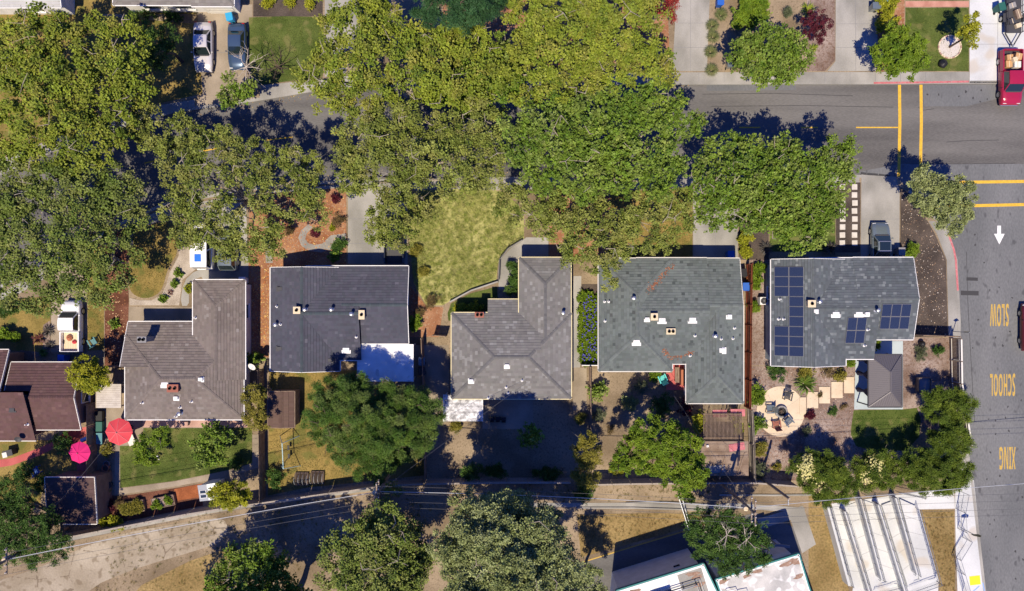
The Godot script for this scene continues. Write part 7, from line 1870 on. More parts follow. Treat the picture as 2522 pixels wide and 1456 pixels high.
func flat_cover(called: String, label: String, cat: String, x0: float, y0: float, x1: float, y1: float, hgt: float, m: String, post_m: String, ribs: int, along_x := true):
	# a flat patio roof on posts
	var A := g(x0, y0, hgt); var B := g(x1, y1, hgt)
	var c := Vector3((A.x + B.x) * 0.5, LOT, (A.z + B.z) * 0.5)
	var root := thing(called, c, label, cat)
	var sx := B.x - A.x; var sz := B.z - A.z
	var n: int = max(1, ribs)
	for k in n:
		var mb := MB.new()
		if along_x: mb.box(Vector3(0, hgt - LOT, -sz * 0.5 + (k + 0.5) * sz / n), Vector3(sx, 0.05, sz / n - 0.012))
		else: mb.box(Vector3(-sx * 0.5 + (k + 0.5) * sx / n, hgt - LOT, 0), Vector3(sx / n - 0.012, 0.05, sz))
		put(mb.mesh(), "roof_sheet", M[m], root)
	for q in [[-1, -1], [1, -1], [1, 1], [-1, 1]]:
		var mb := MB.new(); mb.box(Vector3(q[0] * (sx * 0.5 - 0.15), (hgt - LOT) * 0.5 - 0.03, q[1] * (sz * 0.5 - 0.15)), Vector3(0.1, hgt - LOT - 0.06, 0.1)); put(mb.mesh(), "post", M[post_m], root)
	for s in [-1.0, 1.0]:
		var mb := MB.new(); mb.box(Vector3(0, hgt - LOT - 0.1, s * (sz * 0.5 - 0.06)), Vector3(sx - 0.04, 0.14, 0.06)); put(mb.mesh(), "beam", M[post_m], root)
		mb = MB.new(); mb.box(Vector3(s * (sx * 0.5 + 0.02), hgt - LOT, 0), Vector3(0.04, 0.1, sz)); put(mb.mesh(), "edge_trim", M[post_m], root)
	return root

func chair(ux: float, uy: float, turn: float, m: String, label: String):
	var at := g(ux, uy, 0.35); at.y = LOT + 0.05
	var root := thing("garden_chair", at, label, "chair", "", turn)
	for k in 5:
		var mb := MB.new(); mb.box(Vector3(0, 0.36 - 0.02 * k, -0.22 + k * 0.11), Vector3(0.55, 0.025, 0.095), Basis(Vector3.RIGHT, 0.15)); put(mb.mesh(), "seat_slat", M[m], root)
		mb = MB.new(); mb.box(Vector3(-0.24 + k * 0.12, 0.68, 0.42), Vector3(0.105, 0.75, 0.025), Basis(Vector3.RIGHT, 0.38)); put(mb.mesh(), "back_slat", M[m], root)
	for sx in [-1.0, 1.0]:
		var mb := MB.new(); mb.box(Vector3(sx * 0.34, 0.56, 0.0), Vector3(0.12, 0.03, 0.75)); put(mb.mesh(), "armrest", M[m], root)
		for zz in [-0.3, 0.32]:
			mb = MB.new(); mb.box(Vector3(sx * 0.33, 0.27, zz), Vector3(0.07, 0.55, 0.07)); put(mb.mesh(), "leg", M[m], root)

func pot(ux: float, uy: float, r: float, m: String, label: String):
	var at := g(ux, uy, 0.2); at.y = LOT + 0.012
	var root := thing("plant_pot", at, label, "pot")
	var mb := MB.new(); mb.lathe(Vector3.ZERO, [[0.0, 0.0], [r * 0.7, 0.0], [r, r * 1.3], [r * 1.08, r * 1.3], [r * 1.08, r * 1.5], [r * 0.9, r * 1.5], [r * 0.85, r * 1.3], [0.0, r * 1.3]], 16); put(mb.mesh(), "vessel", M[m], root)
	mb = MB.new(); mb.lathe(Vector3.ZERO, [[r * 0.84, r * 1.31], [0.0, r * 1.36]], 12); put(mb.mesh(), "soil", M.dark_soil, root)

func simple(called: String, label: String, cat: String, at: Vector3, parts: Array, turn := 0.0, group := ""):
	# parts: [name, material, centre, size, chamfer]
	var root := thing(called, at, label, cat, group, turn)
	for p in parts:
		var mb := MB.new(); mb.box(p[2], p[3], Basis.IDENTITY, p[4] if p.size() > 4 else 0.0)
		put(mb.mesh(), p[0], M[p[1]], root)
	return root

func gp(ux: float, uy: float, y := 0.012) -> Vector3:
	var p := g(ux, uy); p.y = LOT + y; return p

func build_yards():
	# ---- stepping stones and paving: single slabs, parts of their settings
	var bed := get_node("stepping_bed") as Node3D
	for i in 8:
		for j in 2:
			var p := g([2073, 2103][j] + rng.randf_range(-0.6, 0.6), 461 + i * 19.7)
			var mb := MB.new(); mb.box(Vector3(p.x, LOT + 0.03, p.z), Vector3(0.54, 0.05, 0.54), Basis(Vector3.UP, rng.randf_range(-0.03, 0.03)), 0.012); part(mb, "paving_slab", M.pale_stone, bed)
	var gar := get_node("gravel_garden") as Node3D
	for d in [[1967, 978, 1983, 1019], [1985, 965, 2013, 1005], [2015, 952, 2042, 993], [2045, 940, 2073, 980], [2076, 928, 2101, 968]]:
		var a := g(d[0], d[1]); var b := g(d[2], d[3])
		var mb := MB.new(); mb.box(Vector3((a.x + b.x) * 0.5, LOT + 0.05, (a.z + b.z) * 0.5), Vector3(b.x - a.x, 0.10, b.z - a.z), Basis.IDENTITY, 0.012); part(mb, "paving_slab", M.tan_stone, gar)
	var c := g(1921, 1013)
	var pp := PackedVector2Array()
	for i in 40: pp.append(Vector2(c.x + cos(TAU * i / 40) * 59 * S, c.z + sin(TAU * i / 40) * 62 * S))
	var pb := MB.new(); pb.prism(pp, LOT, LOT + 0.045); part(pb, "round_patio", M.tan_stone, gar)
	for l in [[1885, 955, 1925, 1072], [1870, 1050, 1975, 975]]:
		pb = MB.new(); pb.bar(g(l[0], l[1]) + Vector3(0, LOT + 0.046, 0), g(l[2], l[3]) + Vector3(0, LOT + 0.046, 0), 0.015, 0.004); part(pb, "patio_joint", M.grey_stone, gar)
	# fire pit
	var root := thing("fire_pit", gp(1921, 1013, 0.045), "round grey stone fire pit in the middle of the tan patio", "fire pit")
	for i in 18:
		pb = MB.new(); var a := TAU * i / 18.0
		pb.box(Vector3(cos(a) * 0.52, 0.15, sin(a) * 0.52), Vector3(0.17, 0.30, 0.24), Basis(Vector3.UP, -a), 0.02); put(pb.mesh(), "stone", M.grey_stone, root)
	pb = MB.new(); pb.lathe(Vector3.ZERO, [[0.43, 0.31], [0.36, 0.31], [0.36, 0.1], [0.0, 0.08]], 20); put(pb.mesh(), "fire_bowl", M.black, root)
	for i in 3: pb = MB.new(); pb.tube([Vector3(-0.2, 0.14 + 0.05 * i, 0.05 * i), Vector3(0.2, 0.15 + 0.05 * i, -0.08 + 0.06 * i)], [0.05, 0.05], 7); put(pb.mesh(), "log", M.dark_bark, root, Vector3.ZERO, Vector3(0, i * 1.1, 0))
	chair(1894, 1007, PI / 2, "slate_car", "blue grey slatted chair facing the fire pit from the hedge side")
	chair(1940, 1038, -2.45, "slate_car", "blue grey slatted chair turned to the fire pit, beside a red cushion")
	chair(1938, 976, -0.65 + PI * 0.0 + 3.6, "dark_grey", "dark slatted chair at the patio's edge by the palm")
	chair(1910, 1044, 0.15, "brick_red", "chair of reddish brown slats on the round patio")
	# gazebo with a ribbed metal hip roof
	gazebo()
	simple("garden_box", "dark open planter box on the gravel by the oleanders", "planter", gp(2268, 945), [["side", "old_wood", Vector3(-0.6, 0.3, 0), Vector3(0.06, 0.6, 1.3)], ["side", "old_wood", Vector3(0.6, 0.3, 0), Vector3(0.06, 0.6, 1.3)], ["end", "old_wood", Vector3(0, 0.3, -0.62), Vector3(1.14, 0.6, 0.06)], ["end", "old_wood", Vector3(0, 0.3, 0.62), Vector3(1.14, 0.6, 0.06)], ["soil", "mid_grey", Vector3(0, 0.2, 0), Vector3(1.14, 0.4, 1.18)]])
	root = thing("ball_ornament", gp(2264, 846), "black ball ornament beside the dusty green shrub", "ornament")
	pb = MB.new(); pb.lathe(Vector3(0, 0.34, 0), [[0.0, -0.3], [0.15, -0.26], [0.26, -0.15], [0.3, 0.0], [0.26, 0.15], [0.15, 0.26], [0.0, 0.3]], 18); put(pb.mesh(), "ball", M.black, root)
	pb = MB.new(); pb.lathe(Vector3.ZERO, [[0.2, 0.0], [0.16, 0.08], [0.0, 0.08]], 14); put(pb.mesh(), "foot", M.grey_stone, root)
	root = simple("air_conditioner", "square white air conditioner with a round fan grille", "air conditioner", gp(1873, 741), [["casing", "white", Vector3(0, 0.4, 0), Vector3(0.75, 0.8, 0.75), 0.03]])
	pb = MB.new(); pb.lathe(Vector3(0, 0.80, 0), [[0.32, 0.005], [0.30, 0.02], [0.0, 0.02]], 20); put(pb.mesh(), "fan_grille", M.black, root)
	for i in 4: pb = MB.new(); pb.box(Vector3(0, 0.83, 0), Vector3(0.62, 0.012, 0.02), Basis(Vector3.UP, i * PI / 4)); put(pb.mesh(), "guard_bar", M.mid_grey, root)
	# ring of stone round the lemon tree
	root = thing("tree_ring", gp(2336, 117, 0.016), "round bed of white gravel edged with pale stones", "tree ring")
	for i in 30:
		var a := TAU * i / 30.0
		pb = MB.new(); pb.box(Vector3(cos(a) * 1.1, 0.06, sin(a) * 1.1), Vector3(0.12, 0.14 + rng.randf() * 0.03, 0.21), Basis(Vector3.UP, -a), 0.02); put(pb.mesh(), "edging_stone", M.cream if i % 3 else M.pink_paving, root)
	pb = MB.new(); pb.lathe(Vector3.ZERO, [[1.06, 0.03], [0.0, 0.05]], 28); put(pb.mesh(), "gravel", M.pale_gravel, root)
	root = thing("rubbish_bag", gp(2317, 160), "black rubbish bag on the lawn near the tree ring", "bag")
	var rings := []
	for k in 6:
		var r := []
		for i in 11: r.append(Vector3(cos(TAU * i / 11), 0, sin(TAU * i / 11)) * [0.28, 0.42, 0.44, 0.34, 0.16, 0.05][k] * rng.randf_range(0.85, 1.12) + Vector3(0, [0.0, 0.1, 0.25, 0.4, 0.48, 0.58][k], 0))
		rings.append(r)
	put(smooth_mesh(rings), "sack", M.black, root)
	pb = MB.new(); pb.box(Vector3(0, 0.56, 0), Vector3(0.12, 0.06, 0.10), Basis(Vector3.UP, 0.4), 0.015); put(pb.mesh(), "knot", M.black, root)
	# bins
	bin(570, 47, "cyan_bin", "sky blue wheeled bin behind the dull blue sedan", 0.2)
	bin(1795, 160, "slate_car", "grey blue bin beneath the tree by the grass clumps", 0.0)
	bin(1770, 9, "blue_bin", "blue bin at the end of the grass clump strip", 0.0)
	bin(2150, 20, "slate_car", "grey blue bin beside the yellowing hedge", 1.57)
	bin(2170, 0, "cyan_bin", "sky blue bin at the head of the yellowing hedge", 0.0)
	bin(2457, 22, "green_bin", "dark green bin beside the open trailer", 0.3)
	bin(1795, 628, "blue_bin", "blue bin in the shadow before the green roof", 0.0)
	bin(1832, 706, "blue_bin", "blue bin squeezed beside the rust red fence", 0.0)
	bin(1826, 672, "black", "black bin squeezed beside the rust red fence", 0.1)
	bin(160, 882, "blue_bin", "blue bin in the shade behind the white pickup", 0.0)
	bin(1040, 888, "slate_car", "grey bin beside the white patio cover, under the fence", 0.0)
	bin(1040, 912, "dark_grey", "dark bin beside the white patio cover, under the fence", 0.1)
	bin(2212, 620, "mid_grey", "pale grey bin against the solar house's garage", 0.0)
	bin(2 + 600, 692, "white_car", "white bin beside the brown roof's garage wing", 0.0)
	chair(1630, 932, 0.4, "turquoise", "turquoise garden chair behind the green roof")
	chair(231, 842, 0.5, "teal_cloth", "teal chair on the dry grass beside the white pickup")
	# covers
	flat_cover("patio_cover", "flat white patio cover behind the slate roof", "patio cover", 880, 848, 1017, 940, 2.55, "white_roof", "white", 1)
	flat_cover("patio_cover", "stained translucent patio cover behind the speckled grey roof", "patio cover", 1092, 972, 1188, 1038, 2.45, "grimy_roof", "white", 9)
	flat_cover("patio_cover", "beige ribbed cover between the brown roofs", "patio cover", 237, 946, 297, 1005, 2.3, "corrugated", "cream", 11)
	flat_cover("garden_workshop", "flat brown patched roof of a low workshop", "workshop", 1724, 1087, 1842, 1172, 2.5, "flat_roof", "old_wood", 3)
	workshop_walls()
	pergola()
	barbecue()
	# parasols
	parasol(288, 1065, 1.32, 2.45, "red_cloth", "coral red parasol in the side court by the brown roof")
	parasol(192, 1116, 1.05, 2.35, "pink_cloth", "magenta parasol beside the detached garage")
	simple("court_table", "teal table under the coral red parasol", "table", gp(256, 1076), [["tabletop", "teal_cloth", Vector3(0, 0.72, 0), Vector3(0.6, 0.05, 1.1), 0.01], ["leg", "dark_grey", Vector3(-0.25, 0.35, -0.45), Vector3(0.06, 0.7, 0.06)], ["leg", "dark_grey", Vector3(0.25, 0.35, -0.45), Vector3(0.06, 0.7, 0.06)], ["leg", "dark_grey", Vector3(-0.25, 0.35, 0.45), Vector3(0.06, 0.7, 0.06)], ["leg", "dark_grey", Vector3(0.25, 0.35, 0.45), Vector3(0.06, 0.7, 0.06)]])
	for q in [[252, 1022, "black", "black storage bench beside the beige ribbed cover"], [252, 1048, "green_bin", "dark green storage bench near the coral red parasol"]]:
		simple("storage_bench", q[3], "bench", gp(q[0], q[1]), [["chest", q[2], Vector3(0, 0.25, 0), Vector3(0.62, 0.5, 0.9), 0.03], ["lid", q[2], Vector3(0, 0.53, 0), Vector3(0.68, 0.06, 0.96), 0.02]])
	simple("lounge_chair", "slatted white lounger beside the coral red parasol", "lounger", gp(328, 1082), [["seat", "off_white", Vector3(0, 0.32, 0), Vector3(0.7, 0.06, 1.0), 0.01], ["backrest", "off_white", Vector3(0, 0.55, -0.5), Vector3(0.7, 0.5, 0.06), 0.01], ["leg", "grey_stone", Vector3(-0.3, 0.15, 0.4), Vector3(0.05, 0.3, 0.05)], ["leg", "grey_stone", Vector3(0.3, 0.15, 0.4), Vector3(0.05, 0.3, 0.05)], ["leg", "grey_stone", Vector3(-0.3, 0.15, -0.4), Vector3(0.05, 0.3, 0.05)], ["leg", "grey_stone", Vector3(0.3, 0.15, -0.4), Vector3(0.05, 0.3, 0.05)]], 0.4)
	simple("barbecue_grill", "small silver covered grill beside the magenta parasol", "grill", gp(224, 1076), [["hood", "steel", Vector3(0, 0.95, 0), Vector3(0.8, 0.3, 0.45), 0.08], ["cart", "dark_grey", Vector3(0, 0.4, 0), Vector3(0.7, 0.78, 0.4), 0.02], ["side_shelf", "mid_grey", Vector3(0.58, 0.8, 0), Vector3(0.36, 0.03, 0.4)]], 0.4)
	simple("garden_table", "dark table with a pale cloth on the red path", "table", gp(33, 1112), [["tabletop", "dark_grey", Vector3(0, 0.72, 0), Vector3(0.95, 0.05, 0.6), 0.01], ["cloth", "off_white", Vector3(-0.3, 0.75, 0.1), Vector3(0.45, 0.02, 0.5)], ["leg", "dark_grey", Vector3(-0.4, 0.35, 0), Vector3(0.06, 0.7, 0.5)], ["leg", "dark_grey", Vector3(0.4, 0.35, 0), Vector3(0.06, 0.7, 0.5)]], 0.25)
	chair(90, 1158, 0.4, "blue_bin", "blue chair on the lawn beyond the magenta parasol")
	# pots and beds
	pot(266, 1141, 0.3, "slate_car", "blue glazed pot by the garden path"); pot(264, 1151, 0.34, "terracotta", "large terracotta pot by the garden path"); pot(266, 1167, 0.3, "grey_stone", "grey pot in the row along the side fence"); pot(270, 1192, 0.36, "dark_grey", "dark pot in the row along the side fence"); pot(2166, 170, 0.34, "terracotta", "terracotta pot beneath the compact glossy tree")
	raised_bed(331, 1246, 2.3, 1.1, -0.17, "raised bed thick with yellow flowered greens", 46); raised_bed(407, 1233, 2.2, 1.0, -0.2, "raised bed with bare soil and few plants", 7)
	tool_shed()
	swing()
	for q in [[745, 1178, "hoop cage with dark netting next to the dark shrub"], [783, 1175, "hoop cage standing clear of the dark shrub, near the pine"]]: hoop_cage(q[0], q[1], q[2])
	simple("rest_stool", "pink sun bleached stool behind the brown roof's eave", "stool", gp(462, 1042), [["seat", "pink_paving", Vector3(0, 0.42, 0), Vector3(0.5, 0.05, 0.4), 0.01], ["leg", "mid_grey", Vector3(-0.2, 0.2, 0), Vector3(0.04, 0.4, 0.35)], ["leg", "mid_grey", Vector3(0.2, 0.2, 0), Vector3(0.04, 0.4, 0.35)]])
	heron()
	for q in [[1212, 1030], [1226, 1030], [1240, 1031]]: simple("folding_chair", "dark folding chair in the row below the stained patio cover", "chair", gp(q[0], q[1]), [["seat", "black", Vector3(0, 0.44, 0), Vector3(0.42, 0.04, 0.4), 0.01], ["backrest", "black", Vector3(0, 0.7, 0.2), Vector3(0.42, 0.4, 0.03), 0.01], ["leg", "black", Vector3(-0.2, 0.22, 0), Vector3(0.03, 0.44, 0.36)], ["leg", "black", Vector3(0.2, 0.22, 0), Vector3(0.03, 0.44, 0.36)]], 0.0, "folding chairs in the dirt yard")
	dish_on_post()
	# low retaining wall along the curving walk
	var w := thing("low_wall", gp(1190, 715), "low curved concrete wall beside the unmown lawn", "wall")
	var mb := MB.new()
	for s in [[1108, 744, 1160, 716], [1160, 716, 1226, 694], [1228, 690, 1230, 640], [1230, 640, 1252, 612], [1252, 612, 1286, 592]]: mb.bar(gp(s[0], s[1], 0.2), gp(s[2], s[3], 0.2), 0.14, 0.45)
	part(mb, "coping", M.concrete, w)
	mb = MB.new()
	for s in [[1230, 640, 1252, 612], [1252, 612, 1286, 592], [1228, 690, 1230, 640]]:
		mb.tube([gp(s[0], s[1], 0.95), gp(s[2], s[3], 0.95)], [0.025, 0.025], 6); mb.tube([gp(s[0], s[1], 0.4), gp(s[0], s[1], 0.95)], [0.02, 0.02], 6)
	part(mb, "handrail", M.black, w)

func raised_bed(ux: float, uy: float, L: float, W: float, turn: float, label: String, n: int):
	var root := thing("raised_bed", gp(ux, uy), label, "raised bed", "", turn + 0.36)
	root.rotation.y = 0.17 if n > 20 else 0.2
	for s in [-1.0, 1.0]:
		var mb := MB.new(); mb.box(Vector3(0, 0.2, s * W * 0.5), Vector3(L, 0.4, 0.05)); put(mb.mesh(), "board", M.old_wood, root)
		mb = MB.new(); mb.box(Vector3(s * L * 0.5, 0.2, 0), Vector3(0.05, 0.4, W)); put(mb.mesh(), "board", M.old_wood, root)
	var mb := MB.new(); mb.box(Vector3(0, 0.16, 0), Vector3(L - 0.06, 0.32, W - 0.06)); put(mb.mesh(), "soil", M.bark_gravel, root)
	var lb := []
	for k in n: lb.append([root.position + Vector3(rng.randf_range(-L, L) * 0.44, 0.42, rng.randf_range(-W, W) * 0.42), rng.randf_range(0.16, 0.3)])
	var o: Node3D = sprays(lb, "ochre" if n > 20 else "bright", root, "foliage", -0.4)

func tool_shed():
	var A := g(487, 1189, 2.0); var B := g(538, 1235, 2.1)
	var c := Vector3((A.x + B.x) * 0.5, LOT, (A.z + B.z) * 0.5)
	var root := thing("tool_shed", c, "small white tool shed with two roof panes", "shed", "", 0.15)
	var sx := B.x - A.x - 0.15; var sz := B.z - A.z - 0.2
	var mb := MB.new(); mb.box(Vector3(0, 0.95, 0), Vector3(sx - 0.2, 1.9, sz - 0.2)); put(mb.mesh(), "wall", M.off_white, root)
	for s in [-1.0, 1.0]:
		mb = MB.new(); mb.box(Vector3(s * sx * 0.25, 2.02, 0), Vector3(sx * 0.52, 0.04, sz), Basis(Vector3(0, 0, 1), -s * 0.18), 0.01); put(mb.mesh(), "roof_side", M.galvanised, root)
	for k in 2:
		mb = MB.new(); mb.box(Vector3(-sx * 0.25, 2.055, -0.1 + 0.42 * k), Vector3(0.7, 0.03, 0.36), Basis(Vector3(0, 0, 1), 0.18), 0.008); var f := put(mb.mesh(), "roof_window", M.white, root)
		mb = MB.new(); mb.box(Vector3(-sx * 0.25, 2.075, -0.1 + 0.42 * k), Vector3(0.6, 0.012, 0.28), Basis(Vector3(0, 0, 1), 0.18)); put(mb.mesh(), "pane", M.window_glass, f)
	mb = MB.new(); mb.box(Vector3(0, 0.9, -sz * 0.5 + 0.08), Vector3(0.8, 1.75, 0.04), Basis.IDENTITY, 0.01); put(mb.mesh(), "door", M.white, root)

func swing():
	var a := g(694, 1092, 2.3); var b := g(697, 1155, 2.3)
	var root := thing("swing_frame", Vector3((a.x + b.x) * 0.5, LOT, (a.z + b.z) * 0.5), "pale steel swing frame on the dry grass", "swing")
	var mb := MB.new(); mb.tube([a, b], [0.045, 0.045], 8); part(mb, "top_bar", M.pale_teal, root)
	for p in [a, b]:
		for s in [-1.0, 1.0]:
			mb = MB.new(); mb.tube([p, Vector3(p.x + s * 0.95, LOT, p.z + (0.25 if p == b else -0.25))], [0.035, 0.035], 8); part(mb, "leg", M.pale_teal, root)
	for k in 2:
		var q := a.lerp(b, 0.33 + 0.34 * k)
		mb = MB.new()
		for s in [-0.2, 0.2]: mb.tube([q + Vector3(0, 0, s), Vector3(q.x, LOT + 0.5, q.z + s)], [0.008, 0.008], 4)
		part(mb, "chain", M.galvanised, root)
		mb = MB.new(); mb.box(Vector3(q.x, LOT + 0.49, q.z), Vector3(0.2, 0.03, 0.46)); part(mb, "seat", M.black, root)

func hoop_cage(ux: float, uy: float, label: String):
	var at := gp(ux, uy)
	var root := thing("hoop_cage", at, label, "garden cage")
	for k in 4:
		var mb := MB.new(); var pts := []; var rad := []
		for i in 9:
			var a := PI * i / 8.0
			pts.append(Vector3(-0.6 + 0.4 * k, sin(a) * 0.8, cos(a) * 0.6)); rad.append(0.016)
		mb.tube(pts, rad, 5); put(mb.mesh(), "hoop", M.pale_wire, root)
	var rings := []
	for k in [-0.6, 0.0, 0.6]:
		var r := []
		for i in 9: r.append(Vector3(k, sin(PI * i / 8.0) * 0.77, cos(PI * i / 8.0) * 0.57))
		rings.append(r)
	put(smooth_mesh(rings, false, false), "netting", M.netting, root)
	var mb := MB.new(); mb.box(Vector3(0, 0.1, 0), Vector3(1.3, 0.2, 1.25), Basis.IDENTITY, 0.02); put(mb.mesh(), "bed_frame", M.old_wood, root)

func heron():
	# the white bird standing on the mown lawn: long body, neck, beak, tail, two legs
	var at := gp(394, 1121)
	var root := thing("white_bird", at, "white long necked bird standing on the mown back lawn", "bird", "", -0.6)
	var rings := []
	for k in [[-0.30, 0.015, 0.34], [-0.2, 0.05, 0.36], [-0.05, 0.11, 0.38], [0.1, 0.12, 0.40], [0.2, 0.08, 0.43], [0.26, 0.05, 0.52], [0.27, 0.035, 0.62], [0.29, 0.035, 0.70], [0.34, 0.045, 0.76], [0.40, 0.03, 0.76], [0.50, 0.006, 0.74]]:
		var r := []
		for i in 8: r.append(Vector3(k[0], k[2] + sin(TAU * i / 8) * k[1], cos(TAU * i / 8) * k[1] * 0.85))
		rings.append(r)
	put(smooth_mesh(rings), "plumage", M.white, root)
	for s in [-1.0, 1.0]:
		var mb := MB.new(); mb.tube([Vector3(0.04, 0.32, s * 0.04), Vector3(0.0, 0.16, s * 0.05), Vector3(0.03, 0.0, s * 0.05), Vector3(0.12, 0.0, s * 0.06)], [0.016, 0.010, 0.010, 0.006], 5); put(mb.mesh(), "leg", M.dark_grey, root)

func dish_on_post():
	var at := gp(648, 895)
	var root := thing("satellite_dish", at, "grey satellite dish on a post beside the slate roof", "satellite dish")
	var mb := MB.new(); mb.tube([Vector3.ZERO, Vector3(0, 2.7, 0)], [0.03, 0.03], 8); put(mb.mesh(), "post", M.galvanised, root)
	mb = MB.new(); mb.lathe(Vector3.ZERO, [[0.0, 0.0], [0.2, 0.02], [0.38, 0.09]], 18); put(mb.mesh(), "reflector", M.off_white, root, Vector3(0, 2.75, 0), Vector3(0.5, 0.3, 0.4))
	mb = MB.new(); mb.tube([Vector3(0, 2.7, 0), Vector3(-0.1, 2.95, 0.45)], [0.012, 0.012], 5); put(mb.mesh(), "arm", M.galvanised, root)

func workshop_walls():
	var root := get_node("garden_workshop") as Node3D
	var A := g(1728, 1091, 2.4); var B := g(1838, 1168, 2.4)
	var mb := MB.new(); var h := 2.38 - LOT
	mb.box(Vector3(0, h * 0.5 - 0.02, 0), Vector3(B.x - A.x - 0.2, h, B.z - A.z - 0.2)); put(mb.mesh(), "wall", M.stucco_tan, root)
	mb = MB.new(); mb.box(Vector3(1.2, 2.44, -1.1), Vector3(1.5, 0.02, 0.7), Basis(Vector3.UP, 0.15)); put(mb.mesh(), "tarp_patch", M.red_paint, root)
	mb = MB.new(); mb.box(Vector3(-0.7, 2.44, 1.0), Vector3(1.6, 0.016, 0.7), Basis(Vector3.UP, 0.1)); put(mb.mesh(), "sheet_patch", M.mid_grey, root)
	for q in [[-0.2, 0.9, 0.25], [1.6, 0.5, 0.3]]:
		mb = MB.new(); mb.box(Vector3(q[0], 2.47, q[1]), Vector3(0.09, 0.06, 2.2), Basis(Vector3.UP, -q[2])); put(mb.mesh(), "beam_on_roof", M.old_wood, root)
	mb = MB.new(); mb.box(Vector3(-1.6, 2.5, -1.2), Vector3(0.22, 0.16, 0.22), Basis.IDENTITY, 0.02); put(mb.mesh(), "roof_vent", M.white, root)

func pergola():
	var A := g(1731, 1018, 2.3); var B := g(1828, 1082, 2.3)
	var c := Vector3((A.x + B.x) * 0.5, LOT, (A.z + B.z) * 0.5)
	var root := thing("pergola", c, "brown wooden pergola with close slats and yellow vines", "pergola")
	var sx := B.x - A.x; var sz := B.z - A.z
	for q in [[-1, -1], [1, -1], [1, 1], [-1, 1]]:
		var mb := MB.new(); mb.box(Vector3(q[0] * (sx * 0.5 - 0.1), 1.08, q[1] * (sz * 0.5 - 0.1)), Vector3(0.12, 2.16, 0.12)); put(mb.mesh(), "post", M.old_wood, root)
	for s in [-1.0, 1.0]:
		var mb := MB.new(); mb.box(Vector3(0, 2.1, s * (sz * 0.5 - 0.1)), Vector3(sx, 0.14, 0.07)); put(mb.mesh(), "beam", M.old_wood, root)
	var n := 30
	var sl := MB.new(); sl.box(Vector3.ZERO, Vector3(0.045, 0.09, sz)); var sm := sl.mesh()
	for k in n: put(sm, "slat", M.old_wood, root, Vector3(-sx * 0.5 + (k + 0.5) * sx / n, 2.22, 0))
	for q in [[1757, 1010], [1800, 1008]]:
		simple("red_awning", "red striped cover in the gap before the pergola", "awning", gp(q[0], q[1]), [["canopy", "red_paint", Vector3(0, 1.9, 0), Vector3(1.4, 0.04, 0.7), 0.01], ["frame", "dark_grey", Vector3(-0.65, 0.95, 0.3), Vector3(0.05, 1.9, 0.05)], ["frame", "dark_grey", Vector3(0.65, 0.95, 0.3), Vector3(0.05, 1.9, 0.05)]], 0.0, "red covers beside the pergola")

func barbecue():
	var at := gp(1683, 918)
	var root := thing("brick_barbecue", at, "red brick barbecue with a stepped counter and metal cowl", "barbecue")
	var mb := MB.new()
	for q in [[Vector3(0.1, 0.45, 0.3), Vector3(1.1, 0.9, 1.5)], [Vector3(0.35, 0.9, -0.5), Vector3(0.6, 1.8, 0.6)]]:
		mb = MB.new(); mb.box(q[0], q[1], Basis.IDENTITY, 0.02); put(mb.mesh(), "masonry", M.brick_red, root)
	mb = MB.new(); mb.box(Vector3(0.1, 0.93, 0.35), Vector3(1.2, 0.06, 1.5), Basis.IDENTITY, 0.01); put(mb.mesh(), "counter", M.terracotta, root)
	mb = MB.new(); mb.lathe(Vector3(0.35, 1.8, -0.5), [[0.16, 0.0], [0.16, 0.35], [0.26, 0.38], [0.0, 0.55]], 12); put(mb.mesh(), "cowl", M.galvanised, root)
	for k in 2: mb = MB.new(); mb.box(Vector3(0.78, 1.0, 0.55 + k * 0.5), Vector3(0.35, 0.12, 0.4), Basis.IDENTITY, 0.03); put(mb.mesh(), "block", M.cream, root)
	simple("plank_bench", "weathered plank bench beside the brick barbecue", "bench", gp(1664, 922), [["seat_plank", "old_wood", Vector3(-0.11, 0.45, 0), Vector3(0.19, 0.04, 1.5)], ["seat_plank", "old_wood", Vector3(0.11, 0.45, 0), Vector3(0.19, 0.04, 1.5)], ["leg", "old_wood", Vector3(0, 0.22, -0.6), Vector3(0.38, 0.43, 0.06)], ["leg", "old_wood", Vector3(0, 0.22, 0.6), Vector3(0.38, 0.43, 0.06)]])
	patch("barbecue_court", "red_concrete", [1655, 884, 1690, 884, 1690, 960, 1640, 960, 1640, 918, 1655, 918], 4)

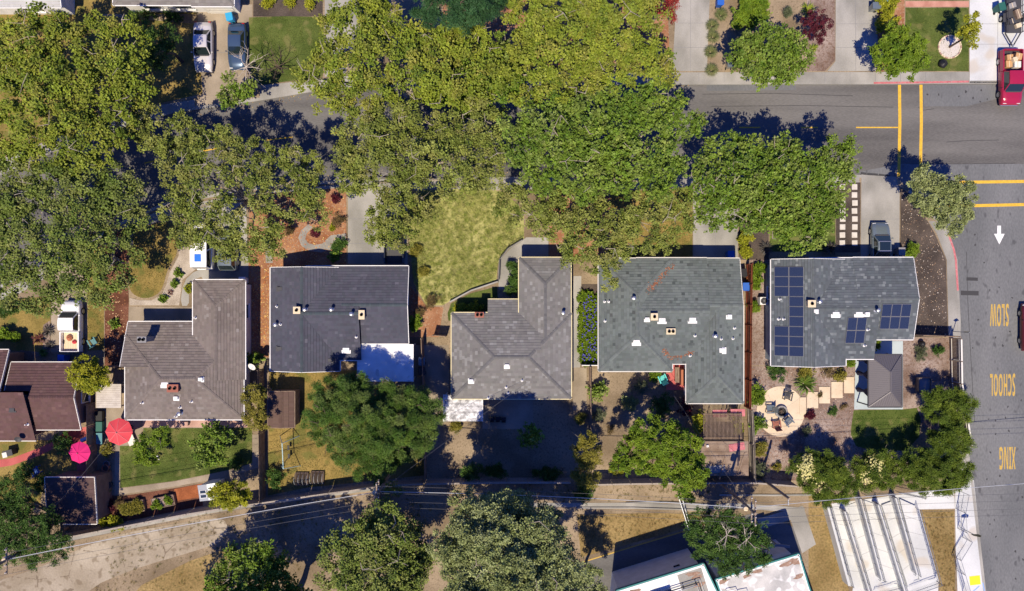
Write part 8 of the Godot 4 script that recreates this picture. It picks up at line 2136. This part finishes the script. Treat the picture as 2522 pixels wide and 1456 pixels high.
func gazebo():
	var hgt := 2.5
	var A := g(2138, 873, hgt); var B := g(2221, 1003, hgt)
	var c := Vector3((A.x + B.x) * 0.5, LOT, (A.z + B.z) * 0.5)
	var root := thing("gazebo", c, "gazebo with dark ribbed metal hip roof and tied navy curtains", "gazebo")
	var sx := B.x - A.x; var sz := B.z - A.z
	var hx := sx * 0.5; var hz := sz * 0.5; var rise := 0.95; var y0 := hgt - LOT
	var R0 := Vector3(0, y0 + rise, -hz + hx); var R1 := Vector3(0, y0 + rise, hz - hx)
	var C := [Vector3(-hx, y0, -hz), Vector3(hx, y0, -hz), Vector3(hx, y0, hz), Vector3(-hx, y0, hz)]
	var faces := [[C[0], C[1], R0, R0], [C[1], C[2], R1, R0], [C[2], C[3], R1, R1], [C[3], C[0], R0, R1]]
	for f in faces:
		var out: Vector3 = (f[0] + f[1]) * 0.5; out.y = 0.9
		var mb := MB.new(); mb.tri_to(f[0], f[1], f[2], out)
		if f[2] != f[3]: mb.tri_to(f[0], f[2], f[3], out)
		var pan := put(mb.mesh(), "roof_panel", M.metal_roof, root)
		# standing ribs up the slope
		var e: Vector3 = f[1] - f[0]; var n := int(e.length() / 0.2)
		for k in range(1, n):
			var t := float(k) / n
			var lo: Vector3 = f[0] + e * t
			var d := minf(t, 1.0 - t) * e.length()
			var slope := minf(1.0, d / hx)
			var hi_ := Vector3(lo.x, 0, lo.z)
			var inn: Vector3 = -((f[0] + f[1]) * 0.5 - Vector3(0, y0, 0)); inn.y = 0
			inn = inn.normalized()
			if f[2] == f[3] or d < hx: hi_ = lo + inn * (hx * slope) + Vector3(0, rise * slope, 0)
			else: hi_ = lo + inn * hx + Vector3(0, rise, 0)
			var rb := MB.new(); rb.bar(lo + Vector3(0, 0.012, 0), hi_ + Vector3(0, 0.012, 0), 0.03, 0.03); put(rb.mesh(), "rib", M.metal_roof, pan)
	for q in [[C[0], R0], [C[1], R0], [C[2], R1], [C[3], R1], [R0, R1]]:
		var mb := MB.new(); mb.bar(q[0] + Vector3(0, 0.03, 0), q[1] + Vector3(0, 0.03, 0), 0.09, 0.05); put(mb.mesh(), "hip_cap", M.metal_roof, root)
	for i in 4:
		var mb := MB.new(); mb.bar(C[i], C[(i + 1) % 4], 0.1, 0.12); put(mb.mesh(), "eave_beam", M.dark_grey, root)
		mb = MB.new(); mb.box(Vector3(C[i].x * 0.9, y0 * 0.5, C[i].z * 0.94), Vector3(0.1, y0 - 0.1, 0.1)); put(mb.mesh(), "post", M.dark_grey, root)
	for z in [-hz * 0.75, -hz * 0.2, hz * 0.45]:
		var rings := []
		for k in 5:
			var r := []
			for i in 10: r.append(Vector3(-hx * 0.92 + cos(TAU * i / 10) * [0.09, 0.07, 0.05, 0.12, 0.16][k] * (1.3 if i % 2 else 0.8), y0 - 0.1 - k * 0.52, z + sin(TAU * i / 10) * [0.5, 0.32, 0.12, 0.2, 0.24][k]))
			rings.append(r)
		put(smooth_mesh(rings), "curtain", M.navy_cloth, root)
